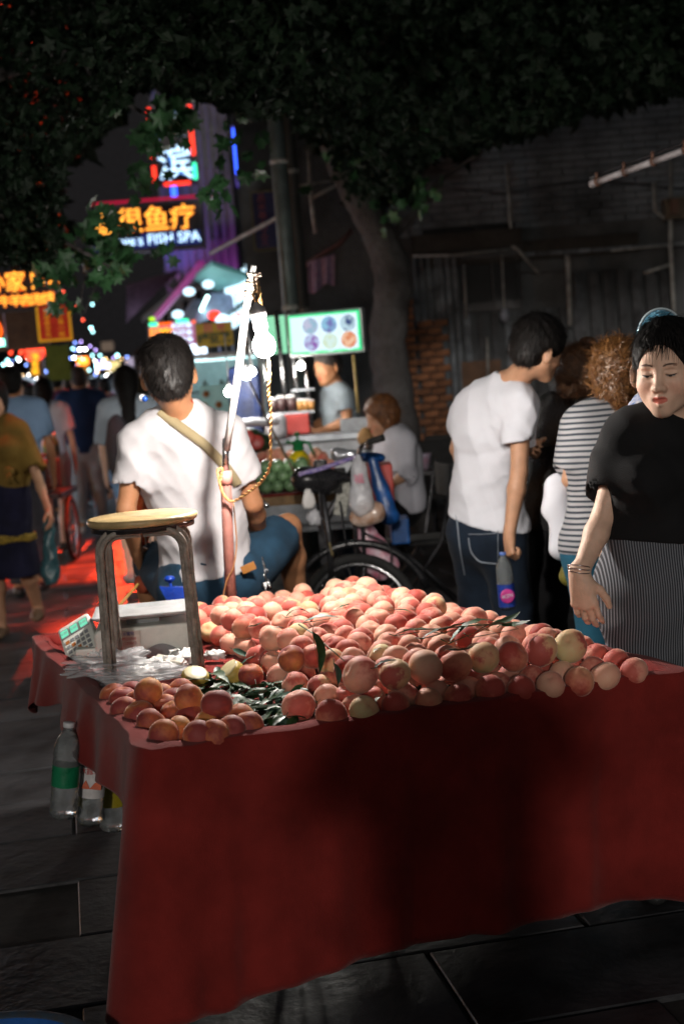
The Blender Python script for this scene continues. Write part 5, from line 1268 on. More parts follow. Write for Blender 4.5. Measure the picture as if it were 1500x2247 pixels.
LM = [leaf_mesh(.115, .030, .25, -.35), leaf_mesh(.10, .034, .35, .4), leaf_mesh(.13, .030, .15, -.8), leaf_mesh(.085, .026, .5, -.3)]
def leaf(p, rot, s=1.0, label='', blue=False, group='peach leaves among the fruit', m_=None):
    o = bpy.data.objects.new('leaf', m_ or rnd.choice(LM)); COL.objects.link(o); o.location = tuple(p); o.rotation_euler = rot; o.scale = (s, s * rnd.uniform(.85, 1.2), s)
    if blue:
        o.material_slots[0].link = 'OBJECT'; o.material_slots[0].material = leaf_b
    return tag(o, label, 'leaf', group)
for x, y, z, a, s_, lb, bl in [(760, 1330, .84, .4, .7, 'leaf tucked between far peaches below the crest', False), (880, 1340, .845, -.5, .6, 'small leaf on the far right slope of the heap', False), (560, 1372, .85, .9, .6, 'leaf on the left shoulder above the lower layer', False), (845, 1455, .85, .2, .7, 'leaf behind the second large front peach', False), (1010, 1425, .85, -.3, .7, 'leaf behind the fourth large front peach', True), (704, 1357, .846, -.05, .95, 'broad blue green leaf lying flat on the heap below its crest', True), (652, 1343, .846, .7, .7, 'dark leaf on the heap left of the flat blue green one', False), (640, 1324, .80, -.2, .55, 'small leaf near the rusty pole', False), (612, 1320, .80, .6, .55, 'small curled leaf beside the key chain', False),
        (912, 1384, .85, -.1, 1.0, 'glossy leaf at the left of the sprig across the heap', False), (975, 1384, .86, .35, 1.15, 'long leaf in the middle of the sprig', False), (1040, 1375, .86, .30, 1.2, 'leaf right of the middle of the sprig', False), (1108, 1362, .875, .5, 1.0, 'raised leaf near the right end of the sprig', False), (1132, 1370, .87, -.6, .9, 'drooping leaf at the right tip of the sprig', False), (1085, 1378, .865, -.1, 1.0, 'leaf under the raised one of the sprig', False), (1010, 1374, .86, -.15, 1.0, 'upper leaf of the sprig beside its stem', False),
        (828, 1425, .85, 1.1, .4, 'tiny leaf standing between middle peaches', False), (616, 1378, .84, .2, .4, 'small pale leaf on the left shoulder of the heap', True)]:
    leaf(onz(x, y, z), (rnd.uniform(-.3, .3), rnd.uniform(-.3, .3), a), s_, lb, bl)
leaf(onz(699, 1428, .865), (.3, 1.35, 1.3), .9, 'narrow leaf hanging straight down from the twig')
leaf(onz(738, 1478, .83), (.6, 1.15, 1.4), .8, 'white edged leaf hanging in front of the green peach', True)
mb = MB(); mb.tube([onz(655, 1370, .865), onz(690, 1392, .88), onz(720, 1420, .885), onz(755, 1450, .875)], [.0022, .002, .0018, .0012], 6)
tw = mb.build('twig', mat('twig_bark', (.10, .13, .05), rough=.7)); tag(tw, 'thin green twig lying across the left of the heap', 'twig')
mb = MB(); mb.tube([onz(885, 1382, .855), onz(960, 1380, .862), onz(1040, 1372, .866), onz(1150, 1366, .872)], [.0022, .002, .002, .0012], 6)
tw = mb.build('twig', MATS['twig_bark']); tag(tw, 'leafy twig lying across the right of the heap', 'twig')
# leaf litter between the two groups
lit_v = []; lit_f = []; lit_m = []
for _ in range(210):
    u = rnd.uniform(.165, .36); v = rnd.uniform(.03, .44)
    if u > .30 and v > .30: continue
    if u > .27 and v < .10: continue
    if u < .2 and v > .36: continue
    p = bed(u, v, FLOOR + .012 + rnd.random() * .022); me = rnd.choice(LM); k0 = len(lit_v)
    M = Matrix.LocRotScale(Vector(p), None, None) @ Matrix.Rotation(rnd.uniform(0, 6.3), 4, 'Z') @ Matrix.Rotation(rnd.uniform(-.5, .5), 4, 'X') @ Matrix.Rotation(rnd.uniform(-.4, .4), 4, 'Y') @ Matrix.Scale(rnd.uniform(.5, .95), 4)
    lit_v += [(M @ q.co)[:] for q in me.vertices]; fl_ = [tuple(k0 + i for i in q.vertices) for q in me.polygons if len(q.vertices) == 4]; lit_f += fl_; lit_m += [int(rnd.random() < .0) if False else (1 if _ % 3 == 0 else 0)] * len(fl_)
o = npmesh('leaf_litter', lit_v, lit_f, [leaf_g, leaf_b], mi=lit_m); tag(o, 'dark green leaf litter between the heap and the corner peaches', 'leaves', kind='stuff')
for i, (u, v, lb) in enumerate([(.20, .05, 'large leaf at the front cloth edge right of the corner peaches'), (.24, .12, 'leaf on the litter behind the front edge'), (.27, .22, 'pale leaf in the middle of the litter'), (.22, .30, 'leaf on the litter near the cut peach'), (.18, .36, 'leaf on the litter nearest the stool leg'), (.30, .17, 'leaf on the litter touching the heap'), (.25, .38, 'leaf at the back of the litter'), (.21, .20, 'broad leaf left of the middle of the litter')]):
    leaf(bed(u, v, FLOOR + .040), (rnd.uniform(-.3, .3), rnd.uniform(-.3, .3), rnd.uniform(0, 6.3)), 1.0, lb, i % 3 == 2)
for i in range(26):
    u = rnd.choice((rnd.uniform(.30, .42), rnd.uniform(.4, .95))); v = rnd.uniform(.0, .08) if u > .4 else rnd.uniform(.05, .6)
    leaf(bed(u, v + .015, FLOOR + .03 + rnd.random() * .02), (rnd.uniform(-1, 1), rnd.uniform(-1, 1), rnd.uniform(0, 6.3)), .6, 'leaf wedged %s of the heap, %s from the left' % ('low in the front' if v < .1 else 'in the left flank', ORD2(int(u * 24))), rnd.random() < .3)
# ================================================================== stool, scale, bags, pole, bulb, bottles, basin
st_c = (onz(235, 1503, .70) + onz(447, 1482, .70)) / 2
xs_ = unit(onz(447, 1482, .70) - onz(235, 1503, .70)); hw_ = np.linalg.norm(onz(447, 1482, .70) - onz(235, 1503, .70)) / 2 - .012
ys_ = np.cross(V(0, 0, 1), xs_); FL = FLOOR + .008
stool = empty('stool', (st_c[0], st_c[1], FL), label='worn round stool with bent grey legs standing on the fruit cart', cat='stool')
stm = mat('worn_stool_frame', (.13, .105, .085), rough=.55, noise=.55, nscale=26, bump=.5, bscale=90, col2=(.33, .29, .25), metal=.15)
seatm = mat('stool_seat_wood', (.50, .36, .17), rough=.42, noise=.25, nscale=9, bump=.2, coat=.25)
sc_ = V(st_c[0], st_c[1], 0) + ys_ * .12
SH = 1.155
mb = MB(); mb.lathe([(.02, -.014), (.148, -.014), (.157, -.010), (.161, -.001), (.158, .007), (.150, .010), (.02, .011)], (sc_[0], sc_[1], SH), 48); mb.build('seat', seatm, stool, world=True)
mb = MB(); mb.lathe([(.135, -.012), (.149, -.0125), (.150, 0)], (sc_[0], sc_[1], SH - .016), 48, caps=False); mb.build('seat_rim', steel_dark, stool, world=True)
def ribbon(mb, pts, w, wdir, th):
    P = [np.array(p, float) for p in pts]; ring = []
    for i, p in enumerate(P):
        t = unit(P[min(i + 1, len(P) - 1)] - P[max(i - 1, 0)]); n = unit(np.cross(t, wdir)); wd = unit(np.cross(n, t))
        ring += [p + wd * a * w / 2 + n * b * th / 2 for a, b in ((-1, -1), (-.7, -1.3), (.7, -1.3), (1, -1), (1, 1), (.7, 1.3), (-.7, 1.3), (-1, 1))]
    k = len(P); fs = [(i * 8 + j, i * 8 + (j + 1) % 8, (i + 1) * 8 + (j + 1) % 8, (i + 1) * 8 + j) for i in range(k - 1) for j in range(8)]
    fs += [tuple(range(7, -1, -1)), tuple((k - 1) * 8 + j for j in range(8))]; mb._add(ring, fs)
for fy in (-1, 1):
    for fx in (-1, 1):
        mb = MB(); c0 = sc_ + ys_ * fy * .118
        topz = SH - .026; foot = sc_ + xs_ * fx * hw_ * (1 if fy < 0 else .93) + ys_ * fy * .12 + V(0, 0, FL)
        kneeo = .118
        pts = [c0 * V(1, 1, 0) + V(0, 0, topz) + xs_ * fx * .002]
        pts.append(c0 * V(1, 1, 0) + V(0, 0, topz) + xs_ * fx * (kneeo - .055))
        for q in range(1, 7):
            a = q / 6 * pi / 2; pts.append(c0 * V(1, 1, 0) + V(0, 0, topz - .058 * (1 - cos(a))) + xs_ * fx * (kneeo - .055 + .055 * sin(a)))
        pts += [pts[-1] * (1 - t) + foot * t for t in (.25, .5, .75, 1)]
        ribbon(mb, pts, .026, ys_, .012)
        # the photographed legs are broad seen from the front: channel section
        ribbon(mb, [p - ys_ * fy * .010 for p in pts], .008, ys_, .028)
        mb.build('leg', stm, stool, world=True)
# ---- weighing scale
so = onz(298, 1455, FLOOR + .01); sx = unit(V(1, .10, 0)); sy = np.cross(V(0, 0, 1), sx); SR = np.column_stack([sx, sy, V(0, 0, 1)])
SP = lambda x, y, z: so + SR @ V(x, y, z)
plas = mat('ivory_plastic', (.80, .81, .74), rough=.38, noise=.12, nscale=12, bump=.05)
plas_d = mat('grey_key_plastic', (.26, .27, .28), rough=.5, noise=.1)
steel = mat('brushed_steel', (.66, .67, .68), rough=.38, metal=.55, noise=.2, nscale=6)
scale = empty('weighing_scale', so, label='ivory electronic price scale with steel pan and three green displays', cat='scale')
mb = MB()
prof = [(-.115, .0), (.185, .0), (.192, .03), (.175, .088), (.160, .098), (-.105, .098), (-.118, .085)]
mb.prism([(a, b) for a, b in prof], SP(0, 0, .012), sx, V(0, 0, 1), -.24)
o = mb.build('body', plas, scale, world=True); bv = o.modifiers.new('b', 'BEVEL'); bv.width = .008; bv.segments = 3
mb = MB(); mb.prism([(.01 + .14 * t, .012 * 0 + .035 * sin(pi * t)) for t in np.linspace(0, 1, 14)], SP(0, -.0015, .018), sx, V(0, 0, 1), .004); mb.build('belly_recess', plas_d, scale, world=True)
for x, y in ((-.08, .03), (.16, .03), (-.08, .21), (.16, .21)):
    mb = MB(); mb.lathe([(.012, 0), (.014, .004), (.012, .016)], SP(x, y, -.002), 12); mb.build('foot', rubber, scale, world=True)
mb = MB(); mb.box(SP(.03, .12, .119), (.10, .10, .02), SR); mb.build('pan_support', plas_d, scale, world=True)
mb = MB()
pz = .135; hx, hy = .150, .115
rim = [(-hx, -hy), (hx, -hy), (hx, hy), (-hx, hy)]
def pan(a, b):
    x = (a * 2 - 1); y = (b * 2 - 1); e = max(abs(x), abs(y)); z = .012 * max(0, (e - .9) / .1) ** .7
    return SP(.03 + x * hx, .12 + y * hy, pz + z)
mb.grid(pan, 25, 21); o = mb.build('pan', steel, scale, world=True); q = o.modifiers.new('s', 'SOLIDIFY'); q.thickness = .003
# key panel on the left, tilted
pr = axes(z=unit(V(-.35, -.62, .72)), x=unit(sx + V(0, 0, .42))); pc = SP(-.168, .115, .062)
pu = pr[:, 0]; pv = pr[:, 1]; pn = pr[:, 2]
mb = MB(); mb.box(pc, (.112, .165, .040), pr, bev=.010); mb.build('key_panel', plas, scale, world=True)
mb = MB(); mb.box(SP(-.135, .10, .030), (.09, .16, .05), SR, bev=.008); mb.build('panel_neck', plas, scale, world=True)
disp = glow('display_glow', (.25, .95, .62), .85)
for i in range(3):
    c = pc + pn * .0215 + pv * (.044) + pu * (-.034 + .034 * i)
    mb = MB(); mb.box(c, (.030, .036, .003), pr); o = mb.build('display_frame', plas_d, scale, world=True)
    mb = MB(); mb.box(c + pn * .0022, (.025, .028, .002), pr); mb.build('display', disp, o, world=True)
    text('digits', '0.00', .012, plas_d, o, c + pn * .0036, pu, pv, .0005)
for i in range(5):
    for j in range(4):
        c = pc + pn * .0205 + pu * (-.042 + .017 * i + .008) + pv * (-.062 + .022 * j)
        mb = MB(); mb.box(c, (.012, .013, .003), pr); mb.build('key', [plas_d, mat('orange_key', (.6, .2, .05))][(i + j) % 7 == 3], scale, world=True)
# price sticker
tagm = mat('paper_label', (.62, .56, .50), rough=.8, noise=.2, nscale=20)
sc0 = SP(-.025, -.0035, .077); zt = V(0, 0, 1)
mb = MB(); mb.box(sc0, (.094, .002, .050), SR @ np.array([[cos(.06), 0, sin(.06)], [0, 1, 0], [-sin(.06), 0, cos(.06)]])); o = mb.build('price_sticker', tagm, scale, world=True)
ink = mat('red_ink', (.45, .05, .05), rough=.8); inkb = mat('blue_ink', (.05, .06, .25), rough=.8)
text('lettering', '高陵水蜜桃', .012, inkb, o, sc0 + V(0, -.0018, .015), sx, zt, .0006)
text('lettering', '15319920068', .0125, ink, o, sc0 + V(0, -.0018, 0), sx, zt, .0006)
text('lettering', '13081120043', .0125, ink, o, sc0 + V(0, -.0018, -.014), sx, zt, .0006)
# crumpled clear bags on and beside the scale
bagm = mat('thin_plastic_bag', (.88, .88, .90), rough=.22, noise=.05, alpha=.34, bump=.8, bscale=25, bdist=.02, spec=.8)
tissue = mat('white_tissue', (.78, .76, .74), rough=.75, noise=.08, bump=.3)
def crumple(name, c, size, mt, label, cat, seed=0, rot=0, amp=.35, group=None, n=26, flat=1.0, res=None):
    o_ = []; r = rz(rot)
    vs = []
    m_ = n // 2
    for i in range(m_ + 1):
        th = pi * i / m_
        for j in range(n):
            a = 2 * pi * j / n; d = V(sin(th) * cos(a), sin(th) * sin(a), -cos(th))
            f = 1 + amp * (abs(sin(d[0] * 5 + seed + 2 * d[1])) - .5) + amp * .7 * (abs(sin(d[1] * 8 - seed * 2 + 3 * d[2])) - .5) + amp * .4 * sin(d[2] * 13 + 5 * d[0] + seed) + (amp * .30 * (abs(sin(d[0] * 17 + 3 * sin(d[1] * 9 + seed))) - .5) + amp * .2 * (abs(sin(d[1] * 27 + 4 * sin(d[0] * 11))) - .5) if n > 60 else 0)
            p = r @ (d * f * np.array(size)); p[2] = max(p[2], -size[2] * .8); vs.append(p + c)
    fs = [(i * n + j, i * n + (j + 1) % n, (i + 1) * n + (j + 1) % n, (i + 1) * n + j) for i in range(m_) for j in range(n)]
    o = npmesh(name, np.array(vs), np.array(fs), mt); return tag(o, label, cat, group)
crumple('plastic_bag', onz(240, 1462, FLOOR + .05), (.105, .08, .034), bagm, 'crumpled clear bag at the left foot of the scale', 'plastic bag', 1.3, .2, .42, n=80)
crumple('plastic_bag', onz(300, 1482, FLOOR + .03), (.125, .05, .018), bagm, 'flattened clear bag stretched in front of the scale', 'plastic bag', 2.1, .1, .5, n=80)
for i, (x, y, s_, lb) in enumerate([(330, 1468, .05, 'crumpled white tissue in front of the price sticker'), (372, 1462, .045, 'white tissue scrap left of the stool leg'), (400, 1442, .045, 'pale wrapper lump at the right corner of the scale'), (470, 1438, .03, 'white tissue scrap right of the stool leg'), (310, 1480, .04, 'small tissue with red stain near the left stool leg')]):
    crumple('tissue', onz(x, y, FLOOR + .03), (s_, s_ * .7, s_ * .45), tissue, lb, 'tissue', i * 1.7, i, .6, n=24)
mb = MB(); a = onz(372, 1447, FLOOR + .05); mb.box(a, (.085, .028, .010), axes(z=V(.1, -.3, 1), x=V(1, -.35, 0)), bev=.003); o = mb.build('knife_handle', mat('ivory_handle', (.66, .62, .52), rough=.4)); tag(o, 'ivory knife handle lying in the wrappers', 'knife')
# ---- lamp pole
POLE_Y = 5.0
pb = onz(505, 1335, .69); pb = at(505, 1335, POLE_Y)
rust = mat('rust_red_pipe', (.36, .15, .12), rough=.68, noise=.35, nscale=16, bump=.35, bscale=120, col2=(.22, .09, .07))
pole = empty('lamp_pole', (pb[0], pb[1], .60), label='rust red pipe with a white wooden stick lashed on top, holding the bulb', cat='pole')
j1 = at(495, 1038, 4.97); j2 = at(496, 975, 4.95); tp = at(557, 583, 4.78)
mb = MB(); mb.tube([pb - V(0, 0, .14), (pb + j1) / 2 + V(.001, 0, 0), j1], .0195, 16); mb.build('pipe', rust, pole, world=True)
mb = MB(); mb.tube([at(496, 1062, 4.97), j1 + V(0, 0, .008)], .0225, 16); mb.build('collar', mat('pink_tape', (.62, .26, .22), rough=.6), pole, world=True)
mb = MB(); mb.tube([j1, j2 + V(0, 0, .02)], .012, 12); mb.build('inner_tube', chrome, pole, world=True)
white_w = mat('white_painted_stick', (.75, .73, .70), rough=.6, noise=.12, nscale=20)
P_ = [j2 - V(0, 0, .02), j2 * .6 + tp * .4 + V(.004, 0, 0), j2 * .25 + tp * .75 + V(-.004, 0, 0), tp]
mb = MB(); mb.tube(P_, [.0125, .0135, .0130, .0100], 12); mb.build('stick', white_w, pole, world=True)
mb = MB()
for k_ in range(9):
    t = .83 + .016 * k_; c = j2 * (1 - t) + tp * t; mb.torus(c, .0145 + .002 * (k_ % 3), .0035, unit(tp - j2) + V(.25 * sin(k_ * 2), 0, .1), 14, 5)
for k_ in range(5):
    c = j2 * .06 + tp * .94; mb.tube([c, c + V(.02 * cos(k_ * 1.9) + .012, -.01, .018 * sin(k_ * 2.3))], [.003, .0015], 5)
mb.build('lashing', mat('twine', (.50, .38, .30), rough=.85, noise=.4, nscale=60), pole, world=True)
# ---- bulb
bc = at(579, 757, 4.45); bd = unit(at(585, 790, 4.45) - at(566, 690, 4.45)); BR = axes(z=-bd, x=V(1, 0, 0))
bulb = empty('light_bulb', bc, label='bare glowing bulb in a grey socket hanging from the pole above the peaches', cat='light bulb')
mb = MB(); mb.lathe([(.003, -.039), (.016, -.036), (.028, -.026), (.0345, -.010), (.0350, .002), (.031, .016), (.024, .027), (.018, .036), (.015, .044)], bc, 28, BR)
mb.build('glass', glow('bulb_light', (1.0, .93, .86), BULB_L), bulb, world=True)
sock = mat('grey_bakelite', (.30, .30, .31), rough=.45, noise=.2, nscale=30)
mb = MB(); mb.lathe([(.016, .044), (.0215, .046), (.0235, .052), (.0235, .082), (.0245, .086), (.0265, .088), (.0265, .112), (.022, .118), (.010, .128), (.006, .134)], bc, 20, BR); mb.build('socket', sock, bulb, world=True)
mb = MB(); mb.tube([bc - bd * .13, bc - bd * .15 + V(-.006, 0, .01), at(560, 640, 4.60), at(557, 610, 4.75)], .0035, 6); mb.tube([bc - bd * .125, at(569, 650, 4.58), at(566, 618, 4.75)], .003, 6); mb.build('lead', mat('amber_wire', (.55, .28, .10), rough=.45), bulb, world=True)
# the twisted cord
wirep = [(566, 618, 4.75), (572, 660, 4.66), (590, 800, 4.53), (589, 860, 4.55), (594, 905, 4.58), (593, 960, 4.62), (592, 1020, 4.68), (574, 1055, 4.78), (545, 1080, 4.86), (510, 1100, 4.93), (490, 1085, 4.93), (481, 1055, 4.93), (478, 1032, 4.94), (488, 1030, 4.93), (482, 1060, 4.93), (488, 1080, 4.94)]
pp = [at(*q) for q in wirep]
def spline(P, n=10):
    out = []
    for i in range(len(P) - 1):
        p0 = P[max(i - 1, 0)]; p1 = P[i]; p2 = P[i + 1]; p3 = P[min(i + 2, len(P) - 1)]
        for q in range(n):
            t = q / n; out.append(.5 * ((2 * p1) + (-p0 + p2) * t + (2 * p0 - 5 * p1 + 4 * p2 - p3) * t * t + (-p0 + 3 * p1 - 3 * p2 + p3) * t ** 3))
    return out + [P[-1]]
sp = spline(pp, 14); cord = empty('cord', sp[-1], label='twisted amber flex looping from the bulb to the rusty pole', cat='cord')
for ph, nm_, c_ in ((0, 'strand', MATS['amber_wire']), (pi, 'strand', mat('copper_wire', (.62, .40, .16), rough=.4))):
    mb = MB(); Q = []
    for i, p in enumerate(sp):
        t = unit(sp[min(i + 1, len(sp) - 1)] - sp[max(i - 1, 0)]); u = unit(np.cross(t, V(0, 1, .1))); w = np.cross(t, u); a = i * .9 + ph; Q.append(p + (u * cos(a) + w * sin(a)) * .0034)
    mb.tube(Q, .0028, 6); mb.build(nm_, c_, cord, world=True)
mb = MB(); mb.tube(spline([at(512, 1105, 4.95), at(519, 1190, 4.98), at(512, 1245, 4.97), at(497, 1275, 4.96), at(484, 1340, 4.95)], 8), .0028, 6)
o = mb.build('wire', mat('thin_amber_wire', (.35, .16, .06), rough=.5)); tag(o, 'thin amber wire trailing down the rusty pole to the cart', 'wire')
# ---- bottles tied to the left side
pet = mat('clear_bottle_plastic', (.82, .88, .88), rough=.06, noise=.02, trans=.88, ior=1.25, bump=.5, bscale=22, bdist=.03, rvar=.03)
def bottle(top_, bot_, r, label, lab_col, lab=(.42, .68), ribs=True, cap=(.7, .7, .72), name='plastic_bottle'):
    top_, bot_ = np.array(top_), np.array(bot_); L = np.linalg.norm(top_ - bot_); z = unit(top_ - bot_); R = axes(z=z, x=V(1, 0, 0))
    t = empty(name, bot_, label=label, cat='bottle', group='bottles hanging from the cart side')
    pr_ = [(.004, 0.010), (r * .8, 0.0), (r * .97, .010)]
    k_ = 22
    for i in range(k_):
        h = .012 + (L * .70 - .012) * i / (k_ - 1); f = h / L
        pr_.append((r * (1 - (.045 if ribs and not (lab[0] - .02 < f < lab[1] + .02) and i % 2 else 0)), h))
    pr_ += [(r * .93, L * .76), (r * .72, L * .84), (r * .45, L * .90), (r * .36, L * .93), (r * .36, L * .955)]
    mb = MB(); mb.lathe(pr_, bot_, 24, R, caps=False); mb.build('shell', pet, t, world=True)
    mb = MB(); mb.lathe([(r * .40, L * .95), (r * .42, L * .955), (r * .42, L * .995), (r * .38, L)], bot_, 16, R); mb.build('cap', mat('cap_%d%d%d' % tuple(int(9 * c) for c in cap), cap, rough=.4), t, world=True)
    mb = MB(); mb.lathe([(r * 1.012, L * lab[0]), (r * 1.015, L * (lab[0] + lab[1]) / 2), (r * 1.012, L * lab[1])], bot_, 28, R, caps=False)
    lm = mat('bottle_label_%d%d%d' % tuple(int(99 * c) for c in lab_col), lab_col, rough=.3, noise=.2, nscale=18); o = mb.build('label', lm, t, world=True)
    return t, R, L, o
b1, R1, L1, o1 = bottle(at(152, 1585, 3.72), at(139, 1792, 3.72), .037, 'clear bottle with a dark green label, leftmost of three hanging at the cart', (.01, .16, .07), (.34, .56))
b2, R2, L2, o2 = bottle(at(212, 1600, 3.80), at(196, 1806, 3.80), .036, 'clear bottle with white and red label, in the middle of three', (.62, .60, .60), (.30, .62))
b3, R3, L3, o3 = bottle(at(243, 1620, 3.95), at(250, 1820, 3.95), .040, 'clear bottle with a yellow label, half hidden behind the cloth corner', (.35, .28, .02), (.28, .55))
c = at(212, 1600, 3.8) * .52 + at(196, 1806, 3.8) * .48
mb = MB(); mb.prism([(-.026, -.030), (.030, -.030), (.030, -.002), (.012, -.012), (.0, -.028), (-.012, -.006)], c + V(0, -.0385, 0), R2[:, 0], R2[:, 2], .0008); mb.build('label_swoosh', mat('orange_red_print', (.65, .13, .05), rough=.4), o2, world=True)
text('lettering', '冰露水', .020, mat('red_print', (.5, .06, .05)), o2, c + V(0, -.0395, .018), R2[:, 0], R2[:, 2], .0006)
mb = MB(); hk = at(190, 1625, 3.74); mb.tube([at(180, 1598, 3.75), at(178, 1620, 3.75), at(183, 1634, 3.75), at(212, 1636, 3.76)], [.006, .007, .011, .010], 8); mb.box(at(198, 1632, 3.75), (.055, .02, .026), bev=.006); o = mb.build('hook', mat('black_strap', (.012, .012, .012), rough=.7)); tag(o, 'black strap hook under the cloth holding the bottles', 'hook')
# ---- basin bottom left
bl = onz(-35, 2330, .14); bl_m = mat('blue_enamel', (.02, .10, .34), rough=.3, noise=.25, nscale=7); bl_r = mat('worn_rim_blue', (.05, .13, .22), rough=.5, noise=.6, nscale=18, col2=(.10, .09, .08))
ba = empty('basin', (bl[0], bl[1], 0), label='blue plastic basin on the ground at the lower left corner', cat='basin')
mb = MB(); mb.lathe([(.005, .012), (.17, .012), (.215, .13), (.222, .135)], (bl[0], bl[1], 0), 48, caps=False); mb.lathe([(.225, .130), (.18, .006), (.01, .004)], (bl[0], bl[1], 0), 48, caps=False); mb.build('bowl', bl_m, ba, world=True)
mb = MB(); mb.lathe([(.215, .136), (.235, .141), (.246, .138), (.248, .128), (.238, .124), (.222, .128), (.215, .136)], (bl[0], bl[1], 0), 48, caps=False); mb.build('rim', bl_r, ba, world=True)
# ================================================================== the juice stall with the lit menu board
sy_ = 9.6
st = empty('food_stall', (-.35, sy_, 0), label='steel food stall counter with posts and shelves behind the fruit', cat='stall')
ctr = mat('stall_counter_steel', (.32, .35, .38), rough=.35, metal=.6, noise=.2); greyw = mat('stall_grey_white', (.45, .47, .50), rough=.5)
cz = at(600, 965, sy_)[2]; xl, xr = at(520, 900, sy_)[0], at(800, 900, sy_)[0]
q = MB(); q.box(((xl + xr) / 2, sy_ + .1, cz), (xr - xl, .75, .05), bev=.01); q.build('counter_top', ctr, st, world=True)
q = MB(); q.box(((xl + xr) / 2, sy_ + .1, cz - .32), (xr - xl - .04, .70, .58)); q.build('cabinet', greyw, st, world=True)
for i in range(4):
    q = MB(); q.box((xl + .12 + i * (xr - xl - .2) / 3.3, sy_ - .26, cz - .32), (.20, .012, .48), bev=.003); q.build('front_panel', greyw, st, world=True)
for xx, rr in ((590, .012), (628, .016), (655, .014), (680, .012), (560, .012)):
    p = at(xx, 880, sy_ + .2); q = MB(); q.tube([(p[0], p[1], cz), (p[0] - .02, p[1], 1.95 if xx != 680 else 1.75)], rr, 8); q.build('post', chrome, st, world=True)
for (x0_, x1_, yy) in ((585, 690, 905), (640, 690, 855)):
    a_, b_ = at(x0_, yy, sy_ + .2), at(x1_, yy, sy_ + .2); q = MB(); q.box((a_ + b_) / 2, (b_[0] - a_[0], .28, .014)); q.build('shelf', ctr, st, world=True)
for x0_, yy in ((588, 820), (620, 700)):
    pass
# menu light box
t = empty('menu_lightbox', at(710, 730, 9.5), label='green edged lit menu board with six dish pictures', cat='menu board')
TL, TR, BL = at(632, 694, 9.5), at(786, 680, 9.35), at(636, 780, 9.5); mx_ = unit((TR - TL) * V(1, 1, 0)); mz = V(0, 0, 1); mw = np.linalg.norm(TR - TL); mh = TL[2] - BL[2]; mc = TL + mx_ * mw / 2 - mz * mh / 2; MR = np.column_stack([mx_, np.cross(mz, mx_), mz])
q = MB(); q.box(mc + MR[:, 1] * .05, (mw + .03, .08, mh + .03), MR, bev=.006); q.build('case', mat('case_aluminium', (.35, .36, .37), rough=.4, metal=.6), t, world=True)
q = MB(); q.box(mc, (mw, .012, mh), MR); q.build('green_edge', glow('menu_green', (.02, .80, .28), 1.25), t, world=True)
q = MB(); q.box(mc - MR[:, 1] * .008, (mw * .95, .01, mh * .90), MR); q.build('white_panel', glow('menu_white', (.72, 1.0, .92), 1.15), t, world=True)
def dish(name, c1, c2, s, sc):
    M = bpy.data.materials.new(name); M.use_nodes = True; nt = M.node_tree; nt.nodes.clear(); o = nt.nodes.new('ShaderNodeOutputMaterial'); e = nt.nodes.new('ShaderNodeEmission'); tc = nt.nodes.new('ShaderNodeTexCoord'); n = nt.nodes.new('ShaderNodeTexNoise'); r = nt.nodes.new('ShaderNodeValToRGB')
    n.inputs['Scale'].default_value = sc; n.inputs['Detail'].default_value = 3; nt.links.new(tc.outputs['Object'], n.inputs['Vector']); nt.links.new(n.outputs[0], r.inputs[0]); r.color_ramp.elements[0].position = .4; r.color_ramp.elements[1].position = .6; r.color_ramp.elements[0].color = _lin(c1); r.color_ramp.elements[1].color = _lin(c2)
    nt.links.new(r.outputs[0], e.inputs[0]); e.inputs[1].default_value = s; nt.links.new(e.outputs[0], o.inputs[0]); return M
D = [((.35, .55, .70), (.60, .60, .78)), ((.20, .20, .50), (.30, .60, .80)), ((.05, .08, .22), (.55, .75, .85)), ((.30, .10, .45), (.55, .65, .90)), ((.70, .85, .60), (.75, .95, .90)), ((.80, .28, .14), (.95, .60, .40))]
for i, (c1, c2) in enumerate(D):
    c = mc - MR[:, 1] * .016 + mx_ * mw * (-.18 + .265 * (i % 3)) + mz * mh * (.20 - .42 * (i // 3))
    q = MB(); q.lathe([(.002, 0), (.066, 0), (.066, .004), (.002, .004)], c, 20, axes(z=-MR[:, 1], x=mx_)); q.build('plate_picture', glow('plate_glow', (.75, .9, 1), 1.2), t, world=True)
    q = MB(); q.lathe([(.002, 0), (.054, 0), (.054, .004), (.002, .004)], c - MR[:, 1] * .004, 16, axes(z=-MR[:, 1], x=mx_)); q.build('dish_picture', dish('dish_%d' % i, c1, c2, .95, 26), t, world=True)
pp0 = at(775, 778, 9.45); q = MB(); q.tube([pp0, at(786, 905, 9.45)], .010, 8); q.build('bamboo_support', mat('bamboo', (.30, .22, .08), rough=.6), t, world=True)
# second smaller light box seen edge-on
q = MB(); q.box(at(606, 735, 10.3), (.14, .05, .27)); o = q.build('green_lightbox', glow('pale_green_panel', (.35, .9, .55), .9)); tag(o, 'small pale green light box left of the menu board', 'sign')
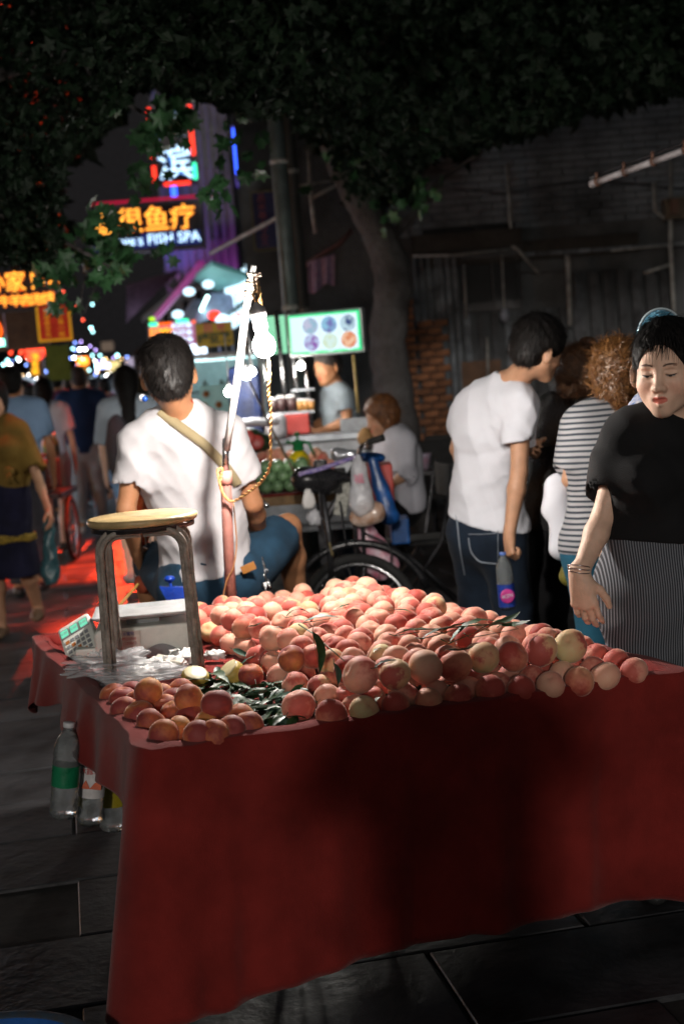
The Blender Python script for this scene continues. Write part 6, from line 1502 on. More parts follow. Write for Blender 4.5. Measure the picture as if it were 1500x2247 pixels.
# bare bulbs of the stall (lit)
hotw = glow('stall_bulb', (1.0, .95, .88), 420); dimw = glow('stall_bulb_small', (1.0, .93, .84), 170)
for i, (xx, yy, Y, r) in enumerate([(540, 822, 9.2, .030), (552, 816, 9.5, .024), (503, 860, 8.6, .026), (660, 803, 9.5, .024)]):
    c = at(xx, yy, Y); t = empty('stall_bulb', c, label=['bright bare bulb right behind the lamp pole', 'second bare bulb touching the brightest one', 'bare bulb just above the seller\'s shoulder', 'bare bulb under the menu board'][i], cat='light bulb')
    q = MB(); q.ball(c, r, 14, m=10); q.build('glass', dimw if i == 3 else hotw, t, world=True); q = MB(); q.tube([c + V(0, 0, r * .9), c + V(0, 0, r * 2.6)], r * .5, 8); q.tube([c + V(0, 0, r * 2.4), c + V(0, .02, .35)], .004, 5); q.build('socket', sock, t, world=True)
# goods on the stall counter
def onc(px, Y=9.55, z=None): p = at(px, 900, Y); return V(p[0], p[1], (cz + .027) if z is None else z)
cup_m = mat('dark_cup', (.06, .03, .03), rough=.4); cupl = mat('cup_lid', (.6, .62, .62), rough=.4); jam = mat('amber_tub', (.45, .22, .06), rough=.4)
z2 = at(640, 905, sy_ + .2)[2] + .01
for i, (xx, zz, s_, m_, lbl) in enumerate([(600, z2, 1.0, cup_m, 'dark cup leftmost on the stall shelf'), (618, z2, 1.1, cup_m, 'second dark cup on the stall shelf'), (640, z2, 1.1, cup_m, 'dark cup in the middle of the stall shelf'), (672, z2, .8, jam, 'amber tub on the stall shelf nearest the keeper'), (660, z2, .8, jam, 'amber tub left of the one nearest the keeper'), (684, z2, .7, jam, 'small amber tub at the right end of the stall shelf')]):
    p = at(xx, 900, sy_ + .1); t = empty('cup', (p[0], p[1], zz), label=lbl, cat='cup', group='cups and tubs on the stall shelf')
    q = MB(); q.lathe([(.024 * s_, 0), (.034 * s_, .085 * s_)], (p[0], p[1], zz), 14); q.build('cup_body', m_, t, world=True); q = MB(); q.lathe([(.036 * s_, .085 * s_), (.037 * s_, .092 * s_), (.02 * s_, .104 * s_)], (p[0], p[1], zz), 14); q.build('lid', cupl, t, world=True)
p = onc(603, 9.3); q = MB(); q.lathe([(.062, 0), (.07, .03), (.07, .12), (.06, .14), (.045, .155)], p, 18); o = q.build('white_jar', mat('frosted_jar', (.62, .62, .66), rough=.35)); tag(o, 'frosted white jar beside the red box on the counter', 'jar')
p = onc(640, 9.45); q = MB(); q.box(p + V(0, .06, .07), (.22, .16, .13), bev=.01); o = q.build('red_box', mat('red_crate', (.50, .05, .04), rough=.5, noise=.1)); tag(o, 'red box on the counter left of the keeper\'s hands', 'box')
p = onc(798, 9.2); S = Sdf(); S.ell(at(803, 960, 9.3), (.055, .04, .075)); S.wrinkle(.01, 20, 1.2); o = sdf_obj('paper_sack', S, .012, mat('kraft_paper', (.28, .15, .05), rough=.8, noise=.3), None); tag(o, 'brown paper sack behind the seated woman', 'sack')
q = MB(); q.box(at(808, 958, 9.45), (.36, .03, .26), bev=.005); o = q.build('white_board', mat('pale_board', (.40, .42, .45), rough=.6)); tag(o, 'pale board leaning between keeper and seated woman', 'board')
q = MB(); c = at(540, 890, 9.9); q.box(c, (.22, .25, .55), bev=.05); o = q.build('blue_tarp', mat('royal_blue_tarp', (.012, .03, .12), rough=.5, noise=.4, nscale=10, bump=.5)); tag(o, 'royal blue tarpaulin bundle behind the stall bulbs', 'tarpaulin')
S = Sdf(); S.cone(at(528, 928, 8.6), at(600, 925, 8.6), .035, .035, flat=V(0, 0, 1), fs=1.3); S.wrinkle(.008, 18, 2); o = sdf_obj('white_cloth', S, .010, mat('towel_white', (.55, .56, .60), rough=.85), None); tag(o, 'rolled white towel on the counter beside the seller\'s shoulder', 'towel')
for i, (xx, yy) in enumerate(((548, 962), (568, 972))):
    c = at(xx, yy, 8.3); t = empty('watermelon', c, label=['dark watermelon with red cut face left on the low shelf', 'second dark watermelon on the low shelf'][i], cat='watermelon'); q = MB(); q.ball(c, (.085, .07, .06), 16); q.build('rind', mat('melon_rind', (.02, .05, .02), rough=.4, noise=.5, nscale=14), t, world=True)
    q = MB(); q.lathe([(.002, 0), (.04, 0), (.045, -.004)], c + V(-.01, -.07, .01), 16, axes(z=V(0, -1, .2), x=V(1, 0, 0))); q.build('red_flesh', mat('melon_red', (.5, .06, .05), rough=.4), t, world=True)
# ================================================================== second fruit cart: green fruit, peaches, sprayer
gy = 7.7
gz = at(600, 1082, gy)[2]; x0, x1 = at(545, 1080, gy)[0], at(700, 1080, gy)[0]
fc = empty('fruit_table', ((x0 + x1) / 2, gy + .3, 0), label='low wooden fruit cart with red cloth behind the seller\'s elbow', cat='cart')
wd = mat('yellowed_timber', (.28, .16, .06), rough=.6, noise=.35, nscale=10)
q = MB(); q.box(((x0 + x1) / 2, gy + .45, gz - .035), (x1 - x0 + .3, 1.15, .05), bev=.006); q.build('table_board', wd, fc, world=True)
q = MB(); q.box(((x0 + x1) / 2, gy + .45, gz - .004), (x1 - x0 + .28, 1.12, .012), bev=.003); q.build('red_cover', cloth_red, fc, world=True)
for sx_ in (-1, 1):
    for s2 in (0, 1):
        q = MB(); q.box(((x0 + x1) / 2 + sx_ * (x1 - x0) * .5, gy - .02 + s2 * .95, (gz - .06) / 2), (.04, .04, gz - .06)); q.build('leg', steel_dark, fc, world=True)
gm = mat('green_fruit_skin', (.24, .42, .20), rough=.38, noise=.35, nscale=26, spec=.6, rand=.25, coat=.3); 
q = MB(); q.ball((0, 0, 0), (.036, .036, .034), 16, m=12); o = q.build('green_fruit', gm); gme = o.data; bpy.data.objects.remove(o)
r_ = random.Random(2)
k_ = 0
for l in range(3):
    for i in range(8 - l):
        for j in range(5 - l):
            x = x0 + .03 + (i + l * .5) * .066 + r_.uniform(-.006, .006); y = gy - .03 + (j + l * .5) * .066 + r_.uniform(-.006, .006); z = gz + .036 + l * .052
            if x > x0 + .44: continue
            if l and (x > x0 + .44 - .05 * l): continue
            o = bpy.data.objects.new('green_fruit', gme); COL.objects.link(o); o.location = (x, y, z); s_ = r_.uniform(.88, 1.1); o.scale = (s_, s_, s_); o.rotation_euler = (r_.random() * 3, r_.random() * 3, 0)
            tag(o, 'green fruit in the %s layer, %s row from the front, %s from the left' % (('bottom', 'middle', 'top')[l], ORD[j], ORD[i]), 'green fruit', 'green fruit heaped behind the seller'); k_ += 1
q = MB(); q.ball((0, 0, 0), (.037, .037, .035), 14, m=10)
for i, (xx, yy) in enumerate([(585, 1012), (602, 1006), (618, 1004), (632, 1010), (595, 998), (612, 996), (690, 1005), (700, 1014), (684, 1018), (712, 1016), (694, 996), (722, 1020), (576, 1004), (640, 1000), (706, 1004)]):
    o = bpy.data.objects.new('peach', rnd.choice(PM['pink'])); COL.objects.link(o); o.location = tuple(at(xx, yy, gy + .50)); o.rotation_euler = (r_.random() * 3, r_.random() * 3, 0)
    tag(o, 'peach behind the green fruit %s the yellow sprayer, %s of its bunch' % ('left of' if xx < 655 else 'right of', ORD[i]), 'peach', 'peaches on the second cart')
# yellow pump sprayer with green head
sc = at(656, 1010, gy + .28); sz0 = sc[2] - .06; t = empty('pump_sprayer', (sc[0], sc[1], sz0), label='yellow pump sprayer with green head standing among the fruit', cat='sprayer')
gp = mat('sprayer_green', (.008, .20, .06), rough=.3); yp = mat('sprayer_yellow', (.72, .55, .01), rough=.3)
q = MB(); q.lathe([(.045, 0), (.058, .012), (.060, .06), (.055, .085), (.034, .108), (.028, .115)], (sc[0], sc[1], sz0), 24); q.build('tank', yp, t, world=True)
q = MB(); q.lathe([(.030, .112), (.032, .120), (.030, .150), (.045, .156), (.045, .166), (.018, .172), (.012, .178)], (sc[0], sc[1], sz0), 20); q.build('pump_head', gp, t, world=True)
q = MB(); q.tube([(sc[0], sc[1], sz0 + .17), (sc[0], sc[1], sz0 + .20)], .006, 8); q.lathe([(.010, .198), (.016, .202), (.016, .214), (.008, .220)], (sc[0], sc[1], sz0), 12); q.build('plunger', gp, t, world=True)
q = MB(); q.tube([(sc[0] + .03, sc[1], sz0 + .160), (sc[0] + .062, sc[1], sz0 + .152), (sc[0] + .078, sc[1], sz0 + .11), (sc[0] + .086, sc[1], sz0 + .085)], [.009, .009, .008, .007], 8); q.build('handle', gp, t, world=True)
q = MB(); q.tube([(sc[0] - .03, sc[1], sz0 + .160), (sc[0] - .065, sc[1], sz0 + .168)], [.010, .007], 8); q.build('nozzle', gp, t, world=True)
q = MB(); q.tube([at(548, 838, 8.2), at(600, 950, 8.0), at(648, 1040, 7.62)], .007, 8); o = q.build('bamboo_stick', mat('old_bamboo', (.14, .10, .06), rough=.6)); tag(o, 'thin bamboo stick slanting down to the green fruit', 'stick')
# red chilli packets and basket left of the seller's hip
t = empty('wire_basket', at(312, 1200, 5.75), label='wire basket of red packets hanging left of the seller', cat='basket')
for k_ in range(6):
    q = MB(); x = 288 + k_ * 10; q.tube([at(x, 1165, 5.75), at(x + 4, 1215, 5.72), at(x + 9, 1285, 5.74)], .0025, 5); q.build('wire', chrome, t, world=True)
q = MB(); q.tube([at(286, 1206, 5.74), at(345, 1200, 5.74)], .008, 6); q.build('rim_bar', steel_dark, t, world=True)
redpk = mat('red_foil', (.55, .03, .02), rough=.25, noise=.4, nscale=30, col2=(.6, .2, .02), bump=.8, bscale=40)
for i, (xx, yy, s_, lb_) in enumerate([(318, 1120, 1.3, 'red foil packet behind the seller\'s waist'), (308, 1185, 1.0, 'red packet at the top of the wire basket'), (312, 1235, 1.0, 'red packet low in the wire basket')]):
    crumple('packet', at(xx, yy, 5.82), (.032 * s_, .03, .06 * s_), redpk, lb_, 'packet', i * 2.2, 0, .3, n=18)
crumple('red_bag', at(318, 1280, 5.66), (.034, .03, .05), mat('orange_red_bag', (.60, .12, .06), rough=.3, alpha=.85), 'translucent orange red bag hanging below the wire basket', 'plastic bag', 3.3, 0, .35, n=18)
q = MB(); q.tube([at(262, 1328, 5.3), at(303, 1282, 5.4)], .006, 8); o = q.build('bamboo_stick', mat('yellow_bamboo', (.50, .30, .08), rough=.5)); tag(o, 'short yellow bamboo stick poking out by the scale', 'stick')
q = MB(); q.prism([(0, 0), (.10, -.02), (.16, -.14), (.12, -.20), (.02, -.05)], at(352, 1285, 5.05), V(1, 0, .1), V(0, 0, 1), .03); o = q.build('blue_scoop', mat('blue_plastic', (.01, .06, .45), rough=.25)); tag(o, 'blue plastic scoop behind the scale', 'scoop')
q = MB(); q.ball(at(372, 1270, 5.03), (.020, .018, .012), 12); q.tube([at(372, 1270, 5.03), at(377, 1300, 5.03)], .006, 6); o = q.build('blue_hook', MATS['blue_plastic']); tag(o, 'round headed blue plastic hook above the blue scoop', 'hook')
# ================================================================== the other tricycle with hanging bags
by_ = 7.0
bk = empty('cargo_tricycle', (at(770, 1200, by_)[0], by_, 0), label='black cargo tricycle with bags hanging from its handlebar', cat='tricycle')
S = Sdf(); sa = at(668, 1052, by_); S.cone(sa + V(.02, 0, .0), sa + V(.22, .05, -.01), .075, .040, flat=V(0, 0, 1), fs=1.6); S.cone(sa + V(.0, 0, 0), sa + V(.10, .02, -.02), .065, .07, k=.03); o = sdf_obj('saddle', S, .010, mat('black_vinyl', (.02, .02, .022), rough=.28, noise=.3, nscale=20), bk)
q = MB(); q.tube([sa + V(.08, 0, -.05), at(722, 1180, by_), at(728, 1290, by_)], .016, 10); q.build('seat_post', steel_dark, bk, world=True)
q = MB(); q.tube([at(706, 1160, by_ + .02), at(742, 1090, by_ + .1), at(790, 1000, by_ + .15)], .018, 10); q.build('frame_tube', steel_dark, bk, world=True)
q = MB(); q.tube([at(655, 1042, by_ - .06), at(700, 1030, by_ - .05), at(760, 1010, by_), at(785, 1000, by_ + .05)], .012, 8); q.build('crossbar', mat('blue_violet_wrap', (.06, .05, .30), rough=.4, noise=.6, nscale=60, col2=(.5, .4, .6)), bk, world=True)
hbp = spline_([at(784, 1010, by_ + .02), at(790, 985, by_), at(800, 975, by_ - .02), at(812, 968, by_ - .05)], 6)
q = MB(); q.tube(hbp, .011, 8); q.build('handlebar', chrome, bk, world=True)
q = MB(); q.tube([at(808, 971, by_ - .05), at(841, 960, by_ - .08)], .018, 10); q.build('grip', rubber, bk, world=True)
q = MB(); q.tube([at(795, 985, by_ - .03), at(822, 975, by_ - .10)], .005, 6); q.build('brake_lever', chrome, bk, world=True)
for dx in (-8, 9):
    q = MB(); q.tube([at(778 + dx, 1030, by_), at(786 + dx, 1150, by_), at(793 + dx, 1290, by_)], .011, 8); q.build('fork', steel_dark, bk, world=True)
wc = V(*at(785, 1292, by_)); wc[2] = .31; wp = empty('wheel', wc); wp.parent = bk; wp.matrix_parent_inverse = pmat(bk).inverted(); wheel(wp, wc, unit(V(.25, 1, 0)), R=.31, w=.024)
q = MB(); q.tube([wc + V(.36 * cos(t), .0, .36 * sin(t)) for t in np.linspace(.3, pi - .3, 16)], .02, 6); q.build('mudguard', mat('black_enamel', (.015, .015, .017), rough=.3), bk, world=True)
q = MB(); q.torus(wc + V(-.1, .1, -.02), .09, .006, (.2, 1, 0), 24, 5); q.build('chain_ring', chrome, bk, world=True)
for i, (P) in enumerate([[(700, 1075), (705, 1150), (720, 1215)], [(722, 1190), (730, 1220)], [(745, 1100), (760, 1200)], [(800, 1170), (850, 1195), (858, 1230), (850, 1260)]]):
    q = MB(); q.tube(spline_([at(x, y, by_ - .03) for x, y in P], 4), .006, 6); q.build('cable', mat('bamboo_old', (.16, .12, .05), rough=.6) if i == 1 else steel_dark, bk, world=True)
q = MB(); q.box(at(728, 1065, by_ + .05), (.10, .06, .08), bev=.01); q.box(at(745, 1040, by_ + .05), (.06, .05, .06), bev=.01); q.build('junk_box', rubber, bk, world=True)
q = MB(); q.box(at(703, 1022, by_), (.07, .06, .06), bev=.015); q.build('bell_case', MATS['black_vinyl'], bk, world=True)
q = MB(); q.box(at(752, 1088, by_ + .06), (.065, .02, .20), axes(z=V(.25, 0, 1), x=V(1, 0, 0)), bev=.004); o = q.build('newspaper', mat('newsprint', (.38, .38, .34), rough=.8, noise=.4, nscale=60)); tag(o, 'folded newspaper tucked in the frame of the black tricycle', 'newspaper')
# blue rain cover and crates behind the bags
S = Sdf(); S.cone(at(755, 1000, by_ + .35), at(835, 1005, by_ + .35), .040, .035, flat=V(0, 0, 1), fs=1.4); S.cone(at(818, 1010, by_ + .3), at(850, 1130, by_ + .28), .028, .055, flat=V(0, 1, 0), fs=1.8); S.wrinkle(.012, 14, 5.5); o = sdf_obj('blue_cover', S, .011, mat('blue_rain_cover', (.012, .09, .32), rough=.35, noise=.4, nscale=12), None); tag(o, 'blue rain cover heaped on the black tricycle', 'rain cover')
S = Sdf(); S.cone(at(738, 996, by_ + .30), at(775, 1000, by_ + .3), .035, .03); S.wrinkle(.008, 30, 1.5); o = sdf_obj('foil_bundle', S, .008, mat('silver_foil', (.6, .62, .66), rough=.2, metal=.6), None); tag(o, 'silver white plastic bundle left of the blue rain cover', 'bundle')
q = MB(); q.box(at(828, 1062, by_ + .6), (.16, .24, .22), bev=.008); o = q.build('red_crate', MATS['red_crate']); tag(o, 'red crate beside the blue rain cover', 'crate')
q = MB(); q.box(at(876, 1162, by_ + .8), (.10, .2, .14), bev=.01); o = q.build('blue_crate', mat('blue_crate', (.01, .10, .35), rough=.45)); tag(o, 'blue crate on the ground under the folding chair', 'crate')
thin = mat('hanging_bag_film', (.75, .76, .80), rough=.22, alpha=.58, bump=.6, bscale=30, noise=.15, nscale=16)
S = Sdf(); S.cone(at(786, 1002, by_ - .08), at(787, 1030, by_ - .1), .010, .030, k=.02); S.cone(at(787, 1030, by_ - .1), at(793, 1105, by_ - .1), .035, .065, k=.04, flat=V(0, 1, 0), fs=1.3); S.wrinkle(.008, 26, 2.5); o = sdf_obj('plastic_bag', S, .007, thin, None); tag(o, 'clear white plastic bag knotted on the handlebar', 'plastic bag')
pk = mat('pink_print', (.7, .15, .25), rough=.5); c = at(787, 1052, by_ - .17); text('lettering', '福', .05, pk, o, c, V(1, 0, .05), V(0, 0, 1), .001)
S = Sdf(); S.ell(at(810, 1125, by_ - .06), (.082, .06, .062)); S.ell(at(794, 1135, by_ - .05), (.06, .05, .05)); S.wrinkle(.007, 34, .5); o = sdf_obj('plastic_bag', S, .007, mat('food_bag', (.45, .22, .12), rough=.25, noise=.6, nscale=18, col2=(.65, .55, .48), spec=.8), None); tag(o, 'bag of orange and brown fruit hanging lowest on the handlebar', 'plastic bag')
S = Sdf(); S.cone(at(800, 1165, by_ + .05), at(836, 1235, by_ + .05), .05, .085, flat=V(0, 1, 0), fs=2.2, k=.03); S.wrinkle(.010, 20, 7.5); o = sdf_obj('plastic_bag', S, .009, mat('pink_spotted_film', (.50, .42, .48), rough=.3, noise=.6, nscale=26, col2=(.45, .10, .16)), None); tag(o, 'pink spotted white bag slumped behind the tricycle wheel', 'plastic bag')
crumple('bottle_bag', at(690, 1138, by_ - .02), (.035, .03, .04), thin, 'small clear bag below the saddle of the black tricycle', 'plastic bag', 1.1, 0, .3, n=16)
crumple('rag', at(676, 1098, by_ - .06), (.03, .012, .05), tissue, 'white rag under the black saddle', 'rag', .4, .3, .3, n=14)
# folding chairs
def chair(c, rzv, label, m_=None, sc=1.0):
    m_ = m_ or steel_dark; t = empty('folding_chair', c, label=label, cat='chair', group='folding chairs by the stall'); R = rz(rzv)
    P = lambda x, y, z: np.array(c) + R @ (V(x, y, z) * sc)
    mb = MB(); mb.box(P(0, 0, .44), V(.40, .38, .025) * sc, R, bev=.01); mb.build('seat', rubber, t, world=True)
    mb = MB(); mb.box(P(0, -.20, .80), V(.38, .03, .20) * sc, R, bev=.01); mb.build('backrest', rubber, t, world=True)
    for s_ in (-1, 1):
        mb = MB(); mb.tube([P(s_ * .20, -.21, .92), P(s_ * .20, -.10, .44), P(s_ * .20, .24, 0)], .011, 6); mb.build('leg', m_, t, world=True)
        mb = MB(); mb.tube([P(s_ * .18, .16, .43), P(s_ * .18, -.26, 0)], .011, 6); mb.build('leg', m_, t, world=True)
    mb = MB(); mb.tube([P(-.2, .14, .13), P(.2, .14, .13)], .009, 6); mb.build('stretcher', m_, t, world=True)
    return t
for px, Y, a_, lb_ in ((895, 8.75, 1.75, 'folding chair under the woman in the white blouse'), (925, 11.5, .3, 'empty black folding chair left of the bending man'), (985, 12.3, -.2, 'empty black folding chair further back behind the bending man')):
    p = at(px, 900, Y); chair((p[0], p[1], 0), a_, lb_)
t = empty('bucket', at(926, 1015, 10.6), label='small printed white bucket beyond the seated woman', cat='bucket'); c = at(926, 1030, 10.6); q = MB(); q.lathe([(.05, 0), (.072, .11), (.076, .115), (.070, .118)], c, 18); q.build('pail', mat('printed_pail', (.50, .50, .62), rough=.4, noise=.5, nscale=14, col2=(.5, .25, .35)), t, world=True)
c[2] -= .0
q = MB(); q.box((c[0], c[1] + .02, c[2] - .02), (.42, .34, .03), bev=.005); 
for s_ in (-1, 1):
    for s2 in (-1, 1): q.tube([(c[0] + s_ * .18, c[1] + .02 + s2 * .14, c[2] - .03), (c[0] + s_ * .20, c[1] + .02 + s2 * .16, 0)], .012, 6)
o = q.build('side_table', MATS['dark_sign_metal']); tag(o, 'dark low table carrying the printed bucket', 'table')
# parked tricycle in the left street
p = at(62, 1000, 12.2); bt2 = empty('parked_tricycle', (p[0], p[1], 0), label='black tricycle with green bottles parked in the street behind the woman in mustard', cat='tricycle')
for dx, dy in ((-.22, .5), (.22, .5), (0, -.3)):
    wc = V(p[0] + dx, p[1] + dy, .29); wp = empty('wheel', wc); wp.parent = bt2; wp.matrix_parent_inverse = pmat(bt2).inverted(); wheel(wp, wc, V(1, 0, 0), R=.29, spokes=10)
q = MB(); q.box((p[0], p[1] + .5, .62), (.46, .8, .05)); q.build('load_bed', steel_dark, bt2, world=True)
q = MB(); q.box((p[0], p[1] + .30, .80), (.36, .34, .26), bev=.02); q.build('box', rubber, bt2, world=True)
q = MB(); q.tube([(p[0], p[1] - .3, .30), (p[0], p[1] - .2, .95)], .02, 8); q.tube([(p[0] - .25, p[1] - .22, 1.0), (p[0], p[1] - .2, .97), (p[0] + .25, p[1] - .22, 1.0)], .014, 8); q.build('fork', steel_dark, bt2, world=True)
for i in range(5):
    q = MB(); q.lathe([(.035, 0), (.037, .12), (.012, .17), (.012, .2)], (p[0] - .12 + .08 * i, p[1] + .2 + .04 * (i % 2), .96), 10); q.build('bottle', mat('lime_bottle', (.30, .45, .03), rough=.3) if i % 2 else mat('dark_green_bottle', (.02, .10, .05), rough=.3), bt2, world=True)
# hanging pink cloth and braces left of the tree
S = Sdf(); c = at(704, 600, 13.0); q = MB()
def dr_(a, b):
    p = at(676 + 58 * a, (575 - 18 * a) + b * (66 + 6 * sin(a * 7)), 13.0); return p + V(0, .02 * sin(a * 16) * (.4 + b), 0)
q.grid(dr_, 26, 14); o = q.build('hanging_cloth', mat('mauve_cloth', (.28, .16, .30), rough=.8, noise=.6, nscale=22, col2=(.42, .34, .48), bump=.4)); m_ = o.modifiers.new('s', 'SOLIDIFY'); m_.thickness = .006; tag(o, 'mauve patterned cloth hanging left of the leaning tree', 'cloth')
q = MB(); q.tube([at(660, 590, 13.1), at(700, 560, 13), at(745, 535, 12.9), at(772, 505, 12.9)], .022, 8); o = q.build('awning_pole', mat('dull_red_pole', (.12, .06, .06), rough=.7)); tag(o, 'dull awning pole above the mauve cloth', 'pole')
q = MB(); q.tube([at(677, 330, 12.6), at(682, 435, 12.6), at(692, 512, 12.6)], .016, 8); q.tube([at(682, 436, 12.6), at(738, 406, 12.6)], .014, 8); q.tube([at(640, 410, 12.4), at(738, 395, 12.6)], .010, 6); o = q.build('bracket', pipe_g); tag(o, 'pale angle bracket between the poles and the tree', 'bracket')
q = MB(); q.tube([at(462, 556, 14.5), at(600, 482, 12.8), at(652, 455, 12.2)], .020, 8); o = q.build('stay_rod', pipe_g); tag(o, 'pale stay rod slanting up across the blue sign', 'rod')
# ================================================================== the people
def cloth(name, c, noise=.10, bump=.18, bs=350, sheen=.03, rough=.85, **k): return mat(name, c, rough=rough, noise=noise, nscale=4, bump=bump, bscale=bs, sheen=sheen, spec=.2, **k)
c_white = cloth('white_jersey', (.48, .465, .48), noise=.05)
c_white2 = cloth('white_tee', (.62, .63, .68), noise=.04)
c_black = cloth('black_jersey', (.010, .010, .011), noise=.2, bump=.25)
c_denim = cloth('blue_denim', (.018, .052, .092), noise=.4, bump=.3, bs=500); c_dark_denim = cloth('dark_denim', (.010, .018, .032), noise=.4)
c_navy = cloth('navy_jersey', (.012, .035, .10)); c_pale = cloth('pale_trouser', (.30, .36, .38)); c_grey = cloth('grey_polo', (.20, .24, .27), noise=.1)
c_must = cloth('mustard_cotton', (.17, .105, .022), noise=.3); c_night = cloth('night_blue_cotton', (.012, .012, .035), noise=.4)
c_sequin = mat('sequin_black', (.006, .006, .006), rough=.42, noise=.5, nscale=90, bump=.9, bscale=140, spec=.4)
c_blouse = cloth('white_blouse', (.48, .48, .53), noise=.06); c_blacktr = cloth('black_trouser', (.004, .004, .005)); c_teal = cloth('teal_denim', (.025, .12, .19), noise=.35)
hairm = mat('black_hair', (.008, .007, .007), rough=.5, noise=.5, nscale=40, bump=.5, bscale=220, spec=.14)
hairs = mat('black_hair_strand', (.012, .010, .009), rough=.5, noise=.5, nscale=60, bump=0, spec=.25, rand=.2)
haird = mat('dark_brown_curls', (.085, .035, .012), rough=.45, noise=.55, nscale=34, bump=.7, bscale=160, col2=(.018, .009, .005), spec=.4)
hairgold = mat('golden_strand', (.21, .095, .028), rough=.4, noise=.6, nscale=30, bump=0, col2=(.10, .04, .012), spec=.5)
hairb = mat('auburn_curls', (.10, .042, .014), rough=.42, noise=.55, nscale=34, bump=.7, bscale=160, col2=(.035, .014, .006), spec=.5)
hairo = mat('orange_brown_hair', (.22, .08, .02), rough=.45, noise=.5, nscale=40, bump=.6, bscale=160, col2=(.05, .02, .008))
hairg = mat('cropped_hair', (.035, .028, .024), rough=.7, noise=.4, nscale=60, bump=.5, bscale=300)
mat('shoe_dark', (.03, .03, .03), rough=.5); mat('shoe_white', (.45, .45, .45), rough=.55); mat('sandal_tan', (.20, .12, .07), rough=.6)
SK_TAN = ('skin_tan', (.40, .185, .090)); SK_FAIR = ('skin_fair', (.74, .48, .35)); SK_MID = ('skin_mid', (.48, .26, .155))
def stripes(name, c1, c2, axis, pitch, duty, rot=0.0):
    if name in MATS: return MATS[name]
    M = cloth(name, c1); nt = M.node_tree; b = nt.nodes['Principled BSDF']; tc = [n for n in nt.nodes if n.type == 'TEX_COORD'][0]
    sp = nt.nodes.new('ShaderNodeSeparateXYZ'); nt.links.new(tc.outputs['Object'], sp.inputs[0])
    m1 = nt.nodes.new('ShaderNodeMath'); m1.operation = 'MULTIPLY_ADD'; m1.inputs[1].default_value = 1 / pitch
    nz = nt.nodes.new('ShaderNodeTexNoise'); nz.inputs['Scale'].default_value = 5; nt.links.new(tc.outputs['Object'], nz.inputs['Vector'])
    mw = nt.nodes.new('ShaderNodeMath'); mw.operation = 'MULTIPLY'; mw.inputs[1].default_value = .012 / pitch; nt.links.new(nz.outputs[0], mw.inputs[0]); nt.links.new(mw.outputs[0], m1.inputs[2])
    src = sp.outputs[axis]
    if rot:
        m0 = nt.nodes.new('ShaderNodeMath'); m0.operation = 'MULTIPLY_ADD'; m0.inputs[1].default_value = rot; nt.links.new(sp.outputs[(axis + 1) % 3 if axis != 2 else 0], m0.inputs[0]); nt.links.new(src, m0.inputs[2]); src = m0.outputs[0]
    nt.links.new(src, m1.inputs[0])
    fr = nt.nodes.new('ShaderNodeMath'); fr.operation = 'FRACT'; nt.links.new(m1.outputs[0], fr.inputs[0])
    lt = nt.nodes.new('ShaderNodeMath'); lt.operation = 'LESS_THAN'; lt.inputs[1].default_value = duty; nt.links.new(fr.outputs[0], lt.inputs[0])
    mx = nt.nodes.new('ShaderNodeMix'); mx.data_type = 'RGBA'; nt.links.new(lt.outputs[0], mx.inputs[0]); l = b.inputs['Base Color'].links[0].from_socket
    nt.links.new(l, mx.inputs[6]); mx.inputs[7].default_value = _lin(c2); nt.links.new(mx.outputs[2], b.inputs['Base Color']); return M
c_stripe = stripes('striped_tee', (.38, .38, .39), (.045, .055, .07), 2, .0200, .42)
c_pin = stripes('pinstripe_cotton', (.035, .038, .045), (.19, .20, .225), 0, .0066, .42)
HW = dict
def sdf_near(o): return o
# ---- 1. the seller on his tricycle, back to us
a = at
J = dict(head=a(370, 822, 5.28), neck=a(398, 902, 5.38), chest=a(420, 1035, 5.42), waist=a(445, 1180, 5.40), hip=a(458, 1288, 5.36),
         shL=a(302, 968, 5.36), shR=a(502, 955, 5.38), elL=a(277, 1118, 5.34), wrL=a(300, 1212, 5.58), elR=a(556, 1105, 5.42), wrR=a(572, 1190, 5.70),
         hipL=a(408, 1296, 5.36), hipR=a(512, 1284, 5.36), kneeL=a(330, 1225, 5.86), kneeR=a(630, 1158, 5.74), ankL=a(340, 1420, 5.95), ankR=a(655, 1345, 5.92))
seller, HRs = person(J, s=1.06, label='seller in white T-shirt and denim shorts seated with his back to us', skin=SK_TAN, res=.009, headres=.0045,
    top=dict(mat=c_white, g=.016, gb=.020, sleeve=.66, sg=.026, hem=.035, wr=.013, wf=14, w2=.0042, f2=38, seed=3.1, res=.0065, neck=.0), look=unit(V(-.10, 1, .02)), head_up=unit(V(-.06, -.02, 1)), faced=True,
    bottom=dict(mat=c_denim, g=.014, len=.86, flare=.012, kind='shorts', wr=.006, wf=16, res=.008, rise=.55), shoes='shoe_dark',
    hair=dict(mt=hairm, tmat=hairs, style='short', strands=3600, thick=.014, seed=5, res=.0055, slen=.034, lift=.002), handdir=None)
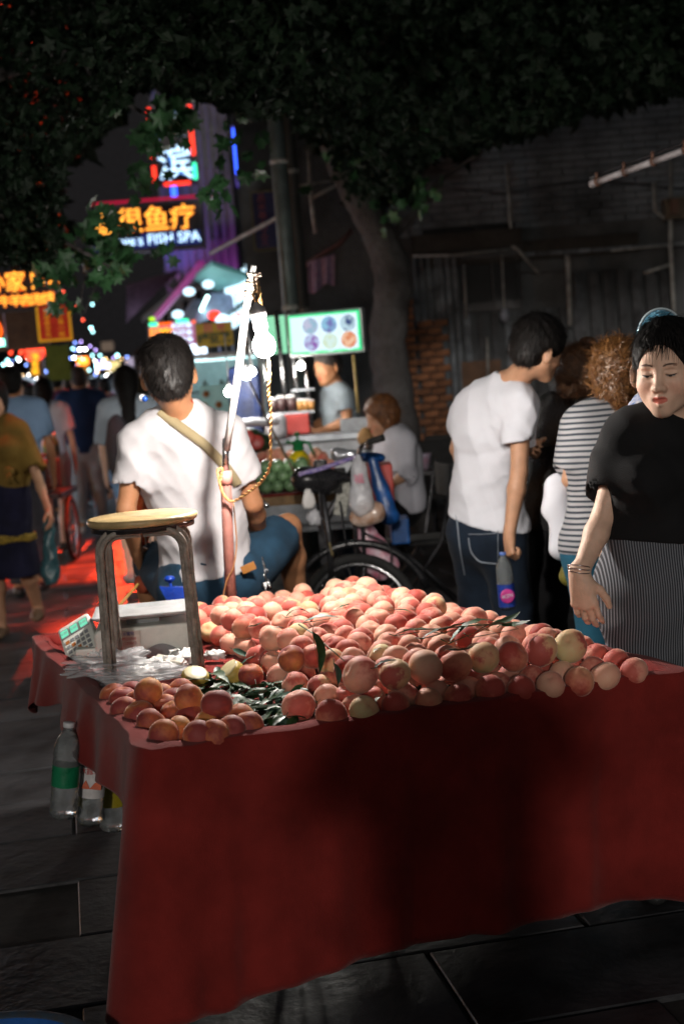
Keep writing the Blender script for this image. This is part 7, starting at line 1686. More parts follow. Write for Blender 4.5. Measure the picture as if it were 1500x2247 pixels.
# shoulder strap, waist pouch flap, keys, belt
strap_m = cloth('khaki_webbing', (.26, .21, .12), noise=.12, bump=.3)
def on_back(px, py, lift=.0):
    """point on the seller's shirt along a sight line, by marching to the mesh"""
    return None
bpy.context.view_layer.update()
shirt = [o for o in seller.children if o.name.startswith('t_shirt')][0]
from mathutils.bvhtree import BVHTree
def bvh_of(o):
    me = o.data; return BVHTree.FromPolygons([v.co[:] for v in me.vertices], [p.vertices[:] for p in me.polygons])
bv_s = bvh_of(shirt)
def hit(bv, px, py):
    d = ray(px, py); r = bv.ray_cast(Vector((0, 0, EYE)), Vector(d).normalized()); return (np.array(r[0]), np.array(r[1])) if r[0] is not None else (None, None)
def strap(bv, pts, w, mt, name, parent, th=.003, n=40):
    """flat band lying on a surface, its centre line given by sight lines"""
    P = []; Nn = []
    pl = [np.array(p, float) for p in pts]; seg = np.cumsum([0] + [np.linalg.norm(pl[i + 1] - pl[i]) for i in range(len(pl) - 1)])
    for i in range(n + 1):
        t = seg[-1] * i / n; k = min(np.searchsorted(seg, t, side='right') - 1, len(pl) - 2); f = (t - seg[k]) / (seg[k + 1] - seg[k]); q = pl[k] * (1 - f) + pl[k + 1] * f
        h, nn = hit(bv, *q)
        if h is not None: P.append(h); Nn.append(nn)
    P = np.array(P); Nn = np.array(Nn)
    for _ in range(3): P[1:-1] = (P[:-2] + 2 * P[1:-1] + P[2:]) / 4; Nn[1:-1] = (Nn[:-2] + 2 * Nn[1:-1] + Nn[2:]) / 4
    vs = []
    for i in range(len(P)):
        t = unit(P[min(i + 1, len(P) - 1)] - P[max(i - 1, 0)]); nn = unit(Nn[i]); nn = nn if nn[1] < 0 else -nn; wv = unit(np.cross(t, nn))
        for f, l in ((-1, .0), (-1, th + .004), (0, th + .007), (1, th + .004), (1, .0)): vs.append(P[i] + wv * w / 2 * f + nn * (l + .003))
    fs = [(i * 5 + j, i * 5 + j + 1, (i + 1) * 5 + j + 1, (i + 1) * 5 + j) for i in range(len(P) - 1) for j in range(4)]
    return npmesh(name, np.array(vs), np.array(fs), mt, parent)
strap(bv_s, [(352, 905), (400, 940), (450, 975), (500, 1030), (522, 1062)], .036, strap_m, 'shoulder_strap', seller)
leather = mat('orange_leather', (.42, .17, .03), rough=.5, noise=.2, nscale=20)
mb = MB(); c = a(545, 1246, 5.24); mb.box(c, (.055, .006, .030), axes(z=V(-.35, 0, 1), x=V(1, 0, .4)), bev=.002); mb.build('leather_patch', leather, seller, world=True)
mb = MB(); mb.tube([a(575, 1222, 5.22), a(581, 1250, 5.20), a(583, 1275, 5.2)], .0035, 6)
for i, (x, y) in enumerate(((580, 1238), (584, 1252), (580, 1264), (586, 1275))): mb.torus(a(x, y, 5.2), .009, .002, (1, i % 2, .3), 12, 5)
mb.build('key_chain', chrome, seller, world=True)
for i, (x, y, dx, dy) in enumerate(((580, 1282, 4, 20), (588, 1280, 8, 16), (584, 1285, -3, 24))):
    mb = MB(); mb.lathe([(.002, -.001), (.011, -.001), (.011, .001), (.002, .001)], a(x, y + 2, 5.19), 12, axes(z=V(.2 * i - .2, -1, .1), x=V(1, 0, 0))); mb.tube([a(x, y, 5.19), a(x + dx, y + dy, 5.19)], .0035, 5); mb.build('key', chrome, seller, world=True)
mb = MB(); mb.ball(a(312, 873, 5.22), .0135, 12); o = mb.build('earring', mat('white_bead', (.7, .72, .75), rough=.3), seller, world=True)
mb = MB(); mb.ball(a(318, 875, 5.21), .0115, 12); mb.build('blue_bead', mat('blue_bead', (.02, .10, .45), rough=.25), o, world=True)
mb = MB(); mb.torus(a(388, 886, 5.33), .062, .0025, unit(V(.05, .5, 1)), 30, 6); mb.build('necklace', mat('red_cord', (.5, .06, .02), rough=.6), seller, world=True)
# his tricycle saddle, post and basket
trk = empty('saddle_tricycle', (J['hip'][0], J['hip'][1], 0), label='front frame of the cart tricycle under the seated seller', cat='tricycle')
S = Sdf(); h0 = J['hip'] + V(0, 0, -.125); S.cone(h0 + V(-.02, -.06, 0), h0 + V(.01, .16, 0), .075, .03, flat=V(0, 0, 1), fs=2.0); sdf_obj('saddle', S, .009, rubber, trk)
mb = MB(); mb.tube([h0, (h0[0], h0[1] + .02, .35), (h0[0], h0[1] - .1, .32)], .018, 10); mb.build('seat_post', steel_dark, trk, world=True)
mb = MB(); mb.tube([(h0[0], h0[1], .38), (h0[0] - .05, h0[1] + .55, .62), (h0[0] - .07, h0[1] + .60, .95)], .018, 10); mb.build('frame_tube', steel_dark, trk, world=True)
hb = V(h0[0] - .08, h0[1] + .60, .98)
mb = MB(); mb.tube([hb + V(-.30, -.12, .02), hb + V(-.26, 0, .04), hb, hb + V(.26, 0, .04), hb + V(.30, -.12, .02)], .012, 8); mb.build('handlebar', chrome, trk, world=True)
wc = V(h0[0] - .06, h0[1] + .72, .31); wp = empty('wheel', wc); wp.parent = trk; wp.matrix_parent_inverse = pmat(trk).inverted(); wheel(wp, wc, V(1, .1, 0))
mb = MB(); mb.tube([wc + V(.06, 0, 0), wc + V(.05, -.08, .34), hb - V(0, 0, .05)], .012, 8); mb.tube([wc + V(-.06, 0, 0), wc + V(-.05, -.08, .34), hb - V(0, 0, .05)], .012, 8); mb.build('fork', steel_dark, trk, world=True)
for sg in (-1, 1):
    mb = MB(); mb.box(J['ankL' if sg < 0 else 'ankR'] + V(0, .05, -.10), (.09, .16, .022), bev=.006); mb.build('pedal', rubber, trk, world=True)
mb = MB(); mb.tube([J['ankL'] + V(0, .05, -.105), J['ankR'] + V(0, .05, -.105)], .012, 8); mb.tube([(h0[0], J['ankL'][1], J['ankL'][2] - .10), (h0[0], h0[1], .38)], .014, 8); mb.build('pedal_axle', steel_dark, trk, world=True)
# ---- 2. man in white tee bending to the stall, bottle in hand
J = dict(head=a(1182, 768, 5.72), neck=a(1112, 842, 5.86), chest=a(1075, 950, 5.92), waist=a(1066, 1060, 5.94), hip=a(1068, 1150, 5.95),
         shL=a(1026, 892, 6.02), shR=a(1142, 888, 5.74), elL=a(1004, 985, 6.12), wrL=a(1036, 1050, 6.25), elR=a(1138, 1035, 5.66), wrR=a(1117, 1172, 5.64),
         hipL=a(1036, 1168, 6.0), hipR=a(1100, 1166, 5.88), kneeL=V(.56, 6.10, .49), kneeR=V(.69, 5.96, .49), ankL=V(.54, 6.02, .085), ankR=V(.70, 5.86, .085))
buyer, HRb = person(J, s=1.0, label='young man in white T-shirt and dark jeans bending forward with a drink bottle', skin=SK_MID, res=.009, headres=.0040, handres='R', faced=True,
    look=unit(V(.80, .42, -.42)), head_up=unit(V(.36, -.02, .93)), palmR=unit(V(.9, .3, 0)), curl={'L': .5, 'R': 1.15}, handdir={'R': V(-.06, 0, -1)},
    top=dict(mat=c_white2, g=.018, gb=.036, sleeve=.60, sg=.030, hem=.012, wr=.014, wf=13, w2=.0042, f2=34, seed=6.4, res=.0068, neck=.01),
    bottom=dict(mat=c_dark_denim, g=.016, len=2.0, flare=.015, wr=.008, wf=14, res=.009), hair=dict(mt=hairm, tmat=hairs, style='short', strands=2200, thick=.019, seed=8, slen=.038, res=.006, lift=.002))
thread = mat('pale_thread', (.20, .23, .27), rough=.8)
tr = [o for o in buyer.children if o.name.startswith('trousers')][0]; bvt = bvh_of(tr)
for pts in ([(1030, 1172), (1060, 1172), (1088, 1170)], [(1029, 1180), (1033, 1210), (1052, 1232), (1088, 1236)], [(1003, 1130), (1010, 1200), (1020, 1260)], [(1092, 1164), (1092, 1236)]):
    strap(bvt, pts, .0035, thread, 'seam', buyer, th=.0, n=16)
bt, Rb, Lb, ob = bottle(a(1102, 1212, 5.60), a(1113, 1336, 5.60), .034, 'blue labelled drink bottle hanging from the hand of the bending man', (.02, .05, .30), (.05, .45), cap=(.1, .2, .6), name='drink_bottle')
del bt['group']
c = a(1110, 1305, 5.60)
mb = MB(); mb.lathe([(.0235, -.001), (.0285, -.001), (.0285, .001), (.0235, .001)], c + V(0, -.0365, 0), 26, axes(z=V(0, -1, 0), x=V(1, 0, 0)), caps=True); mb.build('logo_ring', mat('magenta_print', (.55, .03, .25), rough=.4), ob, world=True)
text('lettering', 'IKZN', .019, mat('ice_print', (.6, .75, .8), rough=.4), ob, c + V(0, -.0385, 0), V(1, 0, .15), V(0, 0, 1), .0008)
# ---- 3. woman in black facing us
W = 3.86
J = dict(head=a(1462, 812, W - .02), neck=a(1474, 925, W + .05), chest=a(1462, 1050, W + .02), waist=a(1450, 1165, W), hip=a(1450, 1275, W),
         shR=a(1372, 968, W + .02), shL=a(1578, 958, W + .06), elR=a(1322, 1135, W - .02), wrR=a(1270, 1262, W - .10), elL=a(1640, 1130, W + .08), wrL=a(1640, 1280, W),
         hipR=a(1408, 1298, W), hipL=a(1500, 1292, W), kneeR=V(.80, W + .02, .47), kneeL=V(.955, W + .05, .47), ankR=V(.80, W + .10, .085), ankL=V(.97, W + .12, .085))
lady, HRl = person(J, s=1.03, label='woman in black T-shirt and pinstriped trousers looking down at the peaches', skin=SK_FAIR, fem=True, res=.009, headres=.0027, handres='R', faced=True, mouth=.006,
    look=unit(V(-.50, -.95, -.20)), head_up=unit(V(-.03, -.10, 1)), curl=.42, palmR=unit(V(.35, .8, .0)), handdir={'R': unit(V(.10, -.12, -1))}, full=1.07,
    top=dict(mat=c_black, g=.020, gb=.022, sleeve=.78, sg=.034, hem=.10, wr=.013, wf=13, w2=.004, f2=34, seed=2.2, res=.007, neck=.0, nr=1.15),
    bottom=dict(mat=c_pin, g=.022, len=1.9, flare=.035, wr=.013, wf=12, res=.008, rise=.95), hair=dict(mt=hairm, tmat=hairs, style='short', strands=2200, thick=.012, seed=12, slen=.050, res=.005, hairline=.026, lift=.001))
def onface(x, y, z, J=J, R=HRl, s=1.03): return J['head'] + R @ (V(x, y, z) * s)
lash = mat('eyelash', (.02, .012, .01), rough=.6); browm = mat('eyebrow', (.12, .07, .05), rough=.8); lipm = mat('lips_rose', (.45, .10, .09), rough=.35); tooth = mat('teeth', (.70, .66, .58), rough=.25)
bh = bvh_of([o for o in lady.children if o.name.startswith('body')][0])
def facestrip(pts, w, mt, name, parent, R, P, bv, lift=.0008):
    """thin strip lying on the face: points in head coordinates (x, z) pressed back onto the skin"""
    vs = []; Q = []
    for x, z, ww in pts:
        o = P(x, .16, z); r = bv.ray_cast(Vector(o), Vector(-R[:, 1])); Q.append((np.array(r[0]) if r[0] is not None else P(x, .085, z), ww))
    for i, (q, ww) in enumerate(Q):
        t = unit(Q[min(i + 1, len(Q) - 1)][0] - Q[max(i - 1, 0)][0]); u = unit(np.cross(R[:, 1], t))
        vs += [q + u * w * ww * .5 + R[:, 1] * lift, q + R[:, 1] * (lift + w * .35), q - u * w * ww * .5 + R[:, 1] * lift]
    fs = [(i * 3 + j, i * 3 + j + 1, i * 3 + j + 4, i * 3 + j + 3) for i in range(len(Q) - 1) for j in range(2)]
    return npmesh(name, np.array(vs), np.array(fs), mt, parent)
P_ = lambda x, y, z: onface(x, y, z)
for q in (-1, 1):
    facestrip([(q * (.014 + .031 * t), .0215 + .0055 * sin(t * 2.6), .4 + .9 * sin(pi * min(1, t * .9 + .1))) for t in np.linspace(0, 1, 9)], .0034, browm, 'eyebrow', lady, HRl, P_, bh)
    facestrip([(q * (.017 + .028 * t), -.0012 - .0022 * sin(pi * t) + .0015 * t, .5 + .7 * sin(pi * t)) for t in np.linspace(0, 1, 9)], .0036, lash, 'eyelashes', lady, HRl, P_, bh, lift=.0012)
for q in (-1, 1):
    ew = facestrip([(q * (.0195 + .0225 * t), -.0044 + .0006 * t, .25 + .8 * sin(pi * t)) for t in np.linspace(0, 1, 7)], .0046, mat('eye_white', (.46, .40, .36), rough=.3), 'eye', lady, HRl, P_, bh, lift=.0006)
    facestrip([(q * (.0255 + .0090 * t), -.0044, .5 + .5 * sin(pi * t)) for t in np.linspace(0, 1, 5)], .0046, lash, 'iris', ew, HRl, P_, bh, lift=.0016)
mb = MB(); mb.tube([P_(x, .0855 - abs(x) * .25, -.0625) for x in np.linspace(-.011, .011, 6)], [.0014, .0022, .0024, .0024, .0022, .0014], 6); mb.build('teeth', tooth, lady, world=True)
for i in range(9):
    x0 = -.055 + .010 * i + rnd.uniform(-.003, .003); mb = MB(); mb.tube([P_(x0 * .8, .075, .095), P_(x0, .093, .070), P_(x0 * 1.05 + .004, .094, .045 - rnd.uniform(0, .02))], [.0014, .0010, .0003], 4); mb.build('fringe_strand', hairm, lady, world=True)
mb = MB(); w0 = J['wrR'] + V(0, 0, .012)
for i in range(3): mb.torus(w0 + V(0, 0, .006 * i), .030, .0016, unit(V(.2, .15 * i - .1, 1)), 24, 5)
mb.build('bracelet', mat('silver_bangle', (.75, .75, .78), rough=.15, metal=1), lady, world=True)
mb = MB(); mb.ball(P_(-.083, .0, -.050), .0050, 8); mb.build('earring', MATS['silver_bangle'], lady, world=True)
# ---- 4. woman with auburn curls in the striped tee
W = 5.15
J = dict(head=a(1348, 822, W + .02), neck=a(1342, 895, W + .04), chest=a(1335, 1005, W), waist=a(1335, 1110, W), hip=a(1330, 1190, W),
         shL=a(1272, 938, W), shR=a(1408, 925, W + .08), elL=a(1250, 1052, W - .02), wrL=a(1300, 1085, W + .26), elR=a(1430, 1050, W + .1), wrR=a(1400, 1090, W + .3),
         hipL=a(1292, 1215, W), hipR=a(1360, 1213, W + .02), kneeL=V(.90, W + .03, .47), kneeR=V(1.0, W + .08, .47), ankL=V(.91, W - .02, .085), ankR=V(1.02, W + .05, .085))
curl_w, _h = person(J, s=.97, label='woman with auburn curls, striped T-shirt and blue jeans, seen from behind', skin=SK_MID, fem=True, res=.010, headres=.006,
    look=unit(V(-.50, .85, -.25)), top=dict(mat=c_stripe, g=.022, gb=.026, sleeve=.85, sg=.038, hem=-.05, wr=.007, wf=10, res=.0075, neck=.005, nr=1.25),
    bottom=dict(mat=c_teal, g=.008, len=1.95, wr=.005, res=.010), hair=dict(mt=hairb, tmat=hairgold, style='curly', strands=3000, thick=.010, seed=4, slen=.05, lift=.012, res=.007, back=[((-.02, -.07, -.06), (-.03, -.05, -.15), .055, .022), ((.05, -.04, -.06), (.055, -.03, -.13), .035, .018)]))
S = Sdf(); S.cone(a(1222, 1065, W + .1), a(1236, 1200, W + .05), .050, .055, k=.04, flat=V(0, 1, 0), fs=1.6); S.cone(a(1225, 1090, W + .1), a(1205, 1120, W + .1), .03, .03, k=.04); S.wrinkle(.008, 18, 2.); S.plane(a(1236, 1240, W), V(0, 0, -1)); o = sdf_obj('white_garment', S, .009, c_white2, None)
tag(o, 'white garment draped over the arm of the curly haired woman', 'clothing')
S = Sdf(); S.ell(a(1246, 1262, W + .08), (.035, .03, .045)); S.wrinkle(.005, 40, 1.); o = sdf_obj('fruit_bag', S, .007, mat('yellow_green_bag', (.17, .15, .03), rough=.4), None); tag(o, 'small yellow green bag hanging below the white garment', 'bag')
# ---- 5. woman with the topknot, dark sequinned top
W = 6.05
J = dict(head=a(1272, 822, W - .05), neck=a(1240, 888, W + .02), chest=a(1225, 985, W + .05), waist=a(1205, 1085, W + .05), hip=a(1195, 1175, W + .05),
         shL=a(1206, 905, W + .12), shR=a(1290, 915, W - .1), elL=a(1190, 1020, W + .2), wrL=a(1172, 990, W - .05), elR=a(1290, 1040, W - .1), wrR=a(1250, 1075, W - .1),
         hipL=a(1172, 1185, W + .1), hipR=a(1220, 1190, W), kneeL=V(.74, W + .1, .47), kneeR=V(.84, W, .47), ankL=V(.72, W + .1, .085), ankR=V(.83, W + .02, .085))
bun_w, _h = person(J, s=1.02, label='woman with a brown topknot in black sequinned clothes leaning beside the bending man', skin=SK_MID, fem=True, res=.011, headres=.007,
    look=unit(V(.25, .8, -.55)), top=dict(mat=c_sequin, g=.018, sleeve=.9, sg=.03, hem=-.10, wr=.006, res=.009), bottom=dict(mat=c_blacktr, g=.022, len=1.95, flare=.03, res=.011),
    hair=dict(mt=haird, tmat=hairb, style='curly', strands=1800, thick=.006, seed=9, slen=.05, lift=.010, res=.008))
S = Sdf(); S.ell(a(1288, 757, W - .05), V(.040, .036, .036)); S.ell(a(1278, 768, W - .05), V(.03, .03, .026)); S.wrinkle(.006, 70, 3.); o = sdf_obj('topknot', S, .006, hairb, bun_w)
# ---- 6. person in the flowered sleeve behind the woman in black
W = 4.45
J = std_joints((1.02, W), pi, H=1.60, fem=True)
J['shR'] = a(1375, 975, W); J['elR'] = a(1358, 1120, W - .03); J['wrR'] = a(1335, 1205, W - .05); J['head'] = a(1455, 812, W)
c_flower = mat('flowered_cotton', (.55, .5, .45), rough=.8, noise=.5, nscale=55, col2=(.05, .14, .38), bump=.2)
fl_w, _h = person(J, s=.93, label='person in a flowered sleeve half hidden behind the woman in black', skin=SK_MID, fem=True, res=.012, handres='R', curl=.35, palmR=unit(V(.8, .3, 0)),
    top=dict(mat=c_flower, g=.016, sleeve=.98, sg=.02, hem=-.08, res=.010), bottom=dict(mat=c_teal, g=.01, len=1.95, res=.012), hair=dict(mt=hairm, style='bob', strands=300, thick=.012))
S = Sdf(); c = a(1446, 735, W - .05); S.ell(c, V(.070, .075, .080)); S.ell(c, V(.064, .069, .074), op='-', k=.002); S.plane(c - V(0, 0, .06), V(0, 0, -1))
cap_m = mat('translucent_blue_vinyl', (.12, .42, .62), rough=.15, trans=.45, ior=1.2, noise=.3, nscale=14, alpha=.75, spec=.8, sheen=.3)
o = sdf_obj('plastic_hood', S, .006, cap_m, None); tag(o, 'translucent blue plastic dome rising behind the head of the woman in black', 'plastic hood')
mb = MB(); mb.torus(c - V(0, 0, .02), .068, .004, (0, 0, 1), 30, 6); mb.tube([c + V(.070 * cos(t), -.02, .080 * sin(t)) for t in np.linspace(-.6, pi + .6, 24)], .0035, 6); mb.build('rim', mat('pale_vinyl_edge', (.5, .6, .65), rough=.3), o, world=True)
# ---- 7. stall keeper in grey polo, 8. seated woman
W = 9.8
J = dict(head=a(718, 806, W - .02), neck=a(737, 852, W), chest=a(746, 905, W), waist=a(752, 965, W), hip=a(752, 1015, W),
         shL=a(757, 872, W - .16), shR=a(722, 868, W + .16), elL=a(762, 925, W - .22), wrL=a(698, 949, W - .18), elR=a(715, 925, W + .2), wrR=a(672, 940, W + .1),
         hipL=a(754, 1022, W - .08), hipR=a(748, 1022, W + .08), kneeL=V(.0, W - .1, .48), kneeR=V(-.02, W + .1, .48), ankL=V(.03, W - .1, .085), ankR=V(.02, W + .1, .085))
keeper, _h = person(J, s=.98, label='stall keeper in grey polo shirt standing under the lit menu board', skin=SK_TAN, res=.013, headres=.006, handres='L', faced=True, look=unit(V(-.80, -.62, -.06)), curl=.9,
    top=dict(mat=c_grey, g=.016, sleeve=.62, sg=.03, hem=-.06, wr=.008, res=.010), bottom=dict(mat=c_dark_denim, g=.012, len=1.95, res=.013), hair=dict(mt=hairg, style='crop', strands=0, thick=.007, res=.009))
W = 8.6
J = dict(head=a(836, 915, W - .02), neck=a(862, 955, W), chest=a(878, 1000, W + .02), waist=a(884, 1055, W), hip=a(886, 1098, W),
         shL=a(884, 972, W - .15), shR=a(848, 970, W + .13), elL=a(890, 1040, W - .18), wrL=a(850, 1070, W - .16), elR=a(845, 1040, W + .1), wrR=a(815, 1065, W + .05),
         hipL=a(886, 1106, W - .08), hipR=a(880, 1106, W + .08), kneeL=a(818, 1112, W - .12), kneeR=a(812, 1110, W + .08), ankL=V(.17, W - .1, .085), ankR=V(.14, W + .08, .085))
sitter, _h = person(J, s=.95, label='woman with short orange brown hair in white blouse sitting on a folding chair', skin=SK_MID, fem=True, res=.013, headres=.006, faced=True, look=unit(V(-.95, -.28, .02)), base=V(-1, -.1, 0),
    top=dict(mat=c_blouse, g=.028, gb=.034, sleeve=1.1, sg=.03, hem=-.08, wr=.011, wf=9, res=.011, nr=1.2), bottom=dict(mat=c_blacktr, g=.014, len=1.9, res=.013),
    hair=dict(mt=hairo, style='curly', strands=900, thick=.016, seed=21, slen=.04, res=.009))
# ---- 9. woman in mustard walking towards us at the left edge
W = 9.0
J = std_joints((onz(42, 1392, 0)[0], W), pi, H=1.62, walk=.35, fem=True)
J['elR'], J['wrR'] = J['elR'] , J['wrR']
for n, q in (('L', (88, 1068)), ):
    J['sh' + n] = a(42, 948, W); J['el' + n] = a(84, 1050, W - .05); J['wr' + n] = a(106, 1118, W - .15)
sx0 = J['shL'][0]
c0 = (J['shL'] + J['shR']) / 2
must, _h = person(J, s=.96, label='woman in knotted mustard blouse and dark skirt walking at the left edge', skin=SK_MID, fem=True, res=.013, handres='L', look=unit(V(.1, -1, -.1)), shoes='sandal_tan',
    top=dict(mat=c_must, g=.026, sleeve=.85, sg=.045, hem=.07, wr=.012, wf=10, res=.010), bottom=dict(mat=c_night, g=.02, len=1.18, flare=.04, kind='skirt', wr=.012, wf=12, res=.011, rise=.9),
    hair=dict(mt=hairm, style='bob', strands=200, thick=.014))
S = Sdf(); z = .46; c = (J['kneeL'] + J['kneeR']) / 2; k0 = J['hip'] * .42 + c * .58; S.cone(k0, k0 + V(0, 0, -.035), .185, .187, flat=V(0, 1, 0), fs=1.2); S.plane(k0 + V(0, 0, .02), V(0, 0, 1)); S.plane(k0 - V(0, 0, .03), V(0, 0, -1)); S.wrinkle(.01, 12, 1.)
sdf_obj('skirt_band', S, .011, mat('yellow_lace', (.34, .22, .02), rough=.8, noise=.6, nscale=60), must)
S = Sdf(); S.cone(a(108, 1150, W - .15), a(112, 1265, W - .15), .030, .062, k=.03, flat=V(0, 1, 0), fs=1.5); S.cone(a(106, 1128, W - .15), a(108, 1160, W - .15), .010, .03, k=.02); S.wrinkle(.010, 24, 4.); S.plane(a(112, 1283, W - .15), V(0, 0, -1))
o = sdf_obj('carrier_bag', S, .009, mat('teal_carrier', (.05, .13, .15), rough=.3, noise=.4, nscale=20, bump=.5, bscale=30), None); tag(o, 'dark teal plastic bag carried by the woman in mustard', 'plastic bag')
mb = MB(); mb.ball(a(20, 1035, W - .17), (.035, .02, .03), 10); mb.tube([a(20, 1038, W - .19), a(14, 1062, W - .2)], [.014, .006], 6); mb.tube([a(20, 1038, W - .19), a(28, 1060, W - .2)], [.014, .006], 6); mb.build('knot', c_must, must, world=True)
# ---- 10-11. people just beyond the seller
J = std_joints((at(206, 1170, 14.5)[0], 14.5), radians(4), H=1.74, walk=.25)
person(J, s=1.02, label='man with cropped hair in navy T-shirt and pale trousers walking away', skin=SK_TAN, res=.015, shoes='shoe_white', top=dict(mat=c_navy, g=.022, sleeve=.68, sg=.035, hem=-.07, res=.012), bottom=dict(mat=c_pale, g=.014, len=1.97, flare=.01, res=.013), hair=dict(mt=hairg, style='crop', strands=0, thick=.006, res=.010))
J = std_joints((onz(330, 1290, 0)[0] + .00, 11.6), radians(-5), H=1.80, walk=.2)
c_olive = cloth('dark_olive_shirt', (.022, .028, .022))
person(J, s=1.04, label='tall person in dark olive shirt partly hidden behind the seller\'s head', skin=SK_MID, res=.015, top=dict(mat=c_olive, g=.02, sleeve=.6, hem=-.08, res=.012), bottom=dict(mat=cloth('brown_shorts', (.06, .03, .025)), g=.015, kind='shorts', len=.9, res=.014), hair=dict(mt=hairm, style='short', strands=300, thick=.018, slen=.05))
J = std_joints((onz(268, 1292, 0)[0] + .17, 10.7), radians(8), H=1.66, walk=.25, fem=True)
c_mist = cloth('mist_blue_blouse', (.30, .36, .42))
person(J, s=.97, label='young woman with long black hair and pale blouse walking beside the seller', skin=SK_FAIR, fem=True, res=.014, shoes='shoe_white', top=dict(mat=c_mist, g=.024, sleeve=.95, sg=.03, hem=-.06, res=.011), bottom=dict(mat=cloth('sky_blue_shorts', (.18, .32, .52)), g=.014, kind='shorts', len=.45, res=.013), hair=dict(mt=hairm, style='long', strands=900, thick=.014, slen=.09, res=.009))
S = Sdf(); p = J['chest'] + V(-.06, -.22, -.16); S.ell(p, V(.10, .075, .26), k=.03); S.wrinkle(.006, 16, 3.); o = sdf_obj('shoulder_bag', S, .014, mat('dark_grey_canvas', (.025, .03, .04), rough=.8), None); tag(o, 'long dark shoulder bag on the back of the young woman with long hair', 'bag')
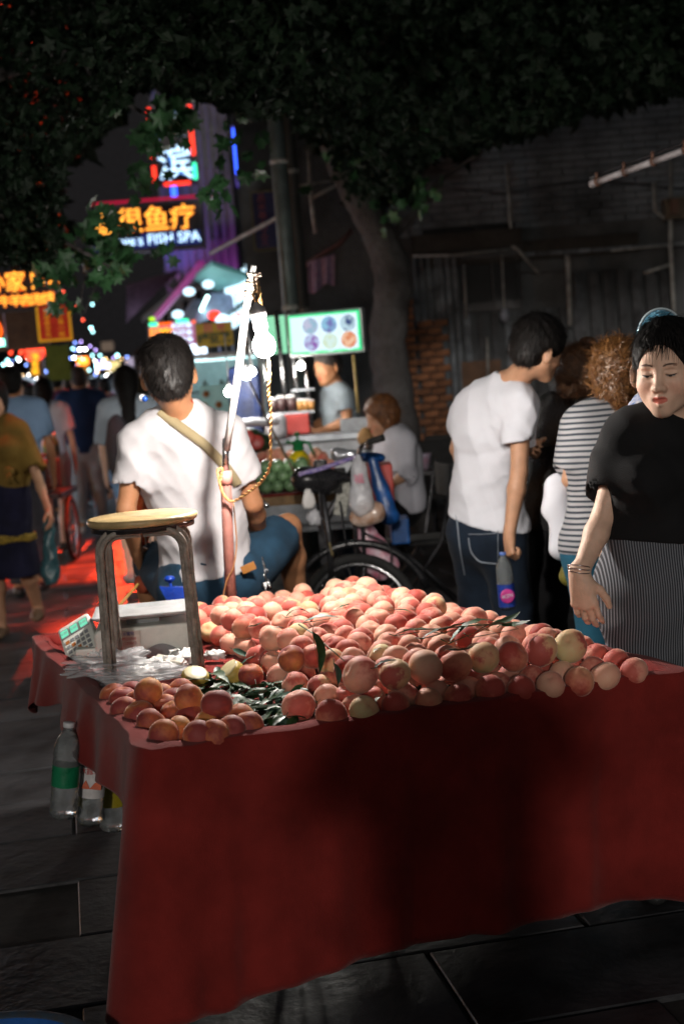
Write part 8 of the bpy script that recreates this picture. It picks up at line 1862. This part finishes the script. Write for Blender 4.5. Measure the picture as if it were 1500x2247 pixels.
# ---- crowd down the street
CR = [  # px of head, ground distance, height, top colour, bottom colour, hair, fem, label
 (24, 10.6, 1.72, (.16, .25, .38), (.05, .05, .06), 'short', 0, 'man in light blue shirt at the left edge behind the woman in mustard', .12),
 (66, 16.2, 1.60, (.42, .36, .04), (.04, .04, .05), 'bob', 1, 'person in yellow top left of the woman in white', 0),
 (96, 13.2, 1.64, (.50, .58, .72), (.45, .42, .45), 'long', 1, 'woman in white shirt and pale shorts walking away', 0),
 (124, 16.5, 1.74, (.10, .02, .05), (.03, .03, .04), 'short', 0, 'person in maroon shirt right of the woman in white', 0),
 (60, 19, 1.66, (.50, .32, .28), (.05, .05, .06), 'bob', 1, 'distant person in pink top near the yellow neon', pi),
 (146, 20, 1.76, (.02, .03, .05), (.03, .03, .04), 'short', 0, 'distant dark dressed man left of the navy T-shirt', 0),
 (166, 22, 1.70, (.03, .05, .09), (.03, .03, .04), 'short', 0, 'distant man in blue just left of the navy T-shirt', 0),
 (232, 18.5, 1.62, (.14, .04, .06), (.03, .03, .04), 'bob', 1, 'distant woman in wine red right of the navy T-shirt', .3),
 (218, 23, 1.66, (.35, .16, .22), (.04, .04, .05), 'bob', 1, 'distant woman in pink right of the navy T-shirt', pi),
 (108, 24, 1.72, (.30, .12, .04), (.04, .04, .05), 'short', 0, 'distant man in orange brown above the woman in white', 0),
 (134, 27, 1.70, (.05, .05, .06), (.03, .03, .04), 'short', 0, 'distant man in grey in the middle of the street', 0),
 (40, 25, 1.68, (.10, .16, .18), (.03, .03, .04), 'bob', 1, 'distant woman in green grey near the left stalls', 0),
 (178, 30, 1.74, (.45, .45, .45), (.05, .05, .06), 'short', 0, 'far away man in white in the middle of the street', 0),
 (200, 33, 1.70, (.05, .05, .07), (.03, .03, .04), 'short', 0, 'far away man in black in the middle of the street', 0),
 (88, 32, 1.70, (.12, .10, .25), (.03, .03, .04), 'bob', 1, 'far away woman in violet in the street', 0),
 (246, 26, 1.72, (.28, .28, .30), (.03, .03, .04), 'short', 0, 'far away man in grey by the right hand shops', 0),
 (52, 16.5, 1.66, (.35, .42, .55), (.05, .05, .07), 'bob', 1, 'woman in pale blue left of the yellow top', pi),
 (112, 19, 1.70, (.45, .45, .50), (.06, .06, .08), 'short', 0, 'man in light grey behind the maroon shirt', 0),
 (156, 17.5, 1.68, (.06, .10, .22), (.04, .04, .06), 'bob', 1, 'woman in dark blue next to the navy T-shirt', 0),
 (30, 21, 1.72, (.40, .12, .10), (.05, .05, .06), 'short', 0, 'man in brick red at the left under the warm lamps', pi),
 (84, 22, 1.62, (.50, .50, .52), (.20, .25, .35), 'long', 1, 'woman in white far behind the woman in white shirt', pi),
 (208, 21, 1.64, (.30, .34, .42), (.05, .05, .06), 'bob', 1, 'woman in mist blue right of the navy T-shirt', 0),
 (190, 27, 1.72, (.40, .36, .20), (.05, .05, .06), 'short', 0, 'far man in khaki behind the navy T-shirt', pi),
 (240, 30, 1.70, (.20, .10, .25), (.05, .05, .06), 'bob', 1, 'far woman in plum by the right hand shops', pi),
 (10, 17, 1.70, (.04, .04, .05), (.03, .03, .04), 'short', 0, 'dark dressed man at the very left edge', pi),
]
for i, (px, Y, H, c1, c2, hs, fm, lb, hd) in enumerate(CR):
    x = a(px, 850, Y)[0]; J = std_joints((x, Y), hd, H=H, walk=.25 if i % 2 else -.25, fem=bool(fm))
    r_ = .018 if Y < 18 else .024
    person(J, s=H / 1.72, label=lb, group='people walking in the street', skin=(SK_TAN, SK_MID, SK_FAIR)[i % 3], fem=bool(fm), res=r_, nohands=Y > 18, shoes='shoe_dark' if Y < 18 else None,
        top=dict(mat=cloth('street_top_%d' % i, c1), g=.022, sleeve=.7, sg=.03, hem=-.06, wr=.006, res=r_ * .8), bottom=dict(mat=cloth('street_bottom_%d' % i, c2), g=.014, len=.8 if i == 2 else 1.95, kind='shorts' if i == 2 else 'trousers', res=r_ * .85),
        hair=dict(mt=hairm, style=hs, strands=0, thick=.015, res=.012 if Y < 18 else .016))
# the photographer stands behind the camera: his shadow falls on the cloth
J = std_joints((.02, -.42), 0, H=1.74)
for n, s_ in (('L', -1), ('R', 1)):
    J['el' + n] = V(.02 + s_ * .36, -.34, 1.26); J['wr' + n] = V(.02 + s_ * .13, -.16, 1.45)
person(J, s=1.03, label='photographer in dark clothes standing at the front of the cart, outside the picture', skin=SK_MID, res=.018, top=dict(mat=c_olive, g=.07, sleeve=.7, hem=-.06, res=.015), bottom=dict(mat=c_dark_denim, g=.02, len=1.95, res=.016), hair=dict(mt=hairm, style='short', strands=0, thick=.018, res=.012))
